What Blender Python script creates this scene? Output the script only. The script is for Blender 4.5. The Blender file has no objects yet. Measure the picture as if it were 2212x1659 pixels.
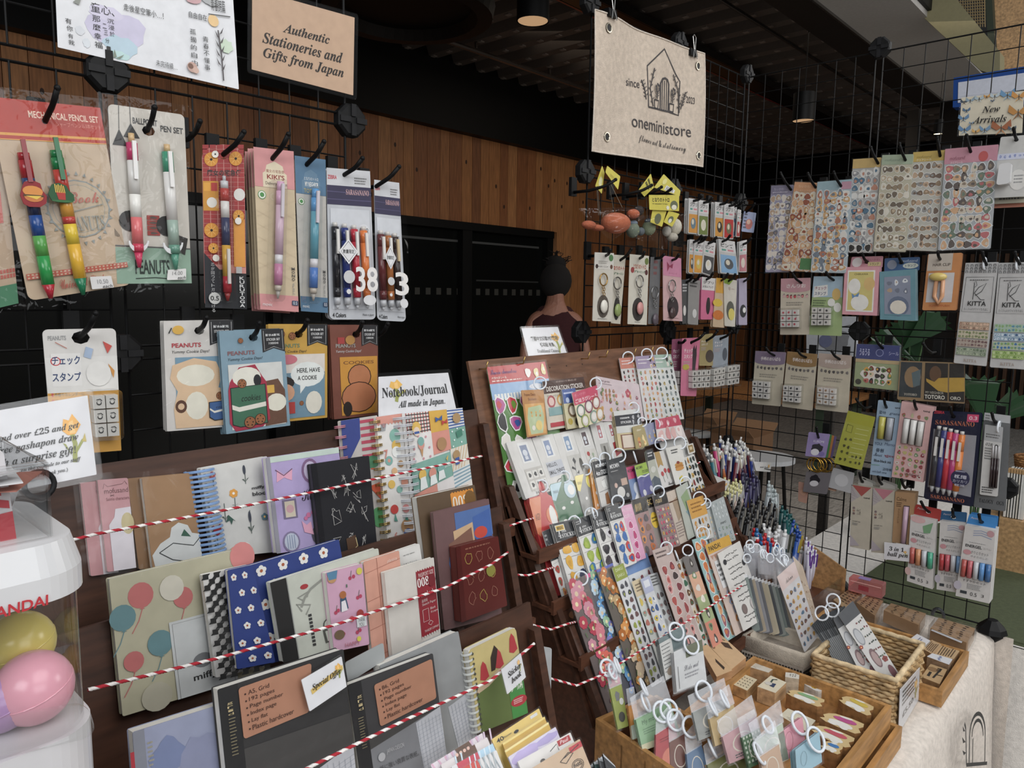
import bpy,math,random
from mathutils import Vector as V,Matrix
from mathutils.geometry import tessellate_polygon
S=bpy.context.scene
COL=S.collection
rnd=random.Random(7)
# ------------------------------------------------------------------ camera
FPX,PITCH,ROLL,YAW=1598.67,-0.12351,0.01515,-0.74471
EYE=V((1.01263,-2.06604,0.80222))
_fw=V((math.cos(PITCH)*math.sin(YAW),math.cos(PITCH)*math.cos(YAW),math.sin(PITCH)))
_rt=V((math.cos(YAW),-math.sin(YAW),0));_up=_rt.cross(_fw)
RT=math.cos(ROLL)*_rt+math.sin(ROLL)*_up
UP=-math.sin(ROLL)*_rt+math.cos(ROLL)*_up
FW=_fw
cd=bpy.data.cameras.new('camera');cam=bpy.data.objects.new('camera',cd);COL.objects.link(cam)
cd.sensor_width=36;cd.lens=FPX/2212*36;cd.clip_start=.02;cd.clip_end=60
m=Matrix((RT,UP,-FW)).transposed().to_4x4();m.translation=EYE;cam.matrix_world=m
S.camera=cam
# ------------------------------------------------------------------ world, lights, exposure
S.view_settings.view_transform='Standard';S.view_settings.look='None'
S.view_settings.gamma=1;S.view_settings.exposure=-.27;S.view_settings.use_curve_mapping=False
S.cycles.transparent_max_bounces=24;S.cycles.max_bounces=6
w=bpy.data.worlds.new('hall_daylight');S.world=w;w.use_nodes=True
wn=w.node_tree;bg=wn.nodes['Background']
tc=wn.nodes.new('ShaderNodeTexCoord');sx=wn.nodes.new('ShaderNodeSeparateXYZ');rp=wn.nodes.new('ShaderNodeValToRGB')
wn.links.new(tc.outputs['Generated'],sx.inputs[0]);wn.links.new(sx.outputs['Z'],rp.inputs[0]);wn.links.new(rp.outputs[0],bg.inputs[0])
rp.color_ramp.elements[0].position=0.0;rp.color_ramp.elements[0].color=(.16,.15,.14,1)
rp.color_ramp.elements[1].position=.75;rp.color_ramp.elements[1].color=(.86,.93,1.0,1)
bg.inputs[1].default_value=.42
def area(name,loc,look,sx_,sy_,power,col=(1,1,1)):
 l=bpy.data.lights.new(name,'AREA');l.shape='RECTANGLE';l.size=sx_;l.size_y=sy_;l.energy=power;l.color=col
 o=bpy.data.objects.new(name,l);COL.objects.link(o);o.location=loc
 o.rotation_euler=(V(look)-V(loc)).to_track_quat('-Z','Y').to_euler();return o
area('skylight_over_the_aisle',(2.3,-1.2,3.0),(.3,-.7,.2),2.4,2.2,66,(1,.985,.96))
area('skylight_behind_the_aisle',(2.4,-4.6,2.7),(.25,-.5,.35),2.4,1.8,88,(.95,.975,1))
area('fill_light_from_the_aisle',(4.4,-1.6,1.7),(.0,-.8,.5),2.6,1.6,48,(.97,.985,1))  # unseen fill lamp, added to brighten goods on the left and banner grids
area('hall_daylight_far_right',(3.2,3.6,2.3),(.2,.6,.3),1.6,1.6,60,(1,.98,.95))
area('hall_lamps_over_the_tables',(-1.9,3.4,2.6),(-2.4,3.4,0),2.0,4.0,17,(1,.86,.7))
# ------------------------------------------------------------------ pixel rays of the photo meet re
def ray(x,y):return FW+RT*((x-1106)/FPX)-UP*((y-829.5)/FPX)
thM,thL=4.68033,1.52795
def npl(x,z,s):
 n=V((1,0,s)).normalized();return(V((x,0,z)),n)
PL={'L':(V((-.0339,-1.6983,0)),V((math.sin(thL),-math.cos(thL),0))),'M':(V((0,0,0)),V((-math.sin(thM),math.cos(thM),0))),'R':(V((0,0,0)),V((0,-1,0))),'A3':npl(.085,.60,.2),'A2':npl(.222,.414,.18),'A1':npl(.362,.40,.2),
'P':npl(.045,.68,.25),'B5':npl(.058,.667,.275),'B4':npl(.10,.528,.45),'B3':npl(.14,.446,.42),
'B2':npl(.185,.377,.46),'B1':npl(.24,.295,.48),'wall':(V((-4,0,0)),V((1,0,0)))}
def PT(pl,x,y,off=0):
 if isinstance(pl,(int,float)):p0,n=V((0,0,pl)),V((0,0,1))
 elif isinstance(pl,tuple):p0,n=pl
 else:p0,n=PL[pl]
 d=ray(x,y);return EYE+d*((p0+n*off-EYE).dot(n)/d.dot(n))
def NRM(pl):return V((0,0,1))if isinstance(pl,(int,float))else(pl[1]if isinstance(pl,tuple)else PL[pl][1])
def DP(x,y,t):return EYE+ray(x,y)*t
# ------------------------------------------------------------------ materials
def lin(h):
 if len(h)==3:h=''.join(c*2 for c in h)
 v=[int(h[i:i+2],16)/255 for i in(0,2,4)]
 return[x/12.92 if x<=.04045 else((x+.055)/1.055)**2.4 for x in v]
MATS={}
def mat(h,k='p'):
 """procedural material: h colour, k kind (p paper, s shiny plastic, m metal, k black plastic, w wood, c cloth, v woven, t translucent)"""
 if not isinstance(h,str):return h
 key=(h,k)
 if key in MATS:return MATS[key]
 mt=bpy.data.materials.new(k+'_'+h);MATS[key]=mt;mt.use_nodes=True;nt=mt.node_tree;b=nt.nodes['Principled BSDF']
 r,g,bl=lin(h);lu=.3*r+.6*g+.1*bl;r,g,bl=(max(0,lu+(v-lu)*.9)for v in(r,g,bl));N=nt.nodes.new;K=nt.links.new
 co=N('ShaderNodeTexCoord');no=N('ShaderNodeTexNoise');ra=N('ShaderNodeValToRGB')
 sc,a,rough={'p':(60,.05,.55),'s':(30,.02,.22),'m':(80,.04,.25),'k':(90,.2,.5),'w':(7,.32,.5),'c':(90,.12,.9),'v':(50,.35,.85),'t':(40,.02,.2),'l':(5,.25,.5)}[k]
 no.inputs['Scale'].default_value=sc;no.inputs['Detail'].default_value=3
 if k in 'wl':
  mp=N('ShaderNodeMapping');mp.inputs['Scale'].default_value=(14,2.2,14)if k=='w' else(14,14,1.2)
  K(co.outputs['Object'],mp.inputs[0]);K(mp.outputs[0],no.inputs['Vector'])
 else:K(co.outputs['Object'],no.inputs['Vector'])
 K(no.outputs[0],ra.inputs[0])
 ra.color_ramp.elements[0].position=.3;ra.color_ramp.elements[1].position=.7
 ra.color_ramp.elements[0].color=(r*(1-a),g*(1-a),bl*(1-a),1);ra.color_ramp.elements[1].color=(min(1,r*(1+a)),min(1,g*(1+a)),min(1,bl*(1+a)),1)
 K(ra.outputs[0],b.inputs['Base Color']);b.inputs['Roughness'].default_value=rough
 if k=='k':b.inputs['Specular IOR Level'].default_value=.22
 if k=='m':b.inputs['Metallic'].default_value=.9
 if k=='t':
  b.inputs['Roughness'].default_value=.25;b.inputs['Transmission Weight'].default_value=0.0;b.inputs['Alpha'].default_value=.78
 if k in 'cv':
  bp=N('ShaderNodeBump');bp.inputs['Strength'].default_value=.35;bp.inputs['Distance'].default_value=.004
  n2=N('ShaderNodeTexNoise');n2.inputs['Scale'].default_value=420 if k=='c' else 160;K(co.outputs['Object'],n2.inputs['Vector'])
  K(n2.outputs[0],bp.inputs['Height']);K(bp.outputs[0],b.inputs['Normal'])
 return mt
def clear(name,tint,gloss,rough,body=0.0,milk=(.9,.92,.95),bump=.3,fm=.9):
 """clear plastic: sees through, mirrors at grazing angles"""
 mt=bpy.data.materials.new(name);mt.use_nodes=True;nt=mt.node_tree;N=nt.nodes.new;K=nt.links.new
 nt.nodes.remove(nt.nodes['Principled BSDF']);out=nt.nodes['Material Output']
 tr=N('ShaderNodeBsdfTransparent');tr.inputs[0].default_value=(*tint,1)
 gl=N('ShaderNodeBsdfGlossy');gl.inputs['Roughness'].default_value=rough
 lw=N('ShaderNodeLayerWeight');fr=N('ShaderNodeMath');fr.operation='POWER';fr.inputs[1].default_value=5;K(lw.outputs['Facing'],fr.inputs[0])
 ma=N('ShaderNodeMath');ma.operation='MULTIPLY_ADD';ma.inputs[1].default_value=fm;ma.inputs[2].default_value=gloss+.04*fm
 mx=N('ShaderNodeMixShader');K(fr.outputs[0],ma.inputs[0]);K(ma.outputs[0],mx.inputs[0]);K(tr.outputs[0],mx.inputs[1]);K(gl.outputs[0],mx.inputs[2])
 no=N('ShaderNodeTexNoise');no.inputs['Scale'].default_value=38;no.inputs['Distortion'].default_value=1.2
 co=N('ShaderNodeTexCoord');K(co.outputs['Object'],no.inputs['Vector'])
 bp=N('ShaderNodeBump');bp.inputs['Strength'].default_value=bump;bp.inputs['Distance'].default_value=.005
 K(no.outputs[0],bp.inputs['Height']);K(bp.outputs[0],gl.inputs['Normal'])
 if body:
  df=N('ShaderNodeBsdfDiffuse');df.inputs[0].default_value=(*milk,1);m2=N('ShaderNodeMixShader');m2.inputs[0].default_value=body
  K(mx.outputs[0],m2.inputs[1]);K(df.outputs[0],m2.inputs[2]);mx=m2
 K(mx.outputs[0],out.inputs[0]);MATS[name]=mt;return mt
FILM=clear('cellophane',(.995,.995,.995),.0,.05,fm=.55)
FILM2=clear('smooth_film',(.995,.995,.995),.0,.14,bump=.12,fm=.4)
MILK=clear('frosted_film',(.97,.97,.98),.03,.3,.14)
ACRY=clear('clear_acrylic',(.98,.985,.985),.03,.05,0,bump=.04)
RING=clear('ring_plastic',(.9,.92,.94),.06,.2,.8,(.86,.9,.95),.05)
LAMI=clear('laminate_pouch',(.995,.995,.995),.008,.12,0,bump=.02)
# ------------------------------------------------------------------ mesh builder
class MB:
 def __init__(s):s.v=[];s.f=[];s.mi=[];s.m=[]
 def slot(s,mt):
  if mt not in s.m:s.m.append(mt)
  return s.m.index(mt)
 def poly(s,pts,mt):
  b=len(s.v);s.v+=[V(p)for p in pts];s.f.append(tuple(range(b,b+len(pts))));s.mi.append(s.slot(mt))
 def faces(s,pts,fs,mt):
  b=len(s.v);s.v+=[V(p)for p in pts];k=s.slot(mt)
  for f in fs:s.f.append(tuple(i+b for i in f));s.mi.append(k)
 def hexa(s,q,mt):
  """q: 4 front corners + 4 back corners"""
  s.faces(q,[(0,1,2,3),(7,6,5,4),(0,4,5,1),(1,5,6,2),(2,6,7,3),(3,7,4,0)],mt)
 def box(s,a,b,mt):
  x0,y0,z0=a;x1,y1,z1=b
  s.hexa([(x0,y0,z0),(x1,y0,z0),(x1,y0,z1),(x0,y0,z1),(x0,y1,z0),(x1,y1,z0),(x1,y1,z1),(x0,y1,z1)],mt)
 def obox(s,c,ax,ay,az,mt):
  c=V(c);s.hexa([c-ax-ay-az,c+ax-ay-az,c+ax-ay+az,c-ax-ay+az,c-ax+ay-az,c+ax+ay-az,c+ax+ay+az,c-ax+ay+az],mt)
 def tube(s,pts,r,mt,n=8,cap=True,closed=False):
  pts=[V(p)for p in pts];k=len(pts);rr=r if isinstance(r,(list,tuple))else[r]*k
  vs=[];prev=None
  for i,p in enumerate(pts):
   if closed:t=pts[(i+1)%k]-pts[i-1]
   else:t=pts[min(i+1,k-1)]-pts[max(i-1,0)]
   t.normalize()
   if prev is None:a=t.cross(V((0,0,1))if abs(t.z)<.9 else V((1,0,0))).normalized()
   else:a=(prev-t*prev.dot(t)).normalized()
   prev=a;b=t.cross(a)
   vs+=[p+(a*math.cos(2*math.pi*j/n)+b*math.sin(2*math.pi*j/n))*rr[i]for j in range(n)]
  fs=[]
  for i in range(k if closed else k-1):
   for j in range(n):
    a0=i*n+j;a1=i*n+(j+1)%n;b0=((i+1)%k)*n+j;b1=((i+1)%k)*n+(j+1)%n;fs.append((a0,a1,b1,b0))
  if cap and not closed:fs+=[tuple(range(n-1,-1,-1)),tuple(range((k-1)*n,k*n))]
  s.faces(vs,fs,mt)
 def ball(s,c,r,mt,n=12,sq=(1,1,1)):
  c=V(c);vs=[];fs=[];h=n//2
  for i in range(h+1):
   for j in range(n):
    a=math.pi*i/h;b=2*math.pi*j/n
    vs.append(c+V((r*sq[0]*math.sin(a)*math.cos(b),r*sq[1]*math.sin(a)*math.sin(b),r*sq[2]*math.cos(a))))
  for i in range(h):
   for j in range(n):fs.append((i*n+j,(i+1)*n+j,(i+1)*n+(j+1)%n,i*n+(j+1)%n))
  s.faces(vs,fs,mt)
 def build(s,name,parent=None,smooth=False,at=None):
  me=bpy.data.meshes.new(name)
  if at is None:
   if parent is not None:
    top=parent
    while top.parent:top=top.parent
    at=top.location
   else:
    xs=[v.x for v in s.v];ys=[v.y for v in s.v];at=V(((min(xs)+max(xs))/2,(min(ys)+max(ys))/2,min(v.z for v in s.v)))
  at=V(at);me.from_pydata([v-at for v in s.v],[],s.f);me.polygons.foreach_set('material_index',s.mi)
  for q in s.m:me.materials.append(q)
  if smooth:me.polygons.foreach_set('use_smooth',[True]*len(me.polygons))
  me.update();o=bpy.data.objects.new(name,me);COL.objects.link(o)
  if parent is not None:o.parent=parent
  else:o.location=at
  return o
DANGLE=set('the a an of with in on and at its by to from behind beside under above below between over near for right left holding up reading lettered next'.split())
def trim(t,n=15):
 ws=t.split()
 if len(ws)>n:
  ws=ws[:n]
  while ws[-1].lower()in DANGLE:ws.pop()
 return ' '.join(ws)
def tag(o,label,cat,group=None,kind=None):
 if label:label=trim(label)
 if group:group=trim(group,12)
 if label:o['label']=label
 if cat:o['category']=cat
 if group:o['group']=group
 if kind:o['kind']=kind
 return o
def struct(mb,name,smooth=False):return tag(mb.build(name,None,smooth,at=(0,0,0)),None,None,None,'structure')
def empty(name,loc,label,cat,group=None):
 o=bpy.data.objects.new(name,None);COL.objects.link(o);o.location=loc;o.empty_display_size=.02;return tag(o,label,cat,group)
 # ------------------------------------------------------------------ lettering
_tc=bpy.data.curves.new('lettering','FONT');_to=bpy.data.objects.new('lettering',_tc);COL.objects.link(_to);TXT={}
def _sty(t,st):
 o=''
 up,lo,dg={'S':(0x1D468,0x1D482,0x1D7CE),'U':(0x1D400,0x1D41A,0x1D7CE),'c':(0x1D4D0,0x1D4EA,0x1D7CE)}.get(st,(0,0,0))
 if not up:return t
 for ch in t:
  if 'A'<=ch<='Z':o+=chr(up+ord(ch)-65)
  elif 'a'<=ch<='z':o+=chr(lo+ord(ch)-97)
  elif '0'<=ch<='9':o+=chr(dg+ord(ch)-48)
  else:o+=ch
 return o
def glyphs(t,st='s'):
 k=(t,st)
 if k not in TXT:
  _tc.body=_sty(t,st);_tc.offset=.02 if st in 'b' else(.006 if st in 'S' else 0.0);_tc.shear=.25 if st in 'i' else(.08 if st=='S' else 0);_tc.resolution_u=2 if len(t)>14 else 3
  bpy.context.view_layer.update();dg=bpy.context.evaluated_depsgraph_get();ev=_to.evaluated_get(dg);me=ev.to_mesh()
  vs=[(v.co.x,v.co.y)for v in me.vertices];fs=[tuple(p.vertices)for p in me.polygons];ev.to_mesh_clear()
  if vs:
   x0=min(v[0]for v in vs);x1=max(v[0]for v in vs);y0=min(v[1]for v in vs);y1=max(v[1]for v in vs)
   vs=[((x-x0)/max(1e-6,x1-x0),1-(y-y0)/max(1e-6,y1-y0))for x,y in vs]
  TXT[k]=(vs,fs)
 return TXT[k]
 # ------------------------------------------------------------------ printed art (u right, v down, b
def r_(u0,v0,u1,v1,c):return('r',u0,v0,u1,v1,c)
def e_(u,v,ru,c,rv=None):return('e',u,v,ru,rv,c)
def t_(u0,v0,u1,v1,s,c='333',st='s'):return('t',u0,v0,u1,v1,s,c,st)
def p_(c,*pts):return('p',pts,c)
def l_(w,c,*pts):return('l',pts,w,c)
def b_(u0,v0,u1,v1,nx,ny,pal,rim='eee',s=.42,seed=1):return('b',u0,v0,u1,v1,nx,ny,pal.split(),rim,s,seed)
def f_(u,v,r,c,cc='fc6',n=5):return('f',u,v,r,c,cc,n)
def q_(u0,v0,u1,v1,nx,ny,c,c2=None,g=.12,seed=1):return('q',u0,v0,u1,v1,nx,ny,c,c2,g,seed)
def x_(u0,v0,u1,v1,n,c,h=.5,seed=1):return('x',u0,v0,u1,v1,n,c,h,seed)
class Face:
 """a flat or curved printable face given by four corners TL TR BR BL and a normal"""
 def __init__(s,q,n):s.q=[V(c)for c in q];s.n=V(n);a,b,c,d=s.q;s.w=((b-a).length+(c-d).length)/2;s.h=((d-a).length+(c-b).length)/2;s.asp=s.w/max(1e-6,s.h)
 def at(s,u,v,o=0):
  a,b,c,d=s.q;return a*((1-u)*(1-v))+b*(u*(1-v))+c*(u*v)+d*((1-u)*v)+s.n*o
def draw(mb,F,art,o0=.0003,kind='p'):
 o=o0
 for a in art:
  o+=.00005;k=a[0]
  if k=='r':
   _,u0,v0,u1,v1,c=a;mb.poly([F.at(u0,v0,o),F.at(u0,v1,o),F.at(u1,v1,o),F.at(u1,v0,o)],mat(c,kind))
  elif k=='e':
   _,u,v,ru,rv,c=a;rv=rv if rv else ru*F.asp
   mb.poly([F.at(u+ru*math.cos(i*math.pi/8),v-rv*math.sin(i*math.pi/8),o)for i in range(16)],mat(c,kind))
  elif k=='p':
   pts=a[1];tr=tessellate_polygon([[V((x,y,0))for x,y in pts]]);mb.faces([F.at(x,y,o)for x,y in pts],[t if 1 else t for t in tr],mat(a[2],kind))
  elif k=='l':
   _,pts,wd,c=a
   P=[F.at(x,y,o)for x,y in pts];wd=wd*F.w/2;up=[];dn=[]
   for i,p in enumerate(P):
    t=(P[min(i+1,len(P)-1)]-P[max(i-1,0)])
    if t.length<1e-9:continue
    sd=F.n.cross(t.normalized());up.append(p+sd*wd);dn.append(p-sd*wd)
   nn=len(up);mb.faces(up+dn,[(i,nn+i,nn+i+1,i+1)for i in range(nn-1)],mat(c,kind))
  elif k=='t':
   _,u0,v0,u1,v1,t,c,st=a;vs,fs=glyphs(t,st)
   if vs:mb.faces([F.at(u0+(u1-u0)*x,v0+(v1-v0)*y,o)for x,y in vs],fs,mat(c,kind))
  elif k=='b':
   _,u0,v0,u1,v1,nx,ny,pal,rim,sc,sd=a;R=random.Random(sd*31+nx)
   cu=(u1-u0)/nx;cv=(v1-v0)/ny;rad=min(cu*F.w,cv*F.h)*sc
   for j in range(ny):
    for i in range(nx):
     u=u0+cu*(i+.5+R.uniform(-.12,.12));v=v0+cv*(j+.5+R.uniform(-.12,.12));el=R.uniform(.75,1.15);ph=R.uniform(0,6)
     def blob(k2,oo,c,dx=0,dy=0,nn=10):
      ps=[]
      for q in range(nn):
       an=q*2*math.pi/nn;rr=rad*k2*(1+.14*math.sin(3*an+ph))
       ps.append(F.at(u+(rr*math.cos(an)*el+dx)/F.w,v-(rr*math.sin(an)/el+dy)/F.h,oo))
      mb.poly(ps,mat(c,kind))
     if rim:blob(1.2,o,rim)
     c=R.choice(pal);blob(1.0,o+.00004,c);blob(R.uniform(.35,.6),o+.00008,R.choice(pal),R.uniform(-.3,.3)*rad,R.uniform(-.3,.3)*rad,7)
   o+=.0001
  elif k=='f':
   _,u,v,r,c,cc,n=a
   for i in range(n):
    an=i*2*math.pi/n+.3;cu,cv=u+.62*r*math.cos(an),v-.62*r*math.sin(an)*F.asp
    mb.poly([F.at(cu+.5*r*math.cos(q*math.pi/4),cv-.5*r*math.sin(q*math.pi/4)*F.asp,o+i*4e-6)for q in range(8)],mat(c,kind))
   o+=.00004;mb.poly([F.at(u+.34*r*math.cos(q*math.pi/4),v-.34*r*math.sin(q*math.pi/4)*F.asp,o)for q in range(8)],mat(cc,kind))
  elif k=='q':
   _,u0,v0,u1,v1,nx,ny,c,c2,g,sd=a;R=random.Random(sd);cu=(u1-u0)/nx;cv=(v1-v0)/ny
   for j in range(ny):
    for i in range(nx):
     ua=u0+cu*(i+g);va=v0+cv*(j+g);ub=u0+cu*(i+1-g);vb=v0+cv*(j+1-g)
     mb.poly([F.at(ua,va,o),F.at(ua,vb,o),F.at(ub,vb,o),F.at(ub,va,o)],mat(c,kind))
     if c2:
      ph=R.uniform(0,6);mb.poly([F.at((ua+ub)/2+(ub-ua)*.3*math.cos(z)*(1+.3*math.sin(3*z+ph)),(va+vb)/2+(vb-va)*.3*math.sin(z),o+.00004)for z in[w2*math.pi/4 for w2 in range(8)]][::-1],mat(c2,kind))
  elif k=='x':
   _,u0,v0,u1,v1,n,c,h,sd=a;R=random.Random(sd)
   for j in range(n):
    va=v0+(v1-v0)*j/n;vb=va+(v1-v0)/n*h;u=u0;end=u1-(u1-u0)*R.uniform(0,.3)
    while u<end:
     un=min(end,u+(u1-u0)*R.uniform(.04,.12));mb.poly([F.at(u,va,o),F.at(u,vb,o),F.at(un,vb,o),F.at(un,va,o)],mat(c,kind));u=un+(u1-u0)*.025
     # ------------------------------------------------------------------ plates (cards, sheets, books) w
def outline(F,r,arch=False):
 ru=r/max(F.w,1e-6);rv=r/max(F.h,1e-6);pts=[]
 if r<=0:return[(0,0),(0,1),(1,1),(1,0)]
 for cx,cy,a0 in((ru,rv,90),(ru,1-rv,180),(1-ru,1-rv,270),(1-ru,rv,0)):
  for i in range(5):
   an=math.radians(a0+i*22.5);pts.append((cx+ru*math.cos(an),cy-rv*math.sin(an)))
 return pts
def plate(mb,F,th,mt,r=0,hole=None,edge=None,pts=None):
 pts=pts or outline(F,r);loops=[pts]
 if hole:
  hu,hv,hr=hole;ru=hr/F.w;rv=hr*.8/F.h
  if ru*1.1<hu<1-ru*1.1 and rv*1.1<hv<1-rv*1.1:loops.append([(hu+ru*math.cos(i*math.pi/4),hv+rv*math.sin(i*math.pi/4))for i in range(8)])
 allp=[p for lp in loops for p in lp];tr=tessellate_polygon([[V((x,y,0))for x,y in lp]for lp in loops]);n=len(allp)
 vs=[F.at(x,y,0)for x,y in allp]+[F.at(x,y,-th)for x,y in allp]
 fs=[]
 for t in tr:
  a,b,c=(vs[i]for i in t)
  if(b-a).cross(c-a).dot(F.n)<0:t=t[::-1]
  fs.append(tuple(t));fs.append(tuple(i+n for i in t[::-1]))
 mb.faces(vs,fs,mt);b0=0;sd=[]
 for lp in loops:
  k=len(lp)
  for i in range(k):sd.append((b0+i,b0+i+n,b0+(i+1)%k+n,b0+(i+1)%k))
  b0+=k
 mb.faces(vs,sd,edge or mt)
def inv_uv(q,p):
 """photo point -> (u, v) of a photo quad TL TR BR BL"""
 u=v=.5
 for _ in range(12):
  fx=lambda u,v,i:q[0][i]*(1-u)*(1-v)+q[1][i]*u*(1-v)+q[2][i]*u*v+q[3][i]*(1-u)*v
  ex=fx(u,v,0)-p[0];ey=fx(u,v,1)-p[1];h=1e-4
  a=(fx(u+h,v,0)-fx(u,v,0))/h;b=(fx(u,v+h,0)-fx(u,v,0))/h;c=(fx(u+h,v,1)-fx(u,v,1))/h;d=(fx(u,v+h,1)-fx(u,v,1))/h
  D=a*d-b*c
  if abs(D)<1e-9:break
  u-=(d*ex-b*ey)/D;v-=(-c*ex+a*ey)/D
 return u,v
def sleeve(root,F,m=.004,d=.0016,mt=None,seed=1,name='sleeve',wav=.0012):
 """crinkled clear bag front over a face"""
 R=random.Random(seed);mb=MB();mu=m/F.w;mv=m/F.h;nx,ny=7,10;P={}
 for j in range(ny+1):
  for i in range(nx+1):
   u=-mu+(1+2*mu)*i/nx;v=-mv+(1+2*mv)*j/ny;ed=i in(0,nx)or j in(0,ny)
   P[i,j]=F.at(u,v,d+(0 if ed else R.uniform(-.3,1)*wav))
 mb.faces([P[i,j]for j in range(ny+1)for i in range(nx+1)],[(j*(nx+1)+i,(j+1)*(nx+1)+i,(j+1)*(nx+1)+i+1,j*(nx+1)+i+1)for j in range(ny)for i in range(nx)],mt or FILM)
 return mb.build(name,root,True)
HOOKN=0
def hook(pl,hole,tip,holds,off=.04,reach=.035,r=.0034):
 """black grid hook: clip plate on the wire and a prong that comes forward and turns up"""
 n=NRM(pl);h=PT(pl,*hole,off);t=PT(pl,*tip,off+reach);base=h-n*(off-.006)
 rt=empty('display_hook',base,trim('black grid hook holding '+holds),'hook','black hooks on the wire grids')
 mb=MB();mid=h.lerp(t,.55)+V((0,0,-.004));mb.tube([base,h,mid,mid.lerp(t,.35)+V((0,0,-.001)),t],r,mat('0b0b0c','k'),8);mb.ball(t,r*1.15,mat('0b0b0c','k'),8);mb.build('prong',rt,True)
 sd=V((0,0,1)).cross(n);mb=MB();mb.obox(base+V((0,0,.012))-n*.001,sd*.009,n*.004,V((0,0,.02)),mat('121213','k'));mb.build('clip_plate',rt)
 return rt
def ring(root,c,r,ax,th=.0022,mt=None,name='hanger_ring'):
 ax=V(ax).normalized();a=ax.cross(V((0,0,1))if abs(ax.z)<.9 else V((1,0,0))).normalized();b=ax.cross(a);c=V(c);mb=MB()
 mb.tube([c+(a*math.cos(i*math.pi/9)+b*math.sin(i*math.pi/9))*r for i in range(18)],th,mt or RING,7,closed=True);return mb.build(name,root,True)
def card(name,cat,label,pl,q,base,art=(),off=.04,th=.0014,r=.003,hk=None,hr=.006,film=None,n=1,dn=.006,group=None,kind='p',edge=None,rng=None,seed=0,pts=None,behind=None,face=None,holds=None):
 """one hung or shelved flat product; q photo corners; hk=(hole px, tip px) adds its hook; n>1 adds identical ones behind"""
 F=face or Face([PT(pl,*p,off)for p in q],NRM(pl));mb=MB();hole=None
 if hk:hole=(*inv_uv(q,hk[0]),hr)
 plate(mb,F,th,mat(base,kind),r,hole,mat(edge)if edge else None,pts);draw(mb,F,art,kind=kind)
 root=mb.build(name);tag(root,label,cat,group);root['_f']=0;del root['_f']
 if film:film=film if isinstance(film,float)else .004;sleeve(root,F,film if isinstance(film,float)else .004,seed=seed+len(label),wav=min(.0012,F.w*.007)if film<.008 else .004,mt=FILM2 if not isinstance(pl,str)or pl[0]in 'BA' else None)
 if rng:ring(root,F.at(rng[0],rng[1],0),rng[2],F.q[1]-F.q[0])if len(rng)==3 else ring(root,F.at(rng[0],rng[1],0),rng[2],(F.q[1]-F.q[0]).normalized()+F.n*rng[3])
 for k in range(1,n):
  dup(root,-F.n*(dn*k)+V((0,0,-.001*k*(k%2))),behind or('identical pack tucked behind the '+label),group or 'packs behind the '+label)
 if hk:hook(pl,hk[0],hk[1],holds or('up the '+label),off)
 root_F[root.name]=F
 return root
root_F={}
def dup(root,d,label=None,group=None):
 c=root.copy();COL.objects.link(c);c.location=root.location+V(d)
 if label:c['label']=trim(label)
 if group:c['group']=trim(group,12)
 for ch in list(root.children):
  k=ch.copy();COL.objects.link(k);k.parent=c
  for g in list(ch.children):h=g.copy();COL.objects.link(h);h.parent=k
 return c
def pen3(root,a,b,r,segs,name='pen',clip=None,cap=True):
 """a pen as one lathed body from a (button end) to b (tip); segs: (fraction end, colour, radius factor)"""
 a=V(a);b=V(b);mb=MB();s=0
 for e,c,k in segs:
  k0,k1=k if isinstance(k,tuple)else(k,k)
  mb.tube([a.lerp(b,s),a.lerp(b,e)],[r*k0,r*k1],mat(c,'s'),12);s=e
 o=mb.build(name,root,True)
 if clip:
  d=(b-a).normalized();n=V(clip[1]);mb=MB();mb.obox(a.lerp(b,clip[2]if len(clip)>2 else .2)+n*r*1.25,d*(b-a).length*.14,d.cross(n)*r*.35,n*r*.25,mat(clip[0],'s'));mb.build('clip',o if root else o,at=(o.location if not root else root.location))
 return o
 # ================================================================== THE HALL
FZ=-.75
mb=MB();mb.box((-4.2,-3.2,FZ-.1),(5.5,9.2,FZ),mat('b4ada4','w'))
for i in range(40):mb.box((-4,-3+.3*i,FZ),(5.3,-3+.3*i+.003,FZ+.0006),mat('8c857d'))
struct(mb,'floor')
mb=MB();tones=['9a5f31','a56a35','8f562b','ae7440','84502a','a06635'];y=-3.0
mb.box((-4.12,-3,1.404),(-4.06,8.6,2.2),mat('2a1a10','l'))
while y<8.6:
 wd=rnd.choice((.11,.13,.15));c=mat(rnd.choice(tones),'l')
 mb.box((-4.06,y+.002,1.43 if y<3.98 else FZ),(-4.0,y+wd-.002,2.2),c)
 if rnd.random()<.8:
  kz=rnd.uniform(1.5,2.1);ky=y+rnd.uniform(.03,wd-.03);mb.poly([(-3.999,ky+.012*math.cos(a*.8),kz+.02*math.sin(a*.8))for a in range(8)],mat('3a2010'))
 y+=wd
struct(mb,'wall_back')
mb=MB();mb.box((-4.02,-3,2.2),(-3.9,9,2.9),mat('0a0909','k'));struct(mb,'trim_1')
mb=MB();mb.box((-4.3,8.6,FZ),(5.2,8.75,3.6),mat('14110f','k'))
for i in range(60):mb.box((-4+i*.09,8.54,FZ),(-3.96+i*.09,8.6,1.35),mat('5a3a20','l'))
struct(mb,'wall_far')
mb=MB();mb.box((-4.07,-3,FZ),(-4.05,3.93,1.4),mat('0d0f0e','s'));struct(mb,'window_1')
mb=MB()
for a,b in((-3,-2.93),(-.6,-.52),(.75,.83),(2.66,2.78),(3.86,3.95)):mb.box((-4.05,a,FZ),(-3.98,b,1.4),mat('0c0c0c','k'))
mb.box((-4.05,-3,1.36),(-3.97,3.95,1.43),mat('0a0a0a','k'));mb.box((-4.05,-3,FZ),(-3.97,3.95,FZ+.12),mat('0c0c0c','k'))
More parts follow.
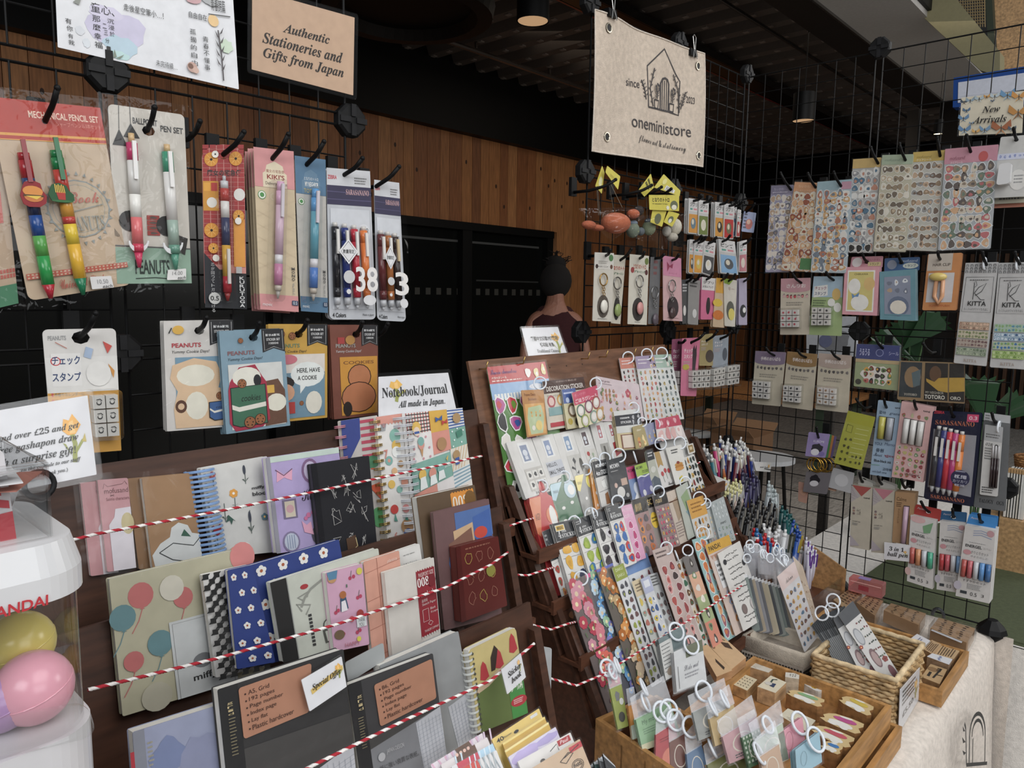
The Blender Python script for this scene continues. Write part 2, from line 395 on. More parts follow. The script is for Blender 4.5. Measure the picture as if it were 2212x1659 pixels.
struct(mb,'trim_2')
mb=MB()
for i in range(24):mb.box((-4.049,.9+i*.125,.77),(-4.046,.955+i*.125,.83),mat('3b3a35'))
mb.box((-4.049,.83,1.25),(-4.046,3.8,1.27),mat('4a4c4c'));mb.box((-4.049,2.9,.9),(-4.046,3.8,.915),mat('2c2e2d'))
struct(mb,'trim_3')
# corrugated metal deck
mb=MB();prof=[];y=-3.0
while y<8.7:prof+=[(y,2.85),(y+.10,2.85),(y+.14,2.75),(y+.24,2.75)];y+=.28
dk=mat('5f5650','p');n=len(prof)
mb.faces([(-4.0,a,b)for a,b in prof]+[(-.12,a,b)for a,b in prof],[(i,i+1,n+i+1,n+i)for i in range(n-1)],dk)
for k in range(0,n,4):
 for i in range(20):mb.box((-3.9+i*.185,prof[k][0]+.16,2.743),(-3.86+i*.185,prof[k][0]+.20,2.75),mat('8a8078'))
mb.box((-4.2,-3.2,2.86),(-.1,8.8,2.95),mat('0c0b0b'));struct(mb,'ceiling')
def beamy(name,label,x0,x1,z0,z1,c,k='p',y0=-2.5,y1=8.4,cat='beam',extra=()):
 mb=MB();mb.box((x0,y0,z0),(x1,y1,z1),mat(c,k))
 for a in extra:mb.box(*a)
 return tag(mb.build(name),label,cat)
mb=MB();st=mat('b9b6b2','p');mb.box((-.76,-2.5,2.29),(-.575,4.6,2.75),mat('241f1c','k'));mb.box((-.575,-2.5,2.30),(-.21,4.5,2.33),st);mb.box((-.578,-2.5,2.285),(-.566,4.6,2.30),mat('77736f','m'));mb.box((-.21,-2.5,2.33),(-.19,4.5,2.7),mat('0e0d0d','k'))
tag(mb.build('steel_beam'),'wide grey steel duct beam running along the ceiling above the right grid','beam')
mb=MB();mb.box((-.60,4.5,FZ),(-.42,4.75,2.75),mat('15110f','k'));tag(mb.build('dark_column'),'dark column under the far end of the steel duct beam','column')
mb=MB();mb.box((-2.18,-2.5,2.66),(-2.0,8.5,2.67),mat('4a4644','m'))
for dx in(-2.18,-2.0):mb.box((dx-.006,-2.5,2.66),(dx+.006,8.5,2.72),mat('5d5856','m'))
o=mb.build('cable_tray');tag(o,'long metal cable tray under the corrugated ceiling with purple and red cables','cable tray')
for dx,c in((-2.14,'4d3d63'),(-2.10,'4d3d63'),(-2.06,'7c2a2a'),(-2.22,'8a3030')):
 mb=MB();mb.tube([(dx,yy,2.688+.008*math.sin(yy*5+dx*40))for yy in[i*.5-2.5 for i in range(22)]],.016,mat(c,'s'),6);tag(mb.build('cable',o),'red cable' if c[0]in '78' else 'purple cable',None)
mb=MB();mb.tube([(-3.36,-1,2.68),(-3.36,8.4,2.68)],.02,mat('8b7f78','m'),8)
for yy in(2.2,3.1,4.2,5.4):mb.tube([(-3.36,yy,2.70),(-3.36,yy,2.76)],.012,mat('8b7f78','m'),6)
tag(mb.build('sprinkler_pipe'),'thin pale sprinkler pipe slanting under the ceiling left of the canvas banner','pipe')
mb=MB();mb.tube([(-1.45,-1,2.7),(-1.45,8.4,2.7)],.013,mat('77706a','m'),8);tag(mb.build('conduit_pipe'),'thin metal conduit running along the ceiling between the cable tray and the duct beam','pipe')
# round black pendant dish
c=DP(880,8,4.2);mb=MB();R=.5
for i,(ra,rb,z0,z1)in enumerate([(R,R*.97,0,-.07),(R*.97,R*.80,-.07,-.075),(R*.80,R*.72,-.075,-.02)]):
 mb.faces([c+V((ra*math.cos(a*math.pi/20),ra*math.sin(a*math.pi/20),z0))for a in range(40)]+[c+V((rb*math.cos(a*math.pi/20),rb*math.sin(a*math.pi/20),z1))for a in range(40)],[(a,(a+1)%40,40+(a+1)%40,40+a)for a in range(40)],mat('17120f','k'))
mb.poly([c+V((R*.72*math.cos(a*math.pi/20),R*.72*math.sin(a*math.pi/20),-.02))for a in range(40)],mat('080808','k'));mb.tube([c,c+V((0,0,.6))],.02,mat('111','k'))
tag(mb.build('pendant_dish'),'big round black ceiling dish at the top centre above the wood wall','ceiling fitting')
GLOW=bpy.data.materials.new('lamp_glow');GLOW.use_nodes=True;b=GLOW.node_tree.nodes['Principled BSDF'];b.inputs['Emission Color'].default_value=(1,.62,.33,1);b.inputs['Emission Strength'].default_value=.5;b.inputs['Base Color'].default_value=(.5,.3,.2,1)
def can_lamp(x,y,t,rpx,hpx,label,canopy=None,glow=GLOW):
 c=DP(x,y,t);r=rpx*t/FPX;h=hpx*t/FPX
 o=empty('pendant_lamp',c,label,'lamp');mb=MB();mb.tube([c,c+V((0,0,h))],r,mat('0a0a0b','k'),24,cap=False);mb.poly([c+V((r*math.cos(a*.2618),r*math.sin(a*.2618),h))for a in range(24)],mat('0a0a0b','k'));mb.build('lamp_shade',o,True)
 mb=MB();mb.poly([c+V((.93*r*math.cos(a*.2618),.93*r*math.sin(a*.2618),.004))for a in range(24)],glow);mb.build('bulb',o)
 mb=MB();mb.tube([c+V((0,0,h)),c+V((0,0,max(h,2.74-c.z)))],r*.05,mat('0a0a0b','k'),6)
 if canopy:mb.tube([V((c.x,c.y,2.70)),V((c.x,c.y,2.75))],r*1.1,mat('0c0c0d','k'),20)
 mb.build('cord',o)
can_lamp(1151,47,3.6,35,120,'black cylinder pendant lamp just left of the canvas banner with a copper inside')
can_lamp(1735,262,4.6,23,58,'black cylinder pendant lamp hanging behind the right grid below the duct beam',True)
G2=bpy.data.materials.new('spot_glow');G2.use_nodes=True;b=G2.node_tree.nodes['Principled BSDF'];b.inputs['Emission Color'].default_value=(1,.8,.5,1);b.inputs['Emission Strength'].default_value=6
can_lamp(2026,290,5,9,30,'small lit spotlight glowing left of the butterfly sign',None,G2)
# things seen high up at the right, behind the right grid
def Y(x,y,yy):d=ray(x,y);return EYE+d*((yy-EYE.y)/d.y)
def slab(mb,qs,yy,th,c,k='p'):
 f=[Y(*q,yy)for q in qs];mb.hexa(f+[p+V((0,th,0))for p in f],mat(c,k))
mb=MB();slab(mb,[(2140,-60),(2300,-60),(2300,152),(2152,148)],2.85,.05,'c49a68','w');tag(mb.build('particle_board'),'tan chipboard panel in the top right corner','board')
mb=MB();slab(mb,[(2124,-60),(2140,-60),(2152,158),(2138,150)],2.75,.06,'2f3a2b','p');tag(mb.build('green_post'),'dark green post beside the chipboard panel','post')
mb=MB();slab(mb,[(1985,-60),(2060,-60),(2160,100),(2160,170),(2100,150)],5.6,.2,'8a8460','p')if 0 else None
f=[Y(*q,2.5)for q in[(1880,-70),(2010,-70),(2160,112),(2160,165),(2118,152)]];k=len(f);mb.faces(f+[p+V((0,.12,0))for p in f],[tuple(range(k)),tuple(range(2*k-1,k-1,-1))]+[(i,i+k,(i+1)%k+k,(i+1)%k)for i in range(k)],mat('8b845f','p'))
tag(mb.build('olive_beam'),'slanting olive painted beam left of the chipboard panel','beam')
mb=MB()
for i in range(12):slab(mb,[(2068+i*5.2,-30),(2069.2+i*5.2,-30),(2071+i*5.2,58),(2069.8+i*5.2,58)],2.7,.01,'a58f63')
for i in range(14):slab(mb,[(2066,-28+i*6.3),(2128,-33+i*6.3),(2128,-31.8+i*6.3),(2066,-26.8+i*6.3)],2.7,.01,'a58f63')
tag(mb.build('mesh_screen'),'brassy wire mesh screen beside the olive beam','screen')
mb=MB();slab(mb,[(2060,168),(2260,136),(2260,222),(2058,232)],2.35,.08,'1f4f9e','s');o=mb.build('framed_sign');tag(o,'white hanging sign box with a blue frame behind the butterfly sign','sign')
mb=MB();slab(mb,[(2070,178),(2250,152),(2250,214),(2069,222)],2.345,.01,'d8dcea');mb.build('sign_face',o)
mb=MB();slab(mb,[(1960,240),(1985,235),(1970,470),(1945,470)],5.0,.1,'4a4541');slab(mb,[(2050,240),(2066,238),(2060,330),(2046,330)],4.9,.1,'8a857f');tag(mb.build('metal_column'),'grey metal columns behind the right grid under the duct beam','column')
# ------------------------------------------------------------------ person behind the gap
c=DP(1200,645,5.2);c=V((c.x,c.y,0));zs=.78
pr=empty('person',V((c.x,c.y,FZ)),'person with dark pinned-up hair in a sleeveless maroon top seen from behind','person')
me=bpy.data.meshes.new('body');fr=RT.copy();fr.z=0;fr.normalize();bk=V((0,0,1)).cross(fr)
def pp(a,b,z):return(c+fr*a+bk*b+V((0,0,z)))-pr.location
vs=[(0,0,.10),(0,0,.30),(0,.02,.52),(0,.0,.64),(0,0,.74),(0,-.02,.86),(-.15,.01,.62),(-.21,-.02,.42),(-.22,-.08,.2),(-.15,-.2,.12),(.15,.01,.62),(.22,-.02,.40),(.22,-.08,.18),(.15,-.2,.12),(-.1,0,-.05),(-.11,0,-.38),(-.11,0,-.72),(.1,0,-.05),(.11,0,-.38),(.11,0,-.72)]
es=[(0,1),(1,2),(2,3),(3,4),(4,5),(3,6),(6,7),(7,8),(8,9),(3,10),(10,11),(11,12),(12,13),(0,14),(14,15),(15,16),(0,17),(17,18),(18,19)]
rad=[.13,.12,.13,.09,.055,.085,.075,.05,.042,.035,.075,.05,.042,.035,.10,.075,.05,.10,.075,.05]
me.from_pydata([pp(*v)for v in vs],es,[]);me.materials.append(mat('a8715a'));ob=bpy.data.objects.new('body',me);COL.objects.link(ob);ob.parent=pr
sk=ob.modifiers.new('skin','SKIN')
for i,r in enumerate(rad):me.skin_vertices[0].data[i].radius=(r,r*.75)
me.skin_vertices[0].data[0].use_root=True;ob.modifiers.new('sub','SUBSURF').levels=2;ob.modifiers['sub'].render_levels=2
mb=MB();
for i in range(1):pass
R2=lambda a,b,z:c+fr*a+bk*b+V((0,0,z))
def torso(mb,prof,mt,n=20):
 vs=[];k=len(prof)
 for(z,rx,ry,oy)in prof:
  vs+=[R2(rx*math.cos(j*2*math.pi/n),oy+ry*math.sin(j*2*math.pi/n),z)for j in range(n)]
 mb.faces(vs,[(i*n+j,i*n+(j+1)%n,(i+1)*n+(j+1)%n,(i+1)*n+j)for i in range(k-1)for j in range(n)],mt)
torso(mb,[(-.1,.19,.14,0),(.1,.175,.135,0),(.3,.17,.13,0),(.5,.2,.145,.01),(.6,.19,.13,.01),(.655,.15,.10,.015),(.70,.11,.075,.02),(.71,.09,.06,.02)],mat('3d1216','c'));mb.build('sleeveless_top',pr,True)
mb=MB();torso(mb,[(-.74,.13,.12,0),(-.4,.16,.13,0),(-.08,.19,.145,0)],mat('1c1a1c','c'));mb.build('trousers',pr,True)
mb=MB();hc=R2(0,.01,.885);mb.ball(hc,.112,mat('14100f','c'),20,(1,1,1.12));mb.ball(R2(.0,.05,1.0),.07,mat('14100f','c'),14,(1.1,1,.9))
for k in range(26):
 a=rnd.uniform(0,6.3);p0=R2(.06*math.cos(a),.05,1.0+.05*math.sin(a));mb.tube([p0,p0+V((rnd.uniform(-.03,.03),rnd.uniform(-.03,.03),.03)),p0+V((rnd.uniform(-.06,.06),rnd.uniform(-.05,.05),.045))],.003,mat('14100f','c'),4)
mb.build('hair',pr,True)
mb=MB();mb.obox(R2(-.02,.118,.93),fr*.012,bk*.008,V((0,0,.045)),mat('b07a4c','s'));mb.build('hair_clip',pr)
# ================================================================== TABLES
mb=MB();mb.box((-.2,-2.3,-.035),(.705,-.0,-.012),mat('a07a4a','w'))
for x,y in((-.15,-2.2),(.66,-2.2),(-.15,-.1),(.66,-.1)):pass
o=mb.build('table');tag(o,'long trestle table carrying the stall, covered by the pale cloth','table')
for x,y in((-.13,-2.2),(.62,-2.2),(-.13,-.12),(.62,-.12)):
 mb=MB();mb.tube([(x,y,FZ),(x,y,-.035)],.02,mat('8f8f92','m'),10);mb.build('leg',o)
 # cloth: top + front drape with folds
mb=MB();cl=mat('d6cbc0','c');ny=90;rows=[]
for j in range(ny+1):
 y=-2.35+2.345*j/ny;fold=.016*math.sin(j*.9)+.012*math.sin(j*2.13+1);row=[(-.22,y,-.012),(.2,y,-.004),(.66,y,-.003),(.708,y,-.006),(.722,y,-.02)]
 for k in range(1,8):row.append((.724+.007*k+fold*k/6.0,y+.003*k*math.sin(j),-.02-.095*k))
 rows.append(row)
nk=len(rows[0]);mb.faces([p for r in rows for p in r],[(j*nk+k,j*nk+k+1,(j+1)*nk+k+1,(j+1)*nk+k)for j in range(ny)for k in range(nk-1)],cl)
# end fold falling at the right end
rr=[]
for k in range(8):rr.append([(.2+.08*i+.0,-.004+.006*k*(1+math.sin(i*1.3)),-.005-.095*k)for i in range(8)])
mb.faces([p for r in rr for p in r],[(j*8+i,j*8+i+1,j*8+9+i,j*8+8+i)for j in range(7)for i in range(7)],cl)
o=mb.build('tablecloth',None,True);tag(o,'pale oatmeal linen tablecloth hanging over the front edge of the stall table','tablecloth')
DR=npl(.748,-.02,.074)
# shop emblem printed on the drape (arch door outline)
Fd=Face([PT(DR,*p)for p in((2084,1538),(2134,1532),(2132,1650),(2082,1654))],DR[1]);mb=MB()
arc=[(.5+.34*math.cos(a),.45-.4*math.sin(a))for a in[math.pi*i/12 for i in range(13)]];arc2=[(.5+.24*math.cos(a),.47-.3*math.sin(a))for a in[math.pi*i/12 for i in range(13)]]
draw(mb,Fd,[l_(.035,'222',(.84,.95),*arc,(.16,.95)),l_(.03,'222',*arc2),l_(.03,'222',(.3,.5),(.3,.98)),l_(.03,'222',(.05,.98),(.95,.98)),l_(.03,'222',(.05,.98),(0,.3),(-.05,.2)),p_('222',(-.02,.35),(-.12,.25),(-.1,.35)),p_('222',(.0,.55),(-.14,.45),(-.1,.57)),p_('222',(.02,.75),(-.12,.7),(-.06,.8))],.002)
e=mb.build('printed_emblem',o)
# neighbouring stall
mb=MB();mb.box((.12,.12,-.1),(1.25,1.9,-.07),mat('b08a58','w'));o=mb.build('side_table');tag(o,'second stall table behind the right grid under a white cloth','table')
for x,y in((.2,.25),(1.15,.25),(.2,1.75),(1.15,1.75)):
 mb=MB();mb.tube([(x,y,FZ),(x,y,-.1)],.02,mat('8f8f92','m'),10);mb.build('leg',o)
mb=MB();wc=mat('dcd6cf','c');rows=[]
for j in range(40):
 t=j/39*1.95;fold=.018*math.sin(j*1.1)
 rows.append([(.06,.1+t,-.066),(1.2,.1+t,-.062),(1.27,.1+t,-.075)]+[(1.275+.01*k+fold*k/3,.1+t,-.075-.1*k)for k in range(1,7)])
mb.faces([p for r in rows for p in r],[(j*9+k,j*9+k+1,j*9+10+k,j*9+9+k)for j in range(39)for k in range(8)],wc)
rr=[[(.06+.075*i,.1-.006*k*(1+math.sin(i*1.5)),-.066-.1*k)for i in range(17)]for k in range(7)]
mb.faces([p for r in rr for p in r],[(j*17+i,j*17+i+1,j*17+18+i,j*17+17+i)for j in range(6)for i in range(16)],wc)
tag(mb.build('white_tablecloth',None,True),'white tablecloth draped over the neighbouring stall table at the right edge','tablecloth')
mb=MB();gq=[PT(-.058,1885,1180),PT(-.058,2190,1195),PT(-.058,2170,1330),PT(-.058,1990,1345),PT(-.058,1895,1290)]
gq=[V((.5,.12,-.058)),V((.92,.12,-.058)),V((1.0,.5,-.058)),V((.95,1.1,-.058)),V((.35,1.1,-.058)),V((.32,.2,-.058))];k=6
mb.faces(gq+[p-V((0,0,.006))for p in gq],[tuple(range(k)),tuple(range(2*k-1,k-1,-1))]+[(i,i+k,(i+1)%k+k,(i+1)%k)for i in range(k)],mat('4d5538','c'));drp=[V((.5,.11,-.06)),V((.92,.11,-.06)),V((.9,.085,-.28)),V((.52,.085,-.3))];mb.hexa(drp+[p+V((0,.004,0))for p in drp],mat('4d5538','c'))
tag(mb.build('green_felt_cloth'),'olive green felt cloth with stitched edge on the neighbouring table behind the pens','cloth')
# ================================================================== WIRE GRIDS
PI=.357
GB='0d0d0e'
def gpt(g,t,z):
 if g=='R':return V((t,0,z))
 if g=='M':return V((t*math.cos(thM),t*math.sin(thM),z))
 return PL['L'][0]+V((math.cos(thL)*t,math.sin(thL)*t,z))
def panel(g,c,r,label):
 k=mat(GB,'k');a0,a1=c*PI+.009,(c+1)*PI-.009;z0,z1=r*PI+.009,(r+1)*PI-.009;n=PL[g][1]
 o=empty('wire_grid_panel',gpt(g,(a0+a1)/2,z0),label,'wire grid','wire grid panels')
 mb=MB();mb.tube([gpt(g,a0,z0),gpt(g,a1,z0),gpt(g,a1,z1),gpt(g,a0,z1)],.0026,k,6,closed=True);mb.build('frame',o)
 mb=MB()
 for i in range(1,7):
  t=a0+(a1-a0)*i/7;zz=z0+(z1-z0)*i/7
  mb.tube([gpt(g,t,z0)+n*.002,gpt(g,t,z1)+n*.002],.0013,k,5);mb.tube([gpt(g,a0,zz),gpt(g,a1,zz)],.0013,k,5)
 mb.build('wires',o)
def connector(g,t,z,label,r=.027):
 c=gpt(g,t,z);n=PL[g][1];s=V((0,0,1)).cross(n);mb=MB();k=mat('151516','k');oc=lambda rr,h:[c+n*h+(s*math.cos(math.pi*(i+.5)/4)+V((0,0,1))*math.sin(math.pi*(i+.5)/4))*rr for i in range(8)]
 L=[oc(r*.9,-.009),oc(r,-.007),oc(r,.007),oc(r*.85,.011)]
 mb.faces([p for q in L for p in q],[(j*8+i,j*8+(i+1)%8,j*8+8+(i+1)%8,j*8+8+i)for j in range(3)for i in range(8)]+[tuple(range(7,-1,-1)),tuple(range(24,32))],k)
 o=mb.build('grid_connector');tag(o,label,'connector','black plastic grid connectors');mb=MB()
 for i in range(4):
  a=i*math.pi/2;d=s*math.cos(a)+V((0,0,1))*math.sin(a);e=n.cross(d);mb.obox(c+d*r*.55+n*.012,d*r*.35,e*r*.16,n*.0015,mat('1d1d1f','k'))
 mb.build('ribs',o)
RW=['bottom','second lowest','second highest','top']
for r in range(4):
 for c,nm in((-1,'outermost left'),(0,'inner')):panel('L',c,r,f'black wire grid panel in {nm} column of the left grid, {RW[r]} row')
 for c,nm in((0,'corner'),(1,'gap-side')):panel('M',c,r,f'black wire grid panel in {nm} column, grid under the banner, {RW[r]} row')
 for c,nm in((0,'corner'),(1,'outer')):panel('R',c,r,f'black wire grid panel in {nm} column of the right grid, {RW[r]} row')
HN=['at table level','one panel up','two panels up','three panels up','at the top']
for z in range(5):
 for t in(0,1):connector('L',t*PI,z*PI,f'black octagonal connector on the left grid, {"inner post" if t else "second post"}, {HN[z]}')
 for t in(0,1,2):connector('M',t*PI,z*PI,f'black octagonal connector on the grid under the canvas banner, {["corner post", "middle post", "gap-side post"][t]}, {HN[z]}')
 for t in(1,2):connector('R',t*PI,z*PI,f'black octagonal connector on the right grid, {["", "middle post", "outer post"][t]}, {HN[z]}')
mb=MB();c=V((.714,-.002,-.002));mb.tube([c,c+V((0,0,.012)),c+V((0,0,.03))],[.034,.03,.012],mat('131314','k'),8);o=mb.build('floor_stand');tag(o,'black plastic stand under the outer end of the right grid','stand')
c=V((.60,-.012,.03));mb=MB();mb.tube([c+V((.013*math.cos(a),-.004,.020*math.sin(a)-.025))for a in[math.pi*i/8 for i in range(9)]],.004,mat('3b3d40','s'),8);mb.build('x')and None
bpy.data.objects['x'].name='spring_clamp';tag(bpy.data.objects['spring_clamp'],'grey plastic clamp holding the right grid near its foot','clamp')
# ================================================================== WOODEN TIERED RACKS
WD=mat('46291a','w');WD2=mat('5a3522','w');WD3=mat('6f4a33','w')
def board(pl,y0,y1,z0,z1,off,th,mt,mb):
 p0,n=PL[pl];s=n.z/n.x
 X=lambda z:p0.x-s*(z-p0.z)+off/n.x
 f=[V((X(z1),y0,z1)),V((X(z1),y1,z1)),V((X(z0),y1,z0)),V((X(z0),y0,z0))];mb.hexa(f+[p-n*th for p in f],mt);return X
def rack(name,label,y0,y1,tiers,lip):
 o=empty(name,V((.2,(y0+y1)/2,.0)),label,'display rack')
 for i,(pl,z0,z1,ya,yb)in enumerate(tiers):
  mb=MB();X=board(pl,ya,yb,z0,z1,-.016,.006,WD,mb);mb.build('back_board',o)
  mb=MB();mb.box((X(z0)-.004,ya,z0-.008),(X(z0)+.040,yb,z0-.001),WD2);mb.build('shelf',o)
  mb=MB();xf=X(z0)+.040;mb.box((xf,ya,z0-.012),(xf+.006,yb,z0+lip),WD2);mb.build('front_lip',o)
  for yy in(ya+.004,yb-.018):
   mb=MB();zt=z0+(z1-z0)*.88;q=[V((X(z0)+.012,yy,z0)),V((X(z0)+.030,yy,z0)),V((X(zt)+.018,yy,zt)),V((X(zt)+.006,yy,zt))];mb.hexa(q+[p+V((0,.014,0))for p in q],WD);mb.build('side_stop',o)
 mb=MB()
 xs=[(.0,-.01),(.0,tiers[0][1]+.06)]
 for(pl,z0,z1,ya,yb)in tiers:xs+=[(PL[pl][0].x-.02-(PL[pl][1].z/PL[pl][1].x)*(z0+.05-PL[pl][0].z),z0+.05),(PL[pl][0].x+.02-(PL[pl][1].z/PL[pl][1].x)*(z0-PL[pl][0].z),z0-.012)]
 xs.append((xs[-1][0],-.01))
 for yy in(y0+.03,tiers[-1][4]-.03):
  mb=MB();q=[V((a,yy,b))for a,b in xs];k=len(q);mb.faces(q+[p+V((0,.012,0))for p in q],[tuple(range(k)),tuple(range(2*k-1,k-1,-1))]+[(i,i+k,(i+1)%k+k,(i+1)%k)for i in range(k)],WD2);mb.build('side_panel',o)
 return o
rackA=rack('notebook_rack','dark wooden tiered rack holding the notebooks at the left',-1.885,-1.14,[('A3',.385,.592,-1.885,-1.125),('A2',.265,.452,-1.88,-1.205),('A1',.12,.365,-1.875,-1.305)],.02)
rackB=rack('sticker_rack','dark wooden tiered rack holding the sticker sheets in the middle',-1.13,-.40,[('B4',.345,.47,-1.12,-.43),('B3',.262,.42,-1.12,-.43),('B2',.18,.335,-1.115,-.42),('B1',.075,.255,-1.11,-.42)],.012)
mb=MB();F=Face([PT('P',1011,780),PT('P',1436,744),V((.155,-.46,.30)),V((.155,-1.137,.30))],PL['P'][1]);plate(mb,F,.006,WD3,0);o=mb.build('peg_board',rackB)
for i in range(24):
 mb=MB();mb.tube([F.at(.05+.04*i,.07,.0003),F.at(.05+.04*i,.07,-.003)],.0016,mat('120a06'),6);
 if i in(7,9,11,16,20):mb.build('peg_hole',o)
for i,(x,y)in enumerate([(1035,797),(1115,786),(1255,775),(1294,771),(1355,766),(1392,762)]):
 a=PT('P',x,y,0);b=a+V((.022,-.004,.002));mb=MB();mb.tube([a,b,b+V((.004,0,.014))],.0013,mat('c9a35a','m'),6);mb.build('brass_hook',o,True)
 # ------------------------------------------------------------------ red and white twine
def twine(name,pts,label,r=.0019,parent=None):
 P=[]
 for a,b in zip(pts,pts[1:]):
  L=(b-a).length;k=max(2,int(L/.0016));P+=[a.lerp(b,i/k)for i in range(k)]
 P.append(pts[-1]);mb=MB();red,wh=mat('b3192c','c'),mat('ece6e2','c');n=6;vs=[]
 for i,p in enumerate(P):
  t=(P[min(i+1,len(P)-1)]-P[max(0,i-1)]).normalized();a=t.cross(V((0,0,1))).normalized();b=t.cross(a);vs+=[p+(a*math.cos(j*math.pi/3+i*.58)+b*math.sin(j*math.pi/3+i*.58))*r for j in range(n)]
 for c,js in((red,(0,1,2)),(wh,(3,4,5))):mb.faces(vs,[(i*n+j,i*n+(j+1)%n,(i+1)*n+(j+1)%n,(i+1)*n+j)for i in range(len(P)-1)for j in js],c)
 return tag(mb.build(name,None,True),label,'twine')
def tw(pl,off,pts):return[PT(pl,x,y,off)for x,y in pts]
twine('twine',tw('A3',.052,[(150,1168),(205,1154),(470,1105),(700,1058),(960,1003),(1041,985)]),'red and white twine across the back row of notebooks')
twine('twine',tw('A2',.072,[(190,1490),(228,1481),(470,1422),(730,1348),(960,1270),(1060,1220),(1097,1193)]),'red and white twine across the middle row with the blue daisy notebooks')
twine('twine',tw('A1',.045,[(560,1720),(665,1659),(880,1553),(1060,1470),(1154,1390)]),'red and white twine across the front row with the black grid notebooks')
twine('twine',tw('B3',.02,[(1092,1139),(1138,1123)])+tw('B3',-.008,[(1160,1118),(1470,1020)])+tw('B3',.0,[(1497,1008),(1512,998)]),'red and white twine tucked behind the row of round-topped tag stickers')
twine('twine',tw('B2',.03,[(1105,1241),(1140,1243),(1180,1230)])+tw('B2',-.008,[(1200,1225),(1540,1150)])+tw('B2',.01,[(1572,1162),(1592,1153)]),'red and white twine tucked behind the black-headed sticker row')
twine('twine',tw('B1',.03,[(1150,1350),(1190,1360),(1228,1347)])+tw('B1',-.008,[(1250,1342),(1500,1290)]),'red and white twine tucked behind the top of the flower stickers')
twine('twine',[PT('B1',1187,1465,.05),PT('B1',1245,1481,.055),PT('B1',1300,1458,.058),PT('B1',1378,1409,.058),PT('B1',1480,1345,.058),PT('B1',1604,1264,.055)],'red and white twine running across the front row of sticker strips')
# ================================================================== LEFT GRID: signs, packs on hook
def flowerart(u,v,s,c='f0b040',g='9aa04a'):
 A=[l_(.02*s*3,g,(u,v+.5*s),(u+.03*s,v+.2*s),(u,v)),l_(.012*s*3,g,(u+.02*s,v+.35*s),(u+.14*s,v+.15*s)),p_(c,(u-.12*s,v-.05*s),(u-.09*s,v-.24*s),(u-.02*s,v-.2*s),(u+.03*s,v-.3*s),(u+.08*s,v-.2*s),(u+.13*s,v-.1*s),(u+.05*s,v+.04*s),(u-.05*s,v+.04*s)),p_('f6c878',(u-.03*s,v-.16*s),(u+.03*s,v-.2*s),(u+.05*s,v+.02*s),(u-.02*s,v+.02*s))]
 return A+[p_(g,(u-.02*s,v+.4*s),(u-.13*s,v+.15*s),(u-.09*s,v+.18*s)),p_('c8b45a',(u+.12*s,v+.18*s),(u+.17*s,v+.05*s),(u+.18*s,v+.2*s))]
def lamsign(name,label,pl,q,art,off=.012,base='dcdce0',m=.006,**k):
 o=card(name,'sign',label,pl,q,base,art,off=off,th=.001,r=.001,**k);F=root_F[o.name];mb=MB()
 G=Face([F.at(-m/F.w,-m/F.h,.0012),F.at(1+m/F.w,-m/F.h,.0012),F.at(1+m/F.w,1+m/F.h,.0012),F.at(-m/F.w,1+m/F.h,.0012)],F.n);plate(mb,G,.003,LAMI,.004);mb.build('laminate_pouch',o);return o
def wash(u,v,ru,rv,c,sd=1,n=16):
 R=random.Random(sd);return p_(c,*[(u+ru*R.uniform(.75,1.1)*math.cos(i*6.283/n),v+rv*R.uniform(.75,1.1)*math.sin(i*6.283/n))for i in range(n)])
def sprig(u,v,s,c='554f52'):
 A=[l_(.008,c,(u,v),(u-.01*s,v-.5*s),(u-.05*s,v-s))]
 for i in range(9):
  vv=v-s*(.2+.09*i);d=-1 if i%2 else 1;A.append(p_(c,(u-.03*s,vv),(u+d*.09*s-.03*s,vv-.16*s),(u+d*.05*s-.03*s,vv-.03*s)))
 return A
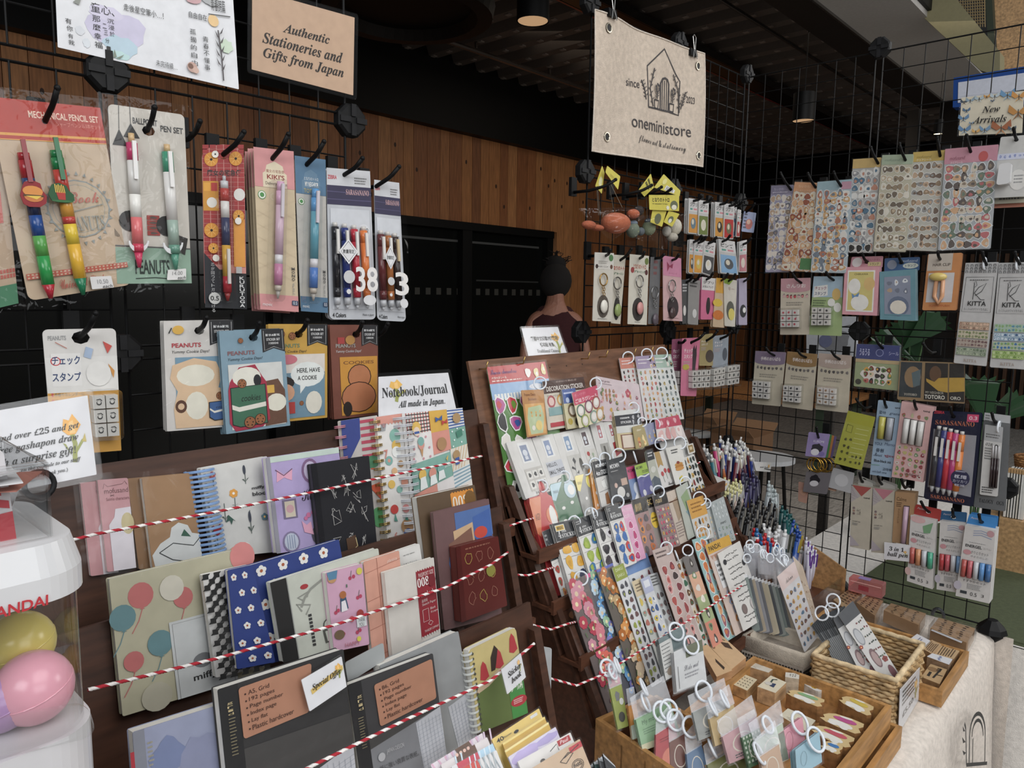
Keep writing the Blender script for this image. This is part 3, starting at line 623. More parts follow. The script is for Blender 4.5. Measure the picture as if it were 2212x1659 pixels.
card('poster','poster','white watercolour poster with handwritten Chinese verses at the top left','L',[(110,-245),(494,-150),(516,193),(125,102)],'dfe0e4',[
wash(.30,.80,.17,.13,'c9c4dc',3),wash(.25,.71,.1,.05,'cfcadf',9),wash(.32,.90,.1,.07,'b5cddb',4),wash(.30,.96,.06,.03,'b9d8d8',5),wash(.11,.86,.025,.03,'d5d8de',6),wash(.14,.93,.02,.035,'d5dae0',7),
t_(.17,.66,.29,.72,'童心、','222'),t_(.175,.74,.215,.78,'那'),t_(.175,.795,.215,.835,'麼'),t_(.18,.85,.215,.89,'幸'),t_(.18,.905,.22,.945,'福'),t_(.04,.80,.07,.835,'有'),t_(.045,.845,.075,.88,'你'),t_(.05,.895,.075,.925,'有'),t_(.05,.935,.08,.965,'我'),
t_(.25,.74,.285,.77,'沉'),t_(.255,.78,.285,.81,'浸'),t_(.26,.82,.285,.85,'於'),t_(.225,.78,.245,.81,'二'),t_(.23,.82,.25,.85,'三'),t_(.235,.87,.255,.9,'分'),t_(.24,.92,.26,.95,'一'),t_(.34,.62,.56,.665,'走後星空筆小…！','444'),
p_('7f8a7c',(.27,.985),(.28,.93),(.29,.975)),p_('7f8a7c',(.285,.985),(.33,.95),(.31,.98)),p_('8b8f88',(.08,.69),(.13,.63),(.11,.70)),
t_(.71,.57,.82,.61,'自由自在','333'),e_(.86,.595,.033,'e6c187'),wash(.93,.74,.05,.045,'c9dac4',12),wash(.74,.49,.06,.03,'c9a0a4',8),wash(.85,.47,.06,.035,'aeb0b2',11),t_(.85,.45,.94,.53,'青春詩篇','333'),l_(.006,'555',(.83,.56),(.97,.545)),
*[t_(.71,.68+.05*i,.745,.715+.05*i,c,'333')for i,c in enumerate('孤獨的自由')],*[t_(.785,.71+.045*i,.82,.745+.045*i,c,'333')for i,c in enumerate('青春不懂事')],*sprig(.90,.97,.32),e_(.71,.93,.03,'c3a093'),e_(.70,.925,.016,'7b5b4d'),e_(.73,.945,.018,'cfae9f'),t_(.50,.935,.62,.975,'未完待續…','444')],off=.012,th=.001,r=.001)
lamsign('shop_sign','tan laminated sign reading Authentic Stationeries and Gifts from Japan','L',[(545,-24),(766,38),(763,206),(544,150)],[t_(.28,.31,.74,.43,'Authentic','26211f','S'),t_(.09,.49,.88,.63,'Stationeries and','26211f','S'),t_(.10,.68,.89,.84,'Gifts from Japan','26211f','S')],base='c4a285')
PLATE=dict(off=.04)
# pencil set, ball pen set
def pens_on(root,pl,off,items):
 for(a,b,rp,segs,*cl)in items:
  A=PT(pl,*a,off);B=PT(pl,*b,off);r=rp*(A-EYE).dot(FW)/FPX;pen3(root,A,B,r,segs,clip=(cl[0],NRM(pl),cl[1]if len(cl)>1 else .2)if cl else None)
def tagpart(root,name,pl,off,q,base,art=(),pts=None,th=.0012,kind='p',r=.001):
 F=Face([PT(pl,*p,off)for p in q],NRM(pl));mb=MB();plate(mb,F,th,mat(base,kind)if isinstance(base,str)else base,r,pts=pts);draw(mb,F,art,kind=kind);return mb.build(name,root)
HOLLY=[(.1,.3),(.0,.6),(.1,.9),(.3,1),(.7,1),(.95,.85),(1,.55),(.85,.35),(.8,.1),(.5,0),(.2,.1)]
card('pencil_pack','pencil pack','bagged pencil set cut off by the left photo edge','L',[(-170,190),(-5,208),(40,655),(-110,690)],'b59c82',[r_(0,0,1,.2,'a83232'),q_(.0,.82,1,.87,22,2,'b5594c'),r_(0,.9,1,1,'3f7a58'),r_(.6,.45,.9,.6,'c25b4f')],off=.032,film=.008,seed=3)
o=card('pencil_pack','pencil pack','bagged mechanical pencil set with red header, charms and a 10.50 price sticker','L',[(-28,208),(216,233),(284,615),(62,650)],'c0a88c',[
r_(0,0,1,.2,'b23426'),r_(0,.165,1,.178,'d99a3a'),r_(0,.195,1,.2,'d99a3a'),t_(.32,.05,.96,.085,'MECHANICAL PENCIL SET','e8c8b4','b'),t_(.55,.095,.97,.12,'シャープペンシル3本セット','d98a78'),
e_(.62,.55,.30,'8a8f8c'),e_(.62,.55,.285,'b8a488'),e_(.62,.55,.25,'8a8f8c'),e_(.62,.55,.245,'bba78b'),*[p_('8a8f8c',(.62+.29*math.cos(a),.55+.29*math.sin(a)*.62),(.62+.325*math.cos(a+.06),.55+.325*math.sin(a+.06)*.62),(.62+.29*math.cos(a+.12),.55+.29*math.sin(a+.12)*.62))for a in[i*.25 for i in range(25)]],
t_(.5,.46,.82,.52,'Book','b55a48','c'),t_(.45,.59,.84,.67,'PEANUTS','8b8e88','U'),l_(.01,'8b8e88',(.42,.58),(.85,.53)),q_(.02,.865,.99,.895,26,2,'b5533f',None,.0),q_(.02,.865,.99,.895,26,2,'c0a88c',None,.25),t_(.3,.915,.80,.965,'Universal Studios','b04a3c','c')],
hk=((97,262),(124,190)),hr=.011,film=.011,r=.008,seed=5)
pens_on(o,'L',.047,[((50,330),(110,645),13,[(.05,'a3202a',.9),(.17,'a3202a',1),(.23,'23406e',1),(.42,'26304f',1),(.56,'23498a',1),(.70,'4f9a45',1),(.90,'1f8f43',(1,1)),(1,'a8182c',(1,.3))],'8b1d25',.06),((120,325),(180,637),13,[(.05,'177a44',.9),(.13,'177a44',1),(.30,'b83a2e',1),(.45,'d0932b',1),(.5,'b53a30',1),(.64,'d8b812',1),(.88,'d9a70f',1),(1,'11734c',(1,.3))],'156b3e',.06)])
tagpart(o,'charm','L',.056,[(40,385),(98,392),(104,448),(46,446)],'8e1a22',[e_(.5,.62,.36,'c9762e',.2),e_(.48,.42,.38,'d98a34',.2),r_(.12,.55,.88,.62,'4f3a1c'),p_('e2bd3a',(.2,.6),(.8,.58),(.6,.72),(.4,.66))],HOLLY,.002);tagpart(o,'charm','L',.056,[(102,392),(152,398),(166,440),(106,436)],'20562f',[p_('b32f25',(.3,.45),(.68,.45),(.62,.85),(.36,.85)),*[r_(.28+.07*i,.08+.05*(i%2),.32+.07*i,.5,'e3b63c')for i in range(6)],e_(.5,.92,.4,'2f6b38',.06)],HOLLY,.002)
tagpart(o,'price_sticker','L',.046,[(194,598),(240,596),(246,621),(199,625)],'d2d0cf',[t_(.3,.25,.8,.6,'10.50','888'),t_(.5,.7,.95,.97,'each','333','i')])
o=card('pen_pack','pen pack','bagged pink and green ball pen set with a 14.00 price sticker','L',[(233,224),(398,248),(414,612),(253,613)],'c6c0b6',[r_(0,.79,1,1,'8aa894'),l_(.008,'555',(0,.785),(1,.795)),t_(.30,.055,.62,.09,'BALLPOINT','444','b'),t_(.66,.08,.97,.115,'PEN SET','444','b'),l_(.008,'444',(.13,.0),(.12,.13)),p_('333',(.12,.13),(.03,.22),(.22,.22)),l_(.008,'444',(.27,0),(.27,.1)),p_('333',(.27,.09),(.17,.17),(.38,.17)),l_(.01,'666',(.0,.78),(1,.79)),
t_(.24,.86,.70,.945,'PEANUTS','26322c','b'),l_(.012,'26322c',(.24,.97),(.5,.965),(.78,.975)),q_(.41,.60,.6,.72,1,4,'9a3a34','5a4a44',.06),p_('2e2b28',(.83,.71),(.97,.73),(.92,.83),(.79,.8)),e_(.2,.64,.14,'2b2a29'),e_(.68,.66,.14,'2b2a29')],
hk=((318,281),(334,232)),hr=.008,film=.012,r=.006,seed=6)
pens_on(o,'L',.047,[((283,288),(301,578),11.5,[(.07,'c9a877',.55),(.2,'bf3566',1),(.45,'d8d6d2',1),(.62,'e0ded8',1),(.82,'d4686a',1),(.88,'c2324f',1),(1,'c8325a',(.8,.3))],'e6e4e2',.2),((360,312),(380,582),11.5,[(.06,'c9a877',.55),(.22,'3f9273',1),(.6,'dcdad6',1),(.8,'93a89c',1),(.87,'5f8f7c',1),(1,'4f8f78',(.8,.3))],'e6e4e2',.2)])
for(x,y)in((300,528),(374,532)):
 F=Face([PT('L',x-22,y-8,.05),PT('L',x+22,y-8,.05),PT('L',x+22,y+20,.05),PT('L',x-22,y+20,.05)],NRM('L'));mb=MB();plate(mb,F,.002,mat('d8d8da','s'),pts=[(.5+.5*math.cos(a),.0+.9*math.sin(a))for a in[math.pi*i/10 for i in range(11)]]+[(.5-.42*math.cos(a),.0+.5*math.sin(a))for a in[math.pi*i/10 for i in range(11)]]);mb.build('strap',o)
tagpart(o,'price_sticker','L',.046,[(363,583),(402,580),(402,604),(361,605)],'d6d4d2',[t_(.25,.2,.8,.55,'14.00','888'),t_(.55,.65,.97,.95,'each','333','i')])
# brick pencil card
br=[q_(0,0,1,.73,6,26,'9c2f30',None,.06)]
sunf=lambda u,v,s:[e_(u,v,s,'d08a1e'),*[l_(.008,'f0c66a',(u,v),(u+s*.8*math.cos(a),v+s*.8*math.sin(a)*.28))for a in[i*.785 for i in range(8)]],e_(u,v,s*.18,'2a1a12')]
ARCH=[(0,.07),(0,1),(1,1),(1,.07)]+[(.5+.5*math.cos(a),.07-.07*math.sin(a))for a in[math.pi*i/10 for i in range(1,10)]]
ARCH=[(.5+.5*math.cos(a),.08-.08*math.sin(a))for a in[math.pi*i/12 for i in range(13)]]+[(0,.97),(.04,1),(.96,1),(1,.97)]
o=card('pencil_card','pencil card','arch-topped red brick patterned mechanical pencil card with orange flowers','L',[(436,312),(527,312),(533,668),(443,664)],'c9867e',br+[p_('26282e',(0,.66),(.35,.76),(.42,.76),(.42,1),(0,1)),r_(.4,.78,1,1,'1d1f24'),t_(.1,.15,.92,.19,'魔女の宅急便','333','b'),r_(.0,.22,.36,.40,'c78a22'),r_(.02,.23,.17,.28,'d99a2a'),r_(.19,.23,.34,.28,'b23a34'),e_(.2,.35,.12,'d8d4cc'),r_(.70,.45,.98,.74,'d58f2c'),e_(.86,.30,.14,'d4d0ca'),
*sunf(.2,.09,.16),*sunf(.78,.085,.16),*sunf(.17,.52,.17),*sunf(.82,.43,.14),*sunf(.2,.63,.12),e_(.28,.06,.08,'dcd8d0'),e_(.28,.06,.02,'222'),e_(.8,.46,.08,'dcd8d0'),e_(.25,.69,.08,'dcd8d0'),
*[t_(.13,.72+.026*i,.21,.74+.026*i,c,'bbb')for i,c in enumerate('芯が回ってトガリつづける')],e_(.2,.94,.14,'b9b9b6'),t_(.1,.925,.3,.955,'0.5','222','b'),*[t_(.80,.8+.024*i,.92,.82+.024*i,c,'ccc','b')for i,c in enumerate('KURUTOGA')],r_(.72,.74,.86,.78,'aaa')],
hk=((482,334),(527,285)),hr=.008,pts=ARCH,holds='the red brick pencil card',seed=8)
pens_on(o,'L',.046,[((484,380),(492,650),9,[(.04,'b9b9bb',.4),(.1,'c9c9cc',.9),(.2,'b5423c',1),(.33,'d8d4d0',1),(.55,'3b3f5e',1),(.8,'cf9d2f',1),(.93,'a92330',1),(1,'8e2a2a',(.8,.3))],'d8d0cc',.72)])
F=Face([PT('L',472,372,.056),PT('L',505,374,.056),PT('L',510,655,.056),PT('L',478,653,.056)],NRM('L'));mb=MB();plate(mb,F,.012,ACRY,.006);mb.build('blister',o)
def graph(name,q,top,base,label,hk,pc,words,n=1,clipc='d8cfd8'):
 o=card('pencil_card','pencil card',label,'L',q,base,[r_(0,0,1,.235,top),r_(0,.90,1,1,top),p_(words[2],(.2,.235),(.2,.15),(.26,.14),(.3,.1),(.5,.075),(.7,.1),(.74,.14),(.8,.15),(.8,.235)),t_(.28,.125,.74,.145,words[3],words[4]),t_(.30,.155,.74,.185,words[0],words[4],'b'),t_(.26,.2,.8,.225,words[1],words[5]),e_(.16,.285,.1,'5b9a5a'),e_(.16,.285,.085,'e4e0d8'),e_(.16,.285,.055,'4d8f4d'),*[l_(.004,'c3b296' if base[0]=='c' else 'a9a9a6',(0,.3+.08*i),(1,.42+.08*i))for i in range(6)],*[l_(.004,'c3b296' if base[0]=='c' else 'a9a9a6',(1,.3+.08*i),(0,.42+.08*i))for i in range(6)],*[t_(.84,.72+.022*i,.92,.738+.022*i,c,'444','b')for i,c in enumerate('MONO')],*[t_(.85,.82+.015*i,.9,.832+.015*i,c,'888')for i,c in enumerate('graph')],t_(.06,.955,.3,.975,'movic','ddd'),r_(.82,.93,.98,.96,'384a66'),t_(.85,.935,.95,.955,'0.5','ddd')],hk=hk,hr=.009,r=.008,n=n,dn=.009)
 q0,q1,q2,q3=q;ua=.6;a=(q0[0]+(q1[0]-q0[0])*.68,q0[1]+(q3[1]-q0[1])*.215);b=(q3[0]+(q2[0]-q3[0])*.46,q0[1]+(q3[1]-q0[1])*.935)
 pens_on(o,'L',.047,[(a,b,9,[(.08,pc[0],.85),(.2,pc[0],1),(.62,pc[1],1),(.70,'d8d4d8',.95),(.88,pc[2],1),(.93,'c2b6a8',.8),(1,'a9a29a',(.6,.2))],clipc,.16)])
 F=Face([PT('L',a[0]-14,a[1]-6,.058),PT('L',a[0]+16,a[1]-6,.058),PT('L',b[0]+16,b[1]+6,.058),PT('L',b[0]-16,b[1]+6,.058)],NRM('L'));mb=MB();plate(mb,F,.014,ACRY,.006);mb.build('blister',o);return o
graph('a',[(636,336),(703,345),(708,676),(650,672)],'4f7390','b9b5ae','blue-topped mechanical pencil card beside the pink-topped one',((662,356),(700,306)),('5b9bd0','5d9db0','4f7ac0'),('MY NEIGHBOR','TOTORO','5f7f98','となりのトトロ','d8d8d4','d3b94a'))
graph('b',[(547,317),(634,327),(645,674),(562,668)],'cf8d8d','cbb897','pink-topped cream mechanical pencil card in front of its stack',((588,343),(623,290)),('d8a8c6','cfaec0','c27da0'),("KIKI'S",'Delivery Service','d9cbae','魔女の宅急便','8e3230','4a3a34'),4)
def zip4(q,label,hk,cols,n=1):
 o=card('pen_pouch','pen pouch',label,'L',q,'b9bcc2',[r_(0,.0,1,.11,'c6c7cb'),r_(0,.11,1,.235,'35314e'),l_(.01,'5f5a80',(0,.15),(1,.155)),l_(.01,'5f5a80',(0,.2),(1,.2)),t_(.42,.13,.95,.165,'SARASANANO','c9a0a0','U'),t_(.02,.045,.22,.07,'ZEBRA','c03340','b'),x_(.62,.05,.92,.1,3,'777'),r_(.06,.26,.94,.93,'c9ccd2'),e_(.8,.4,.13,'d5d7dc'),t_(.7,.38,.9,.425,'0.38','666'),e_(.45,.48,.01,'333'),t_(.06,.955,.34,.985,'4 Colors','222','b'),t_(.7,.96,.95,.98,'Made in Japan','555','i')],hk=hk,hr=.007,r=.008,n=n,seed=9,holds='up the '+label)
 q0,q1,q2,q3=q;m=len(cols)
 for i,c in enumerate(cols):
  f=(i+.8)/(m+.6);a=(q0[0]+(q1[0]-q0[0])*f+2,q0[1]+(q3[1]-q0[1])*.36+i*3);b=(q3[0]+(q2[0]-q3[0])*f,q0[1]+(q3[1]-q0[1])*.93)
  pens_on(o,'L',.046,[(a,b,8.5,[(.05,'c9c5c0',.6),(.2,c,.95),(.75,c,1),(.86,c,1),(.95,'b5b7bb',.8),(1,'c5c7cb',(.5,.2))],'e0ddd8' if c!='3a2f2e' else 'cdb892',.22)])
 F=root_F[o.name];mb=MB();G=Face([F.at(.03,.25,.017),F.at(.97,.25,.017),F.at(.97,.95,.017),F.at(.03,.95,.017)],F.n)
 draw(mb,G,[p_('e4e4e6',(.3,.3),(.52,.42),(.3,.54),(.08,.42)),p_('777',(.3,.32),(.48,.42),(.3,.52),(.12,.42)),p_('dedee0',(.3,.33),(.47,.42),(.3,.51),(.13,.42)),t_(.17,.4,.43,.44,'數量限定','444','b'),t_(.45,.56,.97,.80,'38' if n>1 else '3','e6e3e0','b'),e_(.3,.66,.13,'c9c9ca'),e_(.28,.8,.05,'dcdcdc'),e_(.76,.88,.15,'d8d8da',.05)],0);mb.build('printed_film',o);sleeve(o,G,.0,.001,seed=4,wav=.0016);return o
zip4([(808,388),(862,395),(877,695),(815,692)],'rear zip pouch of brown pens at the right end of the left grid',((812,403),(862,360)),['5d2a2c','a5622f','3a2f2e'])
zip4([(705,362),(799,370),(812,690),(712,690)],'zip pouch of four coloured pens printed with a large 38',((743,378),(783,342)),['26262a','2d3a78','b52336','d9752c'],3)
for i,(h,t)in enumerate([((408,300),(432,262)),((815,727),(838,700))]):hook('L',h,t,['no product, right of the bagged ball pen set','no product, right of the brown sticker pack'][i],.03)
# second row
o=card('stamp_set','stamp set','white hang card stamp set with tiny stamps in a blister above the capsule machine','L',[(91,712),(250,709),(262,973),(114,985)],'d2cfcb',[r_(0,.5,1,1,'d29a35'),r_(0,.22,1,.5,'d8d6d2'),t_(.06,.05,.3,.085,'PEANUTS','999','b'),r_(.08,.19,.48,.45,'dedcd9'),e_(.14,.25,.07,'c43b3f'),e_(.14,.25,.055,'e4dcdc'),t_(.09,.21,.47,.28,'チェック','34456e','b'),t_(.08,.34,.47,.41,'スタンプ','34456e','b'),t_(.09,.5,.5,.53,'手帳やカレンダーに','555'),t_(.09,.55,.46,.58,'ラベルやメモに','555'),t_(.09,.6,.5,.63,'メッセージに添えて','555'),*[r_(.05,.5+.05*i,.075,.53+.05*i,'c55050')for i in range(3)],e_(.28,.7,.18,'4e9aa3',.05),x_(.14,.67,.42,.73,2,'bfe0e0'),p_('9fb2cc',(.56,.14),(.66,.16),(.62,.24),(.52,.22)),p_('c44a40',(.8,.1),(.93,.14),(.86,.2)),p_('c98a3a',(.86,.28),(.95,.34),(.93,.4)),l_(.012,'b9786a',(.15,.1),(.3,.15)),e_(.72,.36,.18,'dcdad6',.1),e_(.72,.64,.12,'d9d4cc',.09),e_(.86,.66,.06,'d9b23c',.05)],hk=((172,729),(207,677)),hr=.01,r=.006,n=1,seed=2)
F=Face([PT('L',188,850,.045),PT('L',250,846,.045),PT('L',254,940,.045),PT('L',196,944,.045)],NRM('L'))
for j in range(3):
 for i in range(2):
  G=Face([F.at(.06+.46*i,.04+.32*j,.014),F.at(.06+.46*i+.42,.04+.32*j,.014),F.at(.06+.46*i+.42,.04+.32*j+.29,.014),F.at(.06+.46*i,.04+.32*j+.29,.014)],F.n);mb=MB();plate(mb,G,.013,mat('cfccc6','s'),.0);draw(mb,G,[e_(.5,.55,.22,'444'),e_(.5,.5,.15,'cfccc6'),l_(.08,'444',(.3,.3),(.6,.25),(.75,.4))]);mb.build('stamp_block',o)
mb=MB();G=Face([F.at(-.08,-.08,.018),F.at(1.08,-.08,.018),F.at(1.08,1.06,.018),F.at(-.08,1.06,.018)],F.n);plate(mb,G,.018,ACRY,.006);mb.build('blister',o)
rib=[p_('27272a',(.64,0),(1,0),(1,.23),(.82,.19),(.64,.23)),t_(.70,.045,.93,.07,'耐水&耐光','ddd','b'),t_(.71,.09,.93,.115,'STICKER SET','ddd','b'),t_(.74,.13,.9,.15,'3 DESIGNS','ddd','b'),l_(.006,'ccc',(.67,.015),(.67,.21),(.82,.175),(.97,.21),(.97,.015))]
cookie=lambda u,v,s:[e_(u,v,s,'3a2418'),e_(u,v,s*.9,'9a6038'),*[e_(u+s*.5*math.cos(a*2.4),v+s*.4*math.sin(a*2.4),s*.13,'3a2418')for a in range(5)]]
def cbox(u0,v0,u1,v1,c,st='e0dcd0'):return[p_('1e1e1e',(u0-.012,v0-.006),(u1+.012,v0-.02),(u1+.012,v1+.0),(u0+.2*(u1-u0),v1+.012),(u0-.012,v1-.02)),p_(c,(u0,v0),(u1,v0-.014),(u1,v1-.006),(u0+.2*(u1-u0),v1+.004),(u0,v1-.026)),p_(st,(u0,v0+.5*(v1-v0)-.03),(u0+.2*(u1-u0),v0+.5*(v1-v0)),(u1,v0+.5*(v1-v0)-.03),(u1,v0+.62*(v1-v0)-.03),(u0+.2*(u1-u0),v0+.62*(v1-v0)),(u0,v0+.62*(v1-v0)-.03)),t_(u0+.28*(u1-u0),v0+.2*(v1-v0),u0+.85*(u1-u0),v0+.36*(v1-v0),'cookies','1e1e1e','i')]
def pst(label,q,base,tc,art,hk,n,off=.04,sc='333'):
 return card('sticker_pack','sticker pack',label,'L',q,base,rib+[t_(.1,.2,.51,.24,'PEANUTS',tc,'b'),t_(.1,.265,.63,.30,'Yummy Cookie Days!',sc,'i')]+art,hk=hk,hr=.007,r=.001,n=n,dn=.006,film=.004,seed=len(art),off=off)
pst('white cookie sticker set pack with a little blue cookie box',[(353,694),(503,691),(512,920),(361,932)],'cfcbc6','b5303c',[r_(.14,.33,.98,.97,'7296ac'),p_('d9b893',(.1,.4),(.4,.34),(.72,.38),(.8,.5),(.74,.62),(.98,.68),(.98,.98),(.12,.98),(.1,.8),(.16,.64),(.06,.52)),e_(.42,.5,.27,'e0dccb',.1),e_(.42,.78,.16,'e0dccb',.13),e_(.2,.78,.08,'5b3a2a',.06),e_(.2,.78,.045,'d9b893',.03),*cookie(.76,.70,.06),*cookie(.84,.72,.06),*cbox(.6,.76,.92,.92,'3c5f92'),e_(.19,.08,.08,'d8a93c',.04),l_(.015,'222',(.1,.06),(.06,.11))],((428,714),(446,686)),3)
pst('yellow cookie sticker set pack with a speech bubble reading here have a cookie',[(579,700),(707,700),(707,902),(588,914)],'c79a36','6d8a6c',[r_(.1,.31,.95,.97,'d9d0c8'),r_(.1,.5,.95,.97,'6f90a3'),e_(.64,.52,.30,'dfe3e0',.13),t_(.45,.455,.86,.51,'HERE, HAVE','222','b'),t_(.46,.535,.8,.58,'A COOKIE','222','b'),p_('dfe3e0',(.5,.6),(.62,.63),(.5,.72)),*cookie(.52,.82,.04),e_(.3,.36,.16,'c9707e',.05),e_(.2,.6,.2,'2b2422',.07),e_(.24,.7,.16,'d5a07e',.09),r_(.12,.8,.4,.92,'b63a35'),e_(.74,.82,.15,'ded9ca',.12),*cookie(.2,.1,.06),*cookie(.38,.12,.06)],((643,722),(664,692)),2,.036)
pst('blue cookie sticker set pack with a green cookie box',[(473,715),(612,710),(627,919),(489,938)],'7f9dae','8f5a5c',[r_(.09,.33,.93,.97,'d2d3cf'),p_('6b4a38',(.6,.52),(.85,.5),(.95,.62),(.95,.96),(.6,.97)),e_(.8,.74,.16,'e0dccb',.09),r_(.62,.56,.78,.64,'d8a93c'),p_('a82a45',(.1,.5),(.25,.36),(.5,.34),(.6,.46),(.66,.52),(.68,.9),(.56,.97),(.14,.985),(.06,.9),(.07,.58)),e_(.36,.46,.22,'e2dfd2',.1),e_(.52,.5,.06,'26252a',.06),*cbox(.11,.56,.63,.94,'3e6f55'),*cookie(.28,.52,.07),*cookie(.36,.91,.09),*cookie(.52,.89,.085),*cookie(.3,.1,.04)],((545,729),(560,698)),4,.052,'2c3a40')
pst('brown cookie sticker set pack with an orange cookie-shaped sticker',[(712,702),(816,702),(817,896),(722,906)],'7a4536','a0a09a',[r_(.17,.34,.98,.97,'c98d25'),t_(.24,.385,.9,.42,'COOKIES','7a4b24','b'),e_(.58,.56,.26,'3a2015',.14),e_(.58,.56,.24,'b8754a',.13),e_(.56,.78,.39,'3a2015',.17),e_(.56,.78,.37,'b8734a',.16),e_(.3,.9,.1,'2a211d',.08),r_(.14,.13,.28,.2,'a83a38'),e_(.4,.16,.1,'b8863f',.05)],((768,722),(783,696)),4,.04,'ccc')
lamsign('offer_sign','white laminated sign offering a free gashapon draw, behind the capsule machine','A3',[(-42,893),(189,854),(209,1025),(-22,1072)],flowerart(.80,.42,.75)+[t_(-.0+.02,.30,.88,.40,'Spend over £25 and get','2a2a2c','S'),t_(.02,.44,.86,.55,'a free gashapon draw','2a2a2c','S'),t_(.02,.59,.82,.71,'with a surprise gift!','2a2a2c','S'),t_(.04,.74,.86,.80,'(Please return the capsule to our staff','2a2a2c','S'),t_(.2,.84,.72,.90,'after opened. Thank you.)','2a2a2c','S')],off=.06)
o=root_F and None;mb=MB();c=PT('A3',85,1047,.066);n=NRM('A3');a=V((0,1,0));b=n.cross(a);mb.tube([c+(a*math.cos(i*math.pi/10)+b*math.sin(i*math.pi/10))*.0135 for i in range(20)],.0028,mat('161618','k'),8,closed=True);mb.tube([c-b*.013*(1 if b.z>0 else-1),c-V((0,0,.085))],.006,mat('1c1c1f','k'),8);tag(mb.build('clip_stand',None,True),'black ring clip stand gripping the free draw sign','clip')
lamsign('notebook_sign','white laminated Notebook/Journal sign standing above the notebooks','A3',[(818,814),(968,805),(986,886),(818,902)],flowerart(.22,.30,.7,'ecb84e')+[t_(.04,.28,.93,.56,'Notebook/Journal','2a2a2c','U'),t_(.24,.64,.86,.85,'All made in Japan.','2a2a2c','S')],off=-.008)
# ================================================================== NOTEBOOK RACK
def book(cat,label,pl,q,base,art=(),off=0.0,th=.006,name='notebook',pages='e6e3da',film=None,r=.002,spiral=None,kind='p',**k):
 F=Face([PT(pl,*p,off)for p in q],NRM(pl));mb=MB()
 plate(mb,F,.0008,mat(base,kind),r);draw(mb,F,art,kind=kind);root=mb.build(name);tag(root,label,cat,k.get('group'));root_F[root.name]=F
 mb=MB();G=Face([F.at(.01,.006,-.0009),F.at(.985,.006,-.0009),F.at(.985,.994,-.0009),F.at(.01,.994,-.0009)],F.n);plate(mb,G,th,mat(pages),0);mb.build('page_block',root)
 mb=MB();G=Face([F.at(0,0,-th-.001),F.at(1,0,-th-.001),F.at(1,1,-th-.001),F.at(0,1,-th-.001)],F.n);plate(mb,G,.0008,mat(base,kind),r);mb.build('back_cover',root)
 if spiral:
  c,nr,rr,rad=spiral;mb=MB();ax=(F.q[3]-F.q[0]).normalized();sd=(F.q[1]-F.q[0]).normalized()
  for i in range(nr):
   for dv in(0,.012):
    ce=F.at(.0,(i+.5)/nr+dv,-th/2);mb.tube([ce+(sd*math.cos(a)+F.n*math.sin(a))*rr for a in[math.pi*j/6 for j in range(12)]],rad,mat(c,'m' if c=='b99a55' else 's'),5,closed=True)
  mb.build('spiral_binding',root,True)
  mb=MB();draw(mb,F,[r_(.03,(i+.5)/nr-.006,.065,(i+.5)/nr+.016,'2a2a2a')for i in range(nr)],.0002);mb.build('punched_holes',root)
 if film:sleeve(root,F,film if isinstance(film,float)else .006,.002,seed=len(label),wav=.002,mt=FILM if base in('2b2b2f','6f5050','8a8a90')else FILM2)
 return root
stem=lambda u,v,s,c='4a5a52':[l_(.01,c,(u,v),(u+.01,v-s)),p_(c,(u,v-.02),(u-.05,v-.3*s),(u-.02,v-.3*s)),p_(c,(u,v-.02),(u+.06,v-.35*s),(u+.03,v-.3*s))]
# back row
book('notebook','pink folder notebook with a lettered cat outline at the left end of the back row, rear copy','A3',[(173,1043),(236,1037),(256,1236),(196,1245)],'c48f93',[t_(.5,.08,.98,.13,'mofusand','7d5558'),l_(.02,'7d5558',(.5,.06),(.62,.02),(.75,.05),(.95,.03)),p_('d5cdd3',(.45,.5),(.6,.42),(.62,.36),(1,.34),(1,1),(.45,1))],-.010,.004,film=.008)
book('notebook','pink folder notebook with a lettered cat outline beside the kraft notebooks, front copy','A3',[(210,1037),(276,1032),(294,1226),(232,1236)],'c8959a',[t_(.18,.10,.97,.155,'mofusand','7d5558'),t_(.35,.17,.5,.19,'×','7d5558'),t_(.22,.2,.98,.235,'Sanrio characters','8a5a5e'),l_(.015,'7d5558',(.15,.1),(.2,.045),(.3,.08),(.8,.06),(.88,.03),(.95,.07)),p_('d9d3da',(.22,.5),(.42,.42),(.48,.33),(1,.32),(1,1),(.22,1)),e_(.85,.5,.22,'c5b78a',.12)],-.004,.004,film=.008)
book('notebook','brown kraft notebook mostly covered by the kraft one in front, back row','A3',[(275,1034),(400,1022),(430,1220),(300,1230)],'8d6a48',(),-.006,.006)
book('notebook','kraft notebook with a big white hat shape in the back row','A3',[(306,1033),(415,1021),(438,1215),(330,1228)],'9a7550',[p_('c9cccb',(.05,1),(.02,.86),(.2,.74),(.4,.68),(.45,.58),(.6,.53),(.78,.57),(.85,.66),(1,.68),(1,1)),l_(.02,'33383a',(.16,.84),(.45,.75),(.85,.8),(1,.72)),l_(.02,'33383a',(.16,.84),(.4,.93),(.7,.97)),p_('2f5a48',(.62,.68),(.7,.61),(.82,.7))],.006,.008,film=.008)
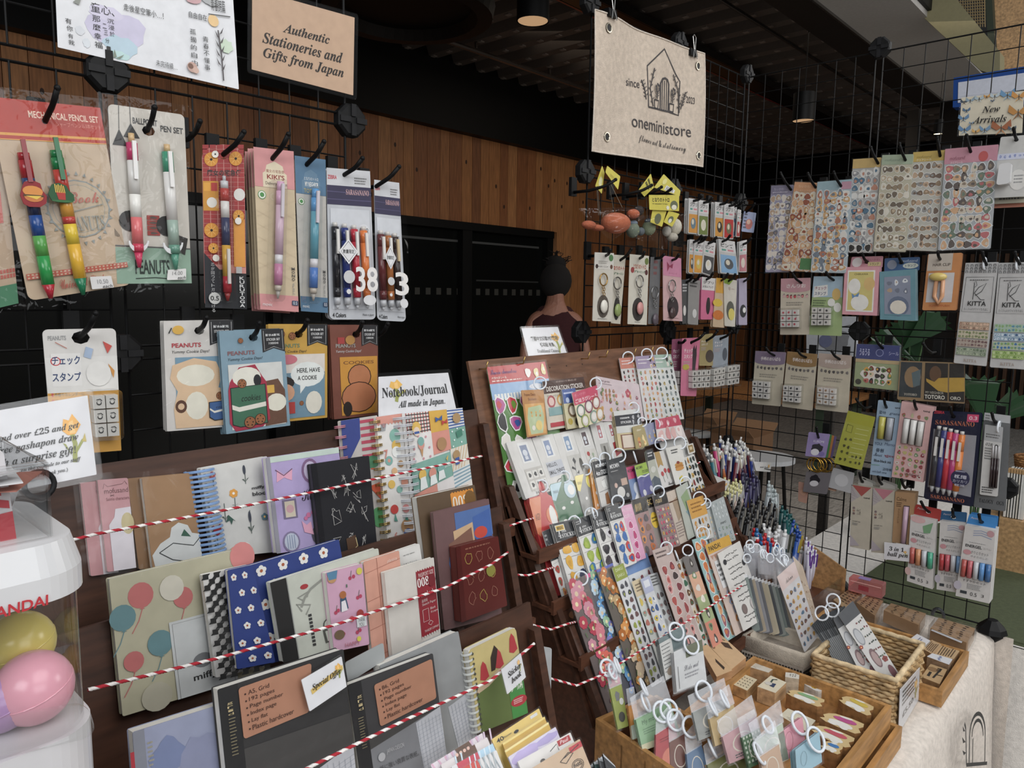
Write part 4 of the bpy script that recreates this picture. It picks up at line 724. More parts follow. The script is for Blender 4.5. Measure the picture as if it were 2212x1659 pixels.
mi=[*stem(.15,.22,.12),f_(.15,.1,.05,'c0585f'),*stem(.62,.25,.18),e_(.62,.1,.022,'3a3f4c',.05),f_(.42,.33,.06,'d9962e','e8e4dc',6),*stem(.42,.48,.1),*stem(.25,.62,.2),p_('2f5348',(.3,.55),(.25,.63),(.31,.61),(.33,.66),(.36,.61),(.4,.63)),*stem(.62,.78,.25),e_(.62,.6,.022,'3a3f4c',.06),p_('b42a33',(.05,.64),(.1,.67),(.16,.63),(.17,.72),(.1,.76),(.05,.72)),*stem(.08,.9,.15),t_(.70,.29,.9,.33,'miffy','333','b'),t_(.70,.35,.97,.39,'block','333','b'),e_(.12,.42,.08,'dcdad4'),e_(.5,.92,.08,'dcdad4'),f_(.3,.94,.05,'d58a66'),f_(.85,.62,.05,'5c7f88')]
book('notebook','white flower patterned notebook with a blue spiral binding in the back row','A3',[(432,1011),(577,985),(598,1192),(462,1206)],'cbcac6',mi,.002,.009,spiral=('7fa3d4',19,.018,.0011),film=.008)
book('notebook','lilac notebook with bow and frame drawings beside the black bagged one','A3',[(574,989),(731,966),(757,1172),(598,1196)],'a797c4',[r_(0,0,1,.06,'b9c9bf'),r_(0,.0,.05,1,'8b8a94'),p_('d79bb4',(.2,.2),(.12,.14),(.1,.27),(.2,.23),(.3,.27),(.32,.15)),l_(.012,'6a4a66',(.1,.14),(.2,.21),(.32,.15)),e_(.56,.2,.12,'7a5a80',.13),e_(.56,.2,.09,'b9aec9',.1),t_(.40,.38,.62,.5,'Kur','2c2633','c'),r_(.14,.46,.32,.66,'6f6480'),r_(.165,.48,.295,.645,'c9bda8'),e_(.23,.56,.05,'c79aa0'),e_(.2,.9,.11,'7b7092',.11),e_(.2,.9,.09,'b3bacb',.09),*[l_(.008,'6f7f9f',(.15+.03*i,.83),(.15+.03*i,.97))for i in range(4)],e_(.66,.87,.19,'4b4752',.14),p_('d79bb4',(.42,.75),(.36,.7),(.38,.82),(.5,.86),(.48,.72)),e_(.46,.65,.03,'c56a94'),e_(.52,.63,.025,'c56a94'),e_(.42,.68,.025,'c56a94')],.030,.010)
blk=[]
for i,(u,v,s)in enumerate([(.5,.2,.1),(.72,.15,.13),(.3,.33,.12),(.55,.35,.1),(.33,.6,.16),(.72,.42,.12),(.6,.52,.16),(.85,.62,.14),(.3,.88,.12),(.55,.85,.08),(.75,.9,.09)]):
 R=random.Random(i);blk.append(l_(.008,'b9b7b4',*[(u+s*R.uniform(-.6,.6),v+s*R.uniform(-.7,.7))for _ in range(9)]))
book('notebook','black notebook with thin white line drawings in a shiny bag','A3',[(671,1003),(797,984),(815,1182),(693,1200)],'2b2b2f',blk+[r_(.0,0,.09,1,'222226'),p_('5a4334',(.45,.86),(.62,.83),(.66,.97),(.46,.99)),l_(.01,'d8c890',(.62,.86),(.64,.95),(.6,.97))],.042,.008,film=.01,kind='s',pages='3a3a3d')
sq=lambda i,j,c,n=3:r_(i/n,j/4,(i+1)/n,(j+1)/4,c)
book('notebook','small pink twin-ring notebook with blue and red stripes peeking out behind','A3',[(736,909),(815,897),(838,1170),(757,1180)],'b9b3ae',[p_('2f3f86',(0,0),(.5,0),(.48,.16),(.2,.3),(0,.34)),*[r_(.5,.02+.055*i,1,.045+.055*i,'b23f58')for i in range(6)],*[r_(.1+.2*i,.34,.18+.2*i,.42,'c4502f')for i in range(4)],e_(.75,.36,.2,'3f7a55',.05),p_('c9502a',(.6,.55),(1,.52),(1,.7)),e_(.8,.8,.2,'4f9a5f',.08)],-.004,.007,spiral=('c77f8e',12,.008,.0009),film=.006)
gd=[r_(0,0,1,.06,'d28f80'),*[p_('d28f80',(i/8,.06),((i+1)/8,.06),((i+.5)/8,.075))for i in range(8)],*[e_(u,v,s,c)for u,v,s,c in[(.62,.17,.2,'7fb0a2'),(.62,.25,.16,'d9b04a'),(.6,.3,.16,'dfe0dc'),(.25,.08,.05,'e0a8a0'),(.3,.36,.13,'78a8a0'),(.3,.36,.05,'d28f80'),(.7,.4,.1,'b38a5a'),(.45,.45,.1,'d8aa7a'),(.3,.55,.12,'d8b04a'),(.55,.6,.1,'7fb0a2'),(.75,.55,.12,'c9876f'),(.3,.75,.13,'c23a35'),(.68,.76,.12,'d28a88'),(.65,.9,.2,'a87f55'),(.65,.96,.14,'3a5aa0'),(.8,.1,.06,'c9586a')]],t_(.15,.27,.28,.34,'7','c97f72','b'),t_(.2,.93,.32,.99,'6','d0857a','b'),p_('4f8f80',(.25,.84),(.3,.78),(.36,.85)),p_('4f8f80',(.6,.85),(.66,.8),(.72,.86)),*[l_(.015,'4a5f72',(.1+.05*i,.12),(.16+.05*i,.06))for i in range(4)]]
book('notebook','slim white notebook with a gold ring binding and pastel doodles','A3',[(812,901),(868,893),(905,1158),(838,1172)],'d9d6d2',gd,.004,.008,spiral=('b99a55',16,.008,.001))
sqs=[r_(.05,.0,.42,.18,'d8d0c8'),*[r_(.05+.045*i,0,.062+.045*i,.18,'b23a3f')for i in range(9)],*[r_(.05,.012+.03*i,.42,.02+.03*i,'3a3a3a')for i in range(6)],r_(.42,0,.72,.2,'d3a436'),r_(.72,0,1,.2,'d6d6d8'),*[r_(.72,.01+.03*i,1,.024+.03*i,'3f5f9e')for i in range(7)],r_(.05,.18,.42,.42,'dcd8d5'),r_(.42,.2,.72,.4,'d38c7c'),r_(.72,.2,1,.4,'78a898'),r_(.05,.42,.70,.66,'7aa99c'),r_(.70,.4,1,.62,'d9d2c4'),*[l_(.01,'c9a77a',(.7+.05*i,.62),(.8+.05*i,.4))for i in range(5)],r_(.05,.66,.42,.8,'d38c7c'),r_(.42,.66,.7,.8,'d9d4d2'),r_(.7,.62,1,.8,'d4d8d8'),*[r_(.7,.63+.035*i,1,.645+.035*i,'7f9fae')for i in range(5)],r_(.05,.8,1,1,'dcd4cc'),
*[e_(u,v,.014,'c98a94')for u,v in[(.1,.22),(.2,.2),(.32,.22),(.12,.3),(.36,.32),(.1,.38),(.25,.4),(.36,.4)]],*[e_(u,v,.012,'e4ecea')for u,v in[(.76,.23),(.85,.21),(.95,.24),(.78,.32),(.9,.36),(.75,.38)]],p_('3a5a9a',(.50,.06),(.56,.08),(.62,.05),(.61,.1),(.56,.09),(.5,.11)),p_('b93a35',(.6,.1),(.65,.115),(.7,.09),(.69,.14),(.65,.125),(.6,.15)),p_('b98a5a',(.2,.3),(.26,.3),(.23,.39)),e_(.23,.28,.05,'d08f80'),e_(.23,.25,.05,'78a8a0'),p_('3f7f6a',(.82,.24),(.92,.22),(.93,.29),(.83,.31)),e_(.18,.13,.07,'d9b04a'),e_(.18,.16,.05,'e2cbb5'),r_(.14,.16,.22,.18,'3a5aa0'),e_(.86,.1,.07,'a8875a'),e_(.56,.32,.08,'a87f55'),e_(.2,.53,.06,'d9b04a'),e_(.36,.55,.06,'d38c7c'),e_(.5,.54,.06,'78a8a0'),p_('dfe4e2',(.16,.55),(.24,.55),(.26,.65),(.14,.65)),p_('dfe4e2',(.32,.57),(.4,.57),(.42,.65),(.3,.65)),p_('dfe4e2',(.46,.56),(.54,.56),(.56,.64),(.44,.64)),p_('d9b04a',(.6,.47),(.64,.44),(.62,.5)),e_(.78,.47,.06,'a8875a'),r_(.75,.5,.82,.57,'3a5aa0'),t_(.56,.53,.7,.55,'Sanrio characters','dfe8e4','i')]
book('notebook','white-ring notebook covered in a patchwork of coloured squares at the back row right end','A3',[(868,894),(998,881),(1022,1075),(896,1165)],'dcd8d4',sqs,.006,.009,spiral=('c9ccd2',17,.018,.0011))
# middle row
bal=lambda u,v,r,c:[e_(u,v,r,c,r*1.12),p_(c,(u-.02,v+r*1.2),(u,v+r*1.05),(u+.02,v+r*1.2)),l_(.006,c,(u,v+r*1.2),(u-.03,v+r*1.2+.08),(u-.08,v+r*1.2+.16))]
book('notebook','large sage notebook with pink, blue and white balloons at the left of the middle row','A2',[(235,1251),(534,1182),(575,1452),(265,1548)],'b2ad92',[*bal(.19,.17,.085,'bd6765'),*bal(.95,.06,.1,'cf7f7c'),*bal(.06,.30,.085,'5f868c'),*bal(.47,.26,.07,'bd6765'),e_(.40,.17,.085,'c9c4b4',.095),*bal(.28,.55,.085,'5f868c'),*bal(.1,.63,.065,'bd6765'),e_(.22,.93,.1,'b3ae9a'),r_(.35,.42,.78,1,'c3c6c6'),l_(.004,'777',(.37,1),(.37,.44),(.76,.44),(.76,1)),e_(.62,.56,.058,'c3c6c6'),*[l_(.006,'4a4a4a',*[(.66+.052*math.cos(a),.56-.058*math.sin(a))for a in[i*.45 for i in range(15)]])],l_(.005,'4a4a4a',(.66,.62),(.665,.72)),e_(.55,.76,.07,'75777a',.055),t_(.47,.85,.64,.915,'miffy','333','b')],0,.008,film=.008)
def hound(nx,ny):
 A=[]
 for j in range(ny):
  for i in range(nx):
   if(i+j)%2==0:
    a,b,c,d=i/nx,j/ny,(i+1)/nx,(j+1)/ny;A+=[r_(a,b,c,d,'1a1a1a'),p_('1a1a1a',(c,b),(c+.4/nx,b),(c,b+.4/ny)),p_('1a1a1a',(a,d),(a-.4/nx,d),(a,d-.4/ny))]
 return A
book('notebook','black and white houndstooth notebook half hidden by the blue daisy ones','A2',[(437,1242),(540,1220),(572,1440),(466,1464)],'d0cecb',hound(9,19),.016,.006)
def daisy(nx,ny):
 A=[]
 for j in range(ny):
  for i in range(nx):A.append(f_((i+.5+(.5 if j%2 else 0))/(nx+.4),(j+.5)/ny,.2/nx,'d8d6d2','a0522a',5))
 return A
book('notebook','blue daisy notebook standing wide behind the grey typed notebook','A2',[(538,1222),(732,1165),(770,1382),(562,1440)],'25397c',daisy(4,6),.024,.006)
book('notebook','narrow front strip of the blue daisy notebook next to the houndstooth one','A2',[(491,1232),(545,1220),(595,1430),(512,1446)],'25397c',daisy(2,6),.032,.006)
mono=[r_(0,0,.13,1,'1b1a1a'),t_(.57,.27,.8,.34,'HELLO','4a4a44','U'),t_(.50,.42,.85,.54,'NOTE','4a4a44','U'),e_(.27,.17,.035,'a02a30',.03),l_(.02,'8b8c84',(.22,.4),(.26,.3),(.32,.22),(.45,.14),(.62,.1),(.8,.12)),l_(.012,'8b8c84',(.25,.33),(.2,.28),(.3,.24),(.28,.3)),l_(.012,'8b8c84',(.45,.18),(.5,.1),(.58,.16),(.62,.08)),l_(.012,'8b8c84',(.22,.45),(.18,.35),(.3,.4),(.25,.5)),q_(.26,.5,.30,.9,1,9,'333',None,.15),p_('4a4a44',(.37,.74),(.58,.70),(.59,.86),(.38,.9)),p_('b9bcb0',(.39,.76),(.56,.72),(.57,.84),(.4,.88)),e_(.43,.69,.05,'4a4a44'),e_(.43,.69,.04,'b9bcb0'),e_(.75,.8,.08,'4a4a44'),e_(.75,.8,.065,'b9bcb0'),r_(.13,0,.135,1,'888')]
book('notebook','grey notebook with black spine and typed HELLO NOTE cover','A2',[(583,1259),(817,1184),(842,1372),(612,1432)],'b9bcb0',mono,.042,.008)
pk=[*[e_(u,v,.045,'b23a58')for u,v in[(.62,.14),(.72,.13),(.78,.4),(.86,.39),(.15,.52),(.22,.5),(.68,.82),(.76,.8),(.3,.8)]],*[l_(.012,'4a5a4a',(u,v),(u+.04,v-.08))for u,v in[(.63,.13),(.8,.39),(.16,.51),(.7,.81)]],p_('34506a',(.3,.36),(.45,.34),(.5,.5),(.28,.52)),e_(.38,.32,.09,'a8632f'),p_('dcd8dc',(.32,.4),(.43,.39),(.47,.52),(.3,.53)),e_(.14,.08,.12,'b98a5a'),p_('4f7f9f',(.02,.0),(.3,.0),(.25,.1),(.05,.1)),e_(.88,.08,.08,'c9bf3a'),e_(.8,.6,.1,'a23a34'),r_(.68,.64,.96,.76,'d8dcdc'),t_(.72,.65,.92,.7,'THANK','333'),t_(.74,.71,.88,.755,'YOU','333'),e_(.18,.8,.14,'6f5a3f',.06),l_(.03,'3f6a4f',(.5,.2),(.5,.24)),t_(.3,.92,.72,.97,'HAPPY','b56a7a'),e_(.55,.64,.07,'c0505a'),e_(.7,.9,.06,'d0c83a')]
book('notebook','small pink notebook with cherries and little dressed figures','A2',[(703,1238),(783,1217),(798,1392),(722,1408)],'c99bb4',pk,.052,.008,film=.005)
pch=[*[l_(.008,'9a5a48',(0,.12+.28*i),(1,.08+.28*i))for i in range(4)],l_(.008,'9a5a48',(.35,0),(.35,1)),e_(.62,.28,.16,'8a4f2c'),r_(.5,.32,.75,.4,'d8d8d8'),r_(.5,.3,.72,.33,'3a5f8a'),e_(.6,.6,.15,'6f3a2a'),t_(.45,.72,.8,.76,'Potting','4a3a34','i'),t_(.4,.82,.55,.87,'15c','4a3a34'),p_('d8d8d8',(.6,.85),(.72,.85),(.75,1),(.57,1)),p_('34404c',(.58,.85),(.66,.78),(.74,.85)),t_(.62,.05,.9,.09,'plantica','e8cfc4','i')]
book('notebook','peach postage-stamp patterned notebook between the pink and the white ones','A2',[(785,1214),(862,1189),(882,1402),(806,1432)],'cf9580',pch,.052,.006,film=.005)
book('notebook','little white notebook lettered tiny note','A2',[(852,1192),(906,1174),(925,1300),(872,1320)],'d2d0cc',[t_(.3,.1,.75,.13,'my tiny memo','555','i'),t_(.25,.24,.8,.27,'スタンプノート','666'),t_(.2,.38,.9,.47,'tiny note','333')],.034,.006)
book('notebook','brown kraft notebook with an orange stamp label numbered 002','A2',[(900,1075),(1025,1047),(1045,1190),(918,1216)],'5f4a34',[r_(.55,.04,.96,.55,'d98a1e'),*[e_(.56+.05*i,.04,.012,'5f4a34')for i in range(9)],t_(.57,.11,.84,.33,'002','e6dcc8','U'),e_(.88,.19,.1,'7a5520',.13),t_(.62,.37,.93,.45,"TRAVELER'S",'e0c8a0')],-.002,.012,film=.004)
book('folder bag','bagged plum folder with a blue top, pale round shape and pen case','A2',[(935,1107),(1056,1077),(1085,1330),(960,1362)],'6f5050',[r_(.35,.05,1,.3,'4f6fa8'),p_('c9a77f',(.3,.2),(.65,.16),(.66,.4),(.32,.5)),p_('7f5848',(.2,.3),(.62,.2),(.64,.45),(.25,.5)),e_(.42,.46,.24,'4f78b4',.14),e_(.45,.5,.2,'d6d8d8',.13),p_('3f63a8',(.66,.12),(.98,.08),(.98,.5),(.7,.52)),e_(.78,.26,.12,'c9422f',.05),e_(.8,.48,.1,'6a9a3a'),p_('d2b42a',(.3,.74),(.42,.72),(.5,.95),(.4,.96))],.014,.005,name='folder',film=.010,pages='8a7068')
mar=[]
for j in range(3):
 for i in range(3):
  R=random.Random(i*3+j);cu,cv=.26+.25*i,.2+.27*j;mar.append(l_(.01,'a06a58' if(i+j)%3 else 'b39a48',*[(cu+.08*math.cos(a)*R.uniform(.6,1.1),cv+.09*math.sin(a)*R.uniform(.6,1.1))for a in[k*.7 for k in range(10)]]))
book('notebook','maroon bagged notebook with gold line icons at the right end of the middle row','A2',[(984,1182),(1076,1158),(1096,1308),(996,1345)],'5f2622',mar+[r_(0,0,.1,1,'521f1c'),x_(.2,.05,.8,.09,1,'8f5a4a'),e_(.72,.44,.1,'8f8a3a')],.030,.012,kind='s',film=.005,pages='6a3028')
book('notebook','cream passport-size notebook with a red stamp label numbered 008','A2',[(830,1237),(937,1204),(952,1370),(848,1423)],'cbc5bd',[r_(.60,.1,.985,.93,'8f1f2c'),*[e_(.615+.05*i,.1+.0*i,.016,'cbc5bd')for i in range(8)],*[e_(.615+.05*i,.93,.016,'cbc5bd')for i in range(8)],t_(.64,.14,.95,.19,'PASSPORT SIZE','e0c8c4'),t_(.605,.2,.84,.31,'008','e8e0dc','U'),t_(.66,.38,.93,.44,'notebook','e0d4d0','b'),t_(.66,.47,.78,.51,'画用紙','d8c0bc'),t_(.66,.52,.95,.56,'Sketch Paper','d8c0bc'),l_(.008,'d8c0bc',(.66,.6),(.78,.6),(.78,.75),(.66,.75),(.66,.6)),t_(.82,.6,.93,.63,'Blank','d8c0bc'),t_(.82,.65,.97,.68,'32 pages','d8c0bc'),l_(.008,'d8c0bc',(.8,.76),(.85,.79),(.8,.82),(.75,.79),(.8,.76)),t_(.66,.85,.96,.88,"TRAVELER'S COMPANY",'d8c0bc'),e_(.9,.27,.08,'741722',.08)],.062,.006,film=.004,r=.001)
# front row
book('notebook','pale blue bagged notebook with white page edge at the left of the front row','A1',[(286,1582),(478,1521),(505,1720),(302,1790)],'8d93ad',[r_(0,0,.12,1,'7d808c'),wash(.35,.35,.2,.2,'6f7ba0',2),wash(.7,.5,.25,.3,'8287a4',3),x_(.14,.15,.2,.8,14,'a09a84',.4),r_(-.04,.2,-.0,.8,'a82030')],.004,.012,film=.012)
GB1=[r_(0,0,.14,1,'1b1b1d'),r_(.14,.42,1,1,'3f3d3c'),p_('77777a',(.42,.76),(1,.64),(1,1),(.42,1)),p_('b9bac0',(.63,.72),(1,.62),(1,1),(.63,1)),*[l_(.003,'8f94a0',(.63,.78+.03*i),(1,.69+.03*i))for i in range(8)],*[l_(.003,'8f94a0',(.66+.05*i,.7),(.66+.05*i,1))for i in range(7)]]
kr=lambda q,sz:[p_('9a6b50',*q),*[t_(a,b,c,d,t,'3a2018')for a,b,c,d,t in sz]]
def kraft(o,pl,off,q,top):
 G=Face([PT(pl,*p,off)for p in q],NRM(pl));mb=MB();plate(mb,G,.0006,mat('a8755a'),.003)
 L=[top,'192 pages','Page number','Index page','Lay flat','Plastic hardcover'];W=[.28,.35,.47,.37,.24,.63]
 draw(mb,G,[x for i in range(6)for x in(e_(.075+.003*i,.155+.138*i,.012,'3a1f18'),t_(.115+.003*i,.10+.138*i,.115+W[i],.20+.138*i,'  '+L[i]if 0 else L[i],'3a1f18'))]);return mb.build('description_card',o)
o=book('notebook','black A5 grid notebook with a kraft description card and white page edge','A1',[(470,1490),(742,1402),(775,1730),(505,1830)],'2b2a2b',GB1+[*[t_(.05,.1+.022*i,.09,.115+.022*i,c,'b9a77a')for i,c in enumerate('grid')],x_(.05,.2,.1,.45,12,'8a7f60',.3)],.020,.012,film=.006,kind='p')
kraft(o,'A1',.0215,[(515,1487),(673,1432),(668,1538),(527,1597)],'A5, Grid')
o=book('notebook','grey B6 grid notebook with a kraft description card','A1',[(751,1480),(935,1411),(972,1690),(792,1770)],'353436',GB1[:2]+[p_('77787c',(.14,.52),(1,.41),(1,1),(.14,1)),p_('b4b6bc',(.68,.46),(1,.41),(1,1),(.72,1)),*[l_(.003,'8f94a0',(.68,.5+.03*i),(1,.47+.03*i))for i in range(14)],*[l_(.003,'8f94a0',(.7+.045*i,.46),(.72+.045*i,1))for i in range(7)],*[t_(.07,.1+.03*i,.12,.12+.03*i,c,'b9a77a')for i,c in enumerate('grid')],x_(.05,.26,.11,.5,12,'8a7f60',.3),t_(.3,.56,.5,.6,'JAPAN DESIGN','b0b0b2'),e_(.24,.6,.04,'a9a9ac'),t_(.2,.66,.66,.70,'紙に強い良質な表紙。','3a3a3c')],.020,.010,film=.005)
kraft(o,'A1',.0215,[(808,1480),(933,1423),(943,1508),(822,1570)],'B6, Grid')
o=book('notebook','plain grey grid notebook behind the B6 one, white page edge on top','A1',[(820,1438),(990,1363),(1032,1600),(862,1680)],'8b8d8e',[p_('b4b6bc',(.7,.6),(1,.55),(1,1),(.74,1)),*[l_(.003,'8f94a0',(.72,.66+.03*i),(1,.62+.03*i))for i in range(10)],*[l_(.003,'8f94a0',(.74+.045*i,.6),(.76+.045*i,1))for i in range(6)]],.004,.012,film=.008)
sp=[(.0,.0)]
o=book('notebook','spiral sticker book with strawberries and a green band under its bag','A1',[(1012,1405),(1114,1355),(1140,1540),(1034,1585)],'bfae70',[p_('5f7038',(.05,.52),(.3,.48),(.6,.38),(1,.3),(1,1),(.05,1)),p_('c3ab8c',(.05,.48),(.3,.44),(.6,.34),(.62,.41),(.3,.51),(.05,.55)),*[p_('b03038',(u-.09,v+.1),(u-.05,v-.05),(u,v-.1),(u+.05,v-.05),(u+.09,v+.1),(u,v+.13))for u,v in((.24,.3),(.56,.24),(.88,.14))],p_('33261f',(.38,.36),(.4,.2),(.5,.08),(.56,.14),(.5,.28),(.46,.36)),p_('3f8a3f',(.68,.5),(1,.44),(1,1),(.68,1)),t_(.72,.60,.97,.70,'シール帳','e0e4d8','b'),t_(.72,.53,.95,.57,'貼ってはがせる','c8d8b8'),e_(.85,.82,.17,'b02f38',.06),x_(.74,.79,.95,.85,3,'e0c0c0'),*[e_(.06,.06+.06*i,.02,'4a4a40')for i in range(15)]],.012,.010,film=.010,r=.006,spiral=('c5c8c4',13,.007,.0008))
lamsign('offer_card','small white Special Offer card leaning on the A5 notebook','A1',[(651,1469),(738,1418),(749,1483),(669,1537)],[p_('d9b860',(.14,.42),(.98,.26),(.98,.4),(.15,.58)),*flowerart(.86,.30,.6,'e8b04a'),t_(.18,.30,.92,.52,'Special Offer','26221f','S')],off=.029,m=.002)
lamsign('price_card','small white Sticker book tag hanging from the twine','A1',[(1083,1447),(1125,1411),(1136,1463),(1096,1500)],[*flowerart(.8,.3,.6,'ecbd80'),t_(.2,.26,.88,.48,'Sticker','26221f','S'),t_(.3,.56,.82,.78,'book','26221f','S')],off=.052,m=.0015)
for i,(q,of)in enumerate([([(745,1432),(828,1388),(832,1425),(752,1476)],-.004)]):card('plastic_divider','divider','clear grey plastic page divider between the two grid notebooks','A1',q,'9a9d9d',(),off=of,kind='s')
mb=MB();F=Face([PT('A1',1156,1393,-.06),PT('A1',1192,1400,-.06),PT('A1',1189,1560,-.06),PT('A1',1180,1565,-.06)],V((1,-.15,.2)).normalized());plate(mb,F,.002,mat('a9acae'),.003);tag(mb.build('backing_card'),'plain grey card standing in the gap right of the notebook rack','card')
# memo pads in a low box at the bottom edge
def memo(label,q,base,art,off,**k):return card('memo_pad','memo pad',label,k.pop('pl',MP),q,base,art,off=off,th=.003,r=.001,film=.0015,group='memo pads in the low box',**k)
_n=V((.62,-.18,.76)).normalized();MP=(DP(1100,1620,.86),_n)
def mq(x0,y0,x1,y1,h=150):dx,dy=.42*h,h;return[(x0,y0),(x1,y1),(x1+dx*.95,y1+dy),(x0+dx,y0+dy)]
pl2=lambda c1,c2:[*[l_(.03,c1,(.02+.12*i,0),(.3+.12*i,1))for i in range(8)],*[l_(.03,c2,(.3+.12*i,0),(.02+.12*i,1))for i in range(8)]]
memo('pink plaid memo pad with a brown corner at the back of the low box, left stack',mq(930,1652,1042,1583),'d8cdd4',pl2('d5a6bd','c9b4c9')+[p_('5a3a26',(.45,0),(.72,0),(.75,.1),(.48,.1))],0.0)
memo('brown memo pad with scalloped edge in the low box',mq(952,1652,1052,1592),'d4cccc',[r_(.3,0,.72,.16,'5f3a28'),*[e_(.34+.08*i,.0,.03,'d9b0a0')for i in range(4)]]+pl2('9fc4dc','c0d4e0')[8:10],.007)
memo('red and blue plaid memo pad in the low box',mq(975,1656,1064,1606),'d8d6d8',[r_(.12,0,.62,.14,'c2304a'),r_(.62,0,1,.3,'a9cbe0'),*pl2('8fbede','d0e0ea')[9:14]],.014)
memo('scarlet memo pad with grey plaid end at the front of the left stack',mq(990,1664,1072,1620),'d4d2d2',[r_(0,0,.5,.2,'c93a30'),*pl2('8f9aa0','b0b8bc')[4:14]],.021)
memo('yellow memo pad with a black bear hole, rear of the right stack',mq(1062,1597,1164,1530),'d6b85a',[e_(.45,.1,.05,'1a1a1a',.022),t_(.06,.04,.2,.1,'40','222','b'),t_(.2,.06,.36,.09,'Réunion','333','i'),r_(.78,.03,.93,.07,'ccc')],.004)
memo('mustard memo pad second from the back of the right stack',mq(1085,1606,1176,1548),'c99f30',[r_(0,0,1,.03,'e0c870')],.012)
memo('mustard memo pad third from the back of the right stack',mq(1090,1622,1184,1560),'cca434',[r_(0,0,1,.03,'e4d28a')],.019)
memo('lilac washed memo pad in the right stack',mq(1098,1635,1200,1570),'cfc8dc',[wash(.3,.1,.3,.1,'b5a5d4',3),wash(.75,.08,.25,.06,'a89aca',5),e_(.5,.22,.04,'222')],.026)
memo('white memo pad with a red logo corner and sunglasses print',mq(1118,1645,1232,1582),'d6d2ce',[r_(.72,.02,.96,.1,'a82f34'),t_(.76,.035,.92,.085,'Paul','e8d8d8','i'),e_(.38,.16,.045,'3a3530',.025),l_(.01,'444',(.55,.1),(.7,.05),(.7,.14))],.034)
memo('kraft envelope memo pad with a round hole and postmark at the very bottom',mq(1128,1672,1252,1596),'c2a587',[r_(.78,.03,1,.11,'b8323c'),e_(.52,.3,.05,'22262a',.035),l_(.01,'3a2f28',(.58,.14),(.75,.08),(.82,.12),(.66,.2),(.58,.14)),l_(.01,'3a2f28',(.66,.12),(.95,.06)),*[l_(.008,'4a3f38',*[(.82+r*math.cos(a),.3+r*.75*math.sin(a))for a in[k*.5 for k in range(14)]])for r in(.1,.075)],t_(.76,.27,.88,.32,'PARIS','4a3f38','b')],.043)
for i in range(5):memo(['charcoal','slate','dark teal','grey','black'][i]+' bagged memo pad in the dark stack beside the wooden box',[(1262+i*10,1664-i*9),(1300+i*7,1634+i*5),(1345+i*7,1740),(1300+i*8,1760)],['3a3d42','4a4d54','35504f','5a5d60','2a2c30'][i],[r_(0,0,1,.05,'b0b4b8')],-.02+.008*i)
# ================================================================== STICKER RACK
def stk(label,pl,q,base,art=(),off=0.,ringp=None,n=1,film=.003,kind='p',th=.0012,**k):
 o=card('sticker_sheet','sticker sheet',label,pl,q,base,art,off=off,th=th,r=k.pop('r',.002),film=film,n=n,dn=.003,kind=kind,seed=k.pop('seed',1),behind='a matching sheet tucked behind the '+label if n>1 else None,**k)
 if ringp:
  F=root_F[o.name];u,v,rr=ringp;ring(o,F.at(u,v,.001),rr,(F.q[1]-F.q[0]).normalized()*.6+F.n*.8*(1 if u<.5 else-1),.0017)
 return o
RP='3a2f2c 8a5a3c c9a06a 5f7d86 b2545a 8fa06a d2c8b8 6a6f8a'
stk('green cartoon sticker sheet with a red header at the left end of the peg board','B5',[(1051,793),(1177,781),(1240,1075),(1105,1095)],'4c7d37',[r_(0,0,1,.125,'b52a2e'),r_(0,.125,1,.24,'86a9cf'),e_(.75,.17,.12,'d8dce4',.02),*[r_(.04+.05*i,.2,.075+.05*i,.25,'d8dad6')for i in range(9)],t_(.04,.025,.46,.06,'Sanrio characters','3f3a80','c'),t_(.04,.075,.28,.095,'ペタペタシール','e8d8d0','b'),x_(.04,.103,.55,.118,1,'e8d0c8'),b_(.0,.19,.62,.95,3,5,'c23a4a d8d4cc 3f8fa8 c9b24a 2c2a2e b04f8f 3a5a9a 6a8f3a','e0e0dc',.38,3),b_(.6,.02,.98,.11,3,1,'e2dcd8 d8c88a e2e0e0',None,.4,4)],.004,film=.004,kind='s')
hooksB=[(1164,812),(1292,830),(1345,770),(1395,765),(1424,760)]
stk('orange-bordered frame deco sticker pack beside the green sheet','B5',[(1126,843),(1174,841),(1183,938),(1139,945)],'b9854e',[r_(.06,.3,.94,.97,'d6a25c'),p_('b5c39a',(.2,.38),(.8,.34),(.9,.6),(.78,.95),(.2,.95),(.12,.6)),t_(.1,.07,.6,.13,'Frame Deco','7a4326'),t_(.25,.17,.62,.23,'Stickers','7a4326'),b_(.25,.45,.8,.6,3,2,'d6a050 e0b46a c98a3f',None,.35,4),e_(.62,.78,.16,'d9c06a'),e_(.35,.82,.08,'e2dcd0')],.020,(.85,-.14,.012),film=.008)
stk('decoration sticker pack with a brown header and pastel label shapes','B5',[(1172,824),(1260,814),(1282,914),(1184,930)],'cdc4b4',[r_(0,0,1,.26,'4a3029'),t_(.06,.12,.95,.22,'DECORATION STICKER','ddd6d0','b'),t_(.3,.02,.8,.06,'かわいく飾れる','b9a49a'),t_(.06,.29,.5,.34,'デコレーションシール','444'),e_(.14,.43,.09,'a84a50'),e_(.14,.43,.06,'d9b9b0'),e_(.35,.42,.08,'cf9a4a'),e_(.35,.42,.055,'d8d2b8'),r_(.06,.55,.46,.72,'7ba0a0'),r_(.5,.52,.8,.6,'3f5a78'),r_(.55,.62,.9,.74,'4a5f8a'),r_(.06,.86,.5,.95,'b53a44'),p_('6f8f8f',(.42,.74),(.5,.7),(.54,.88),(.36,.88)),e_(.66,.83,.1,'6a8f88')],.010,film=.010)
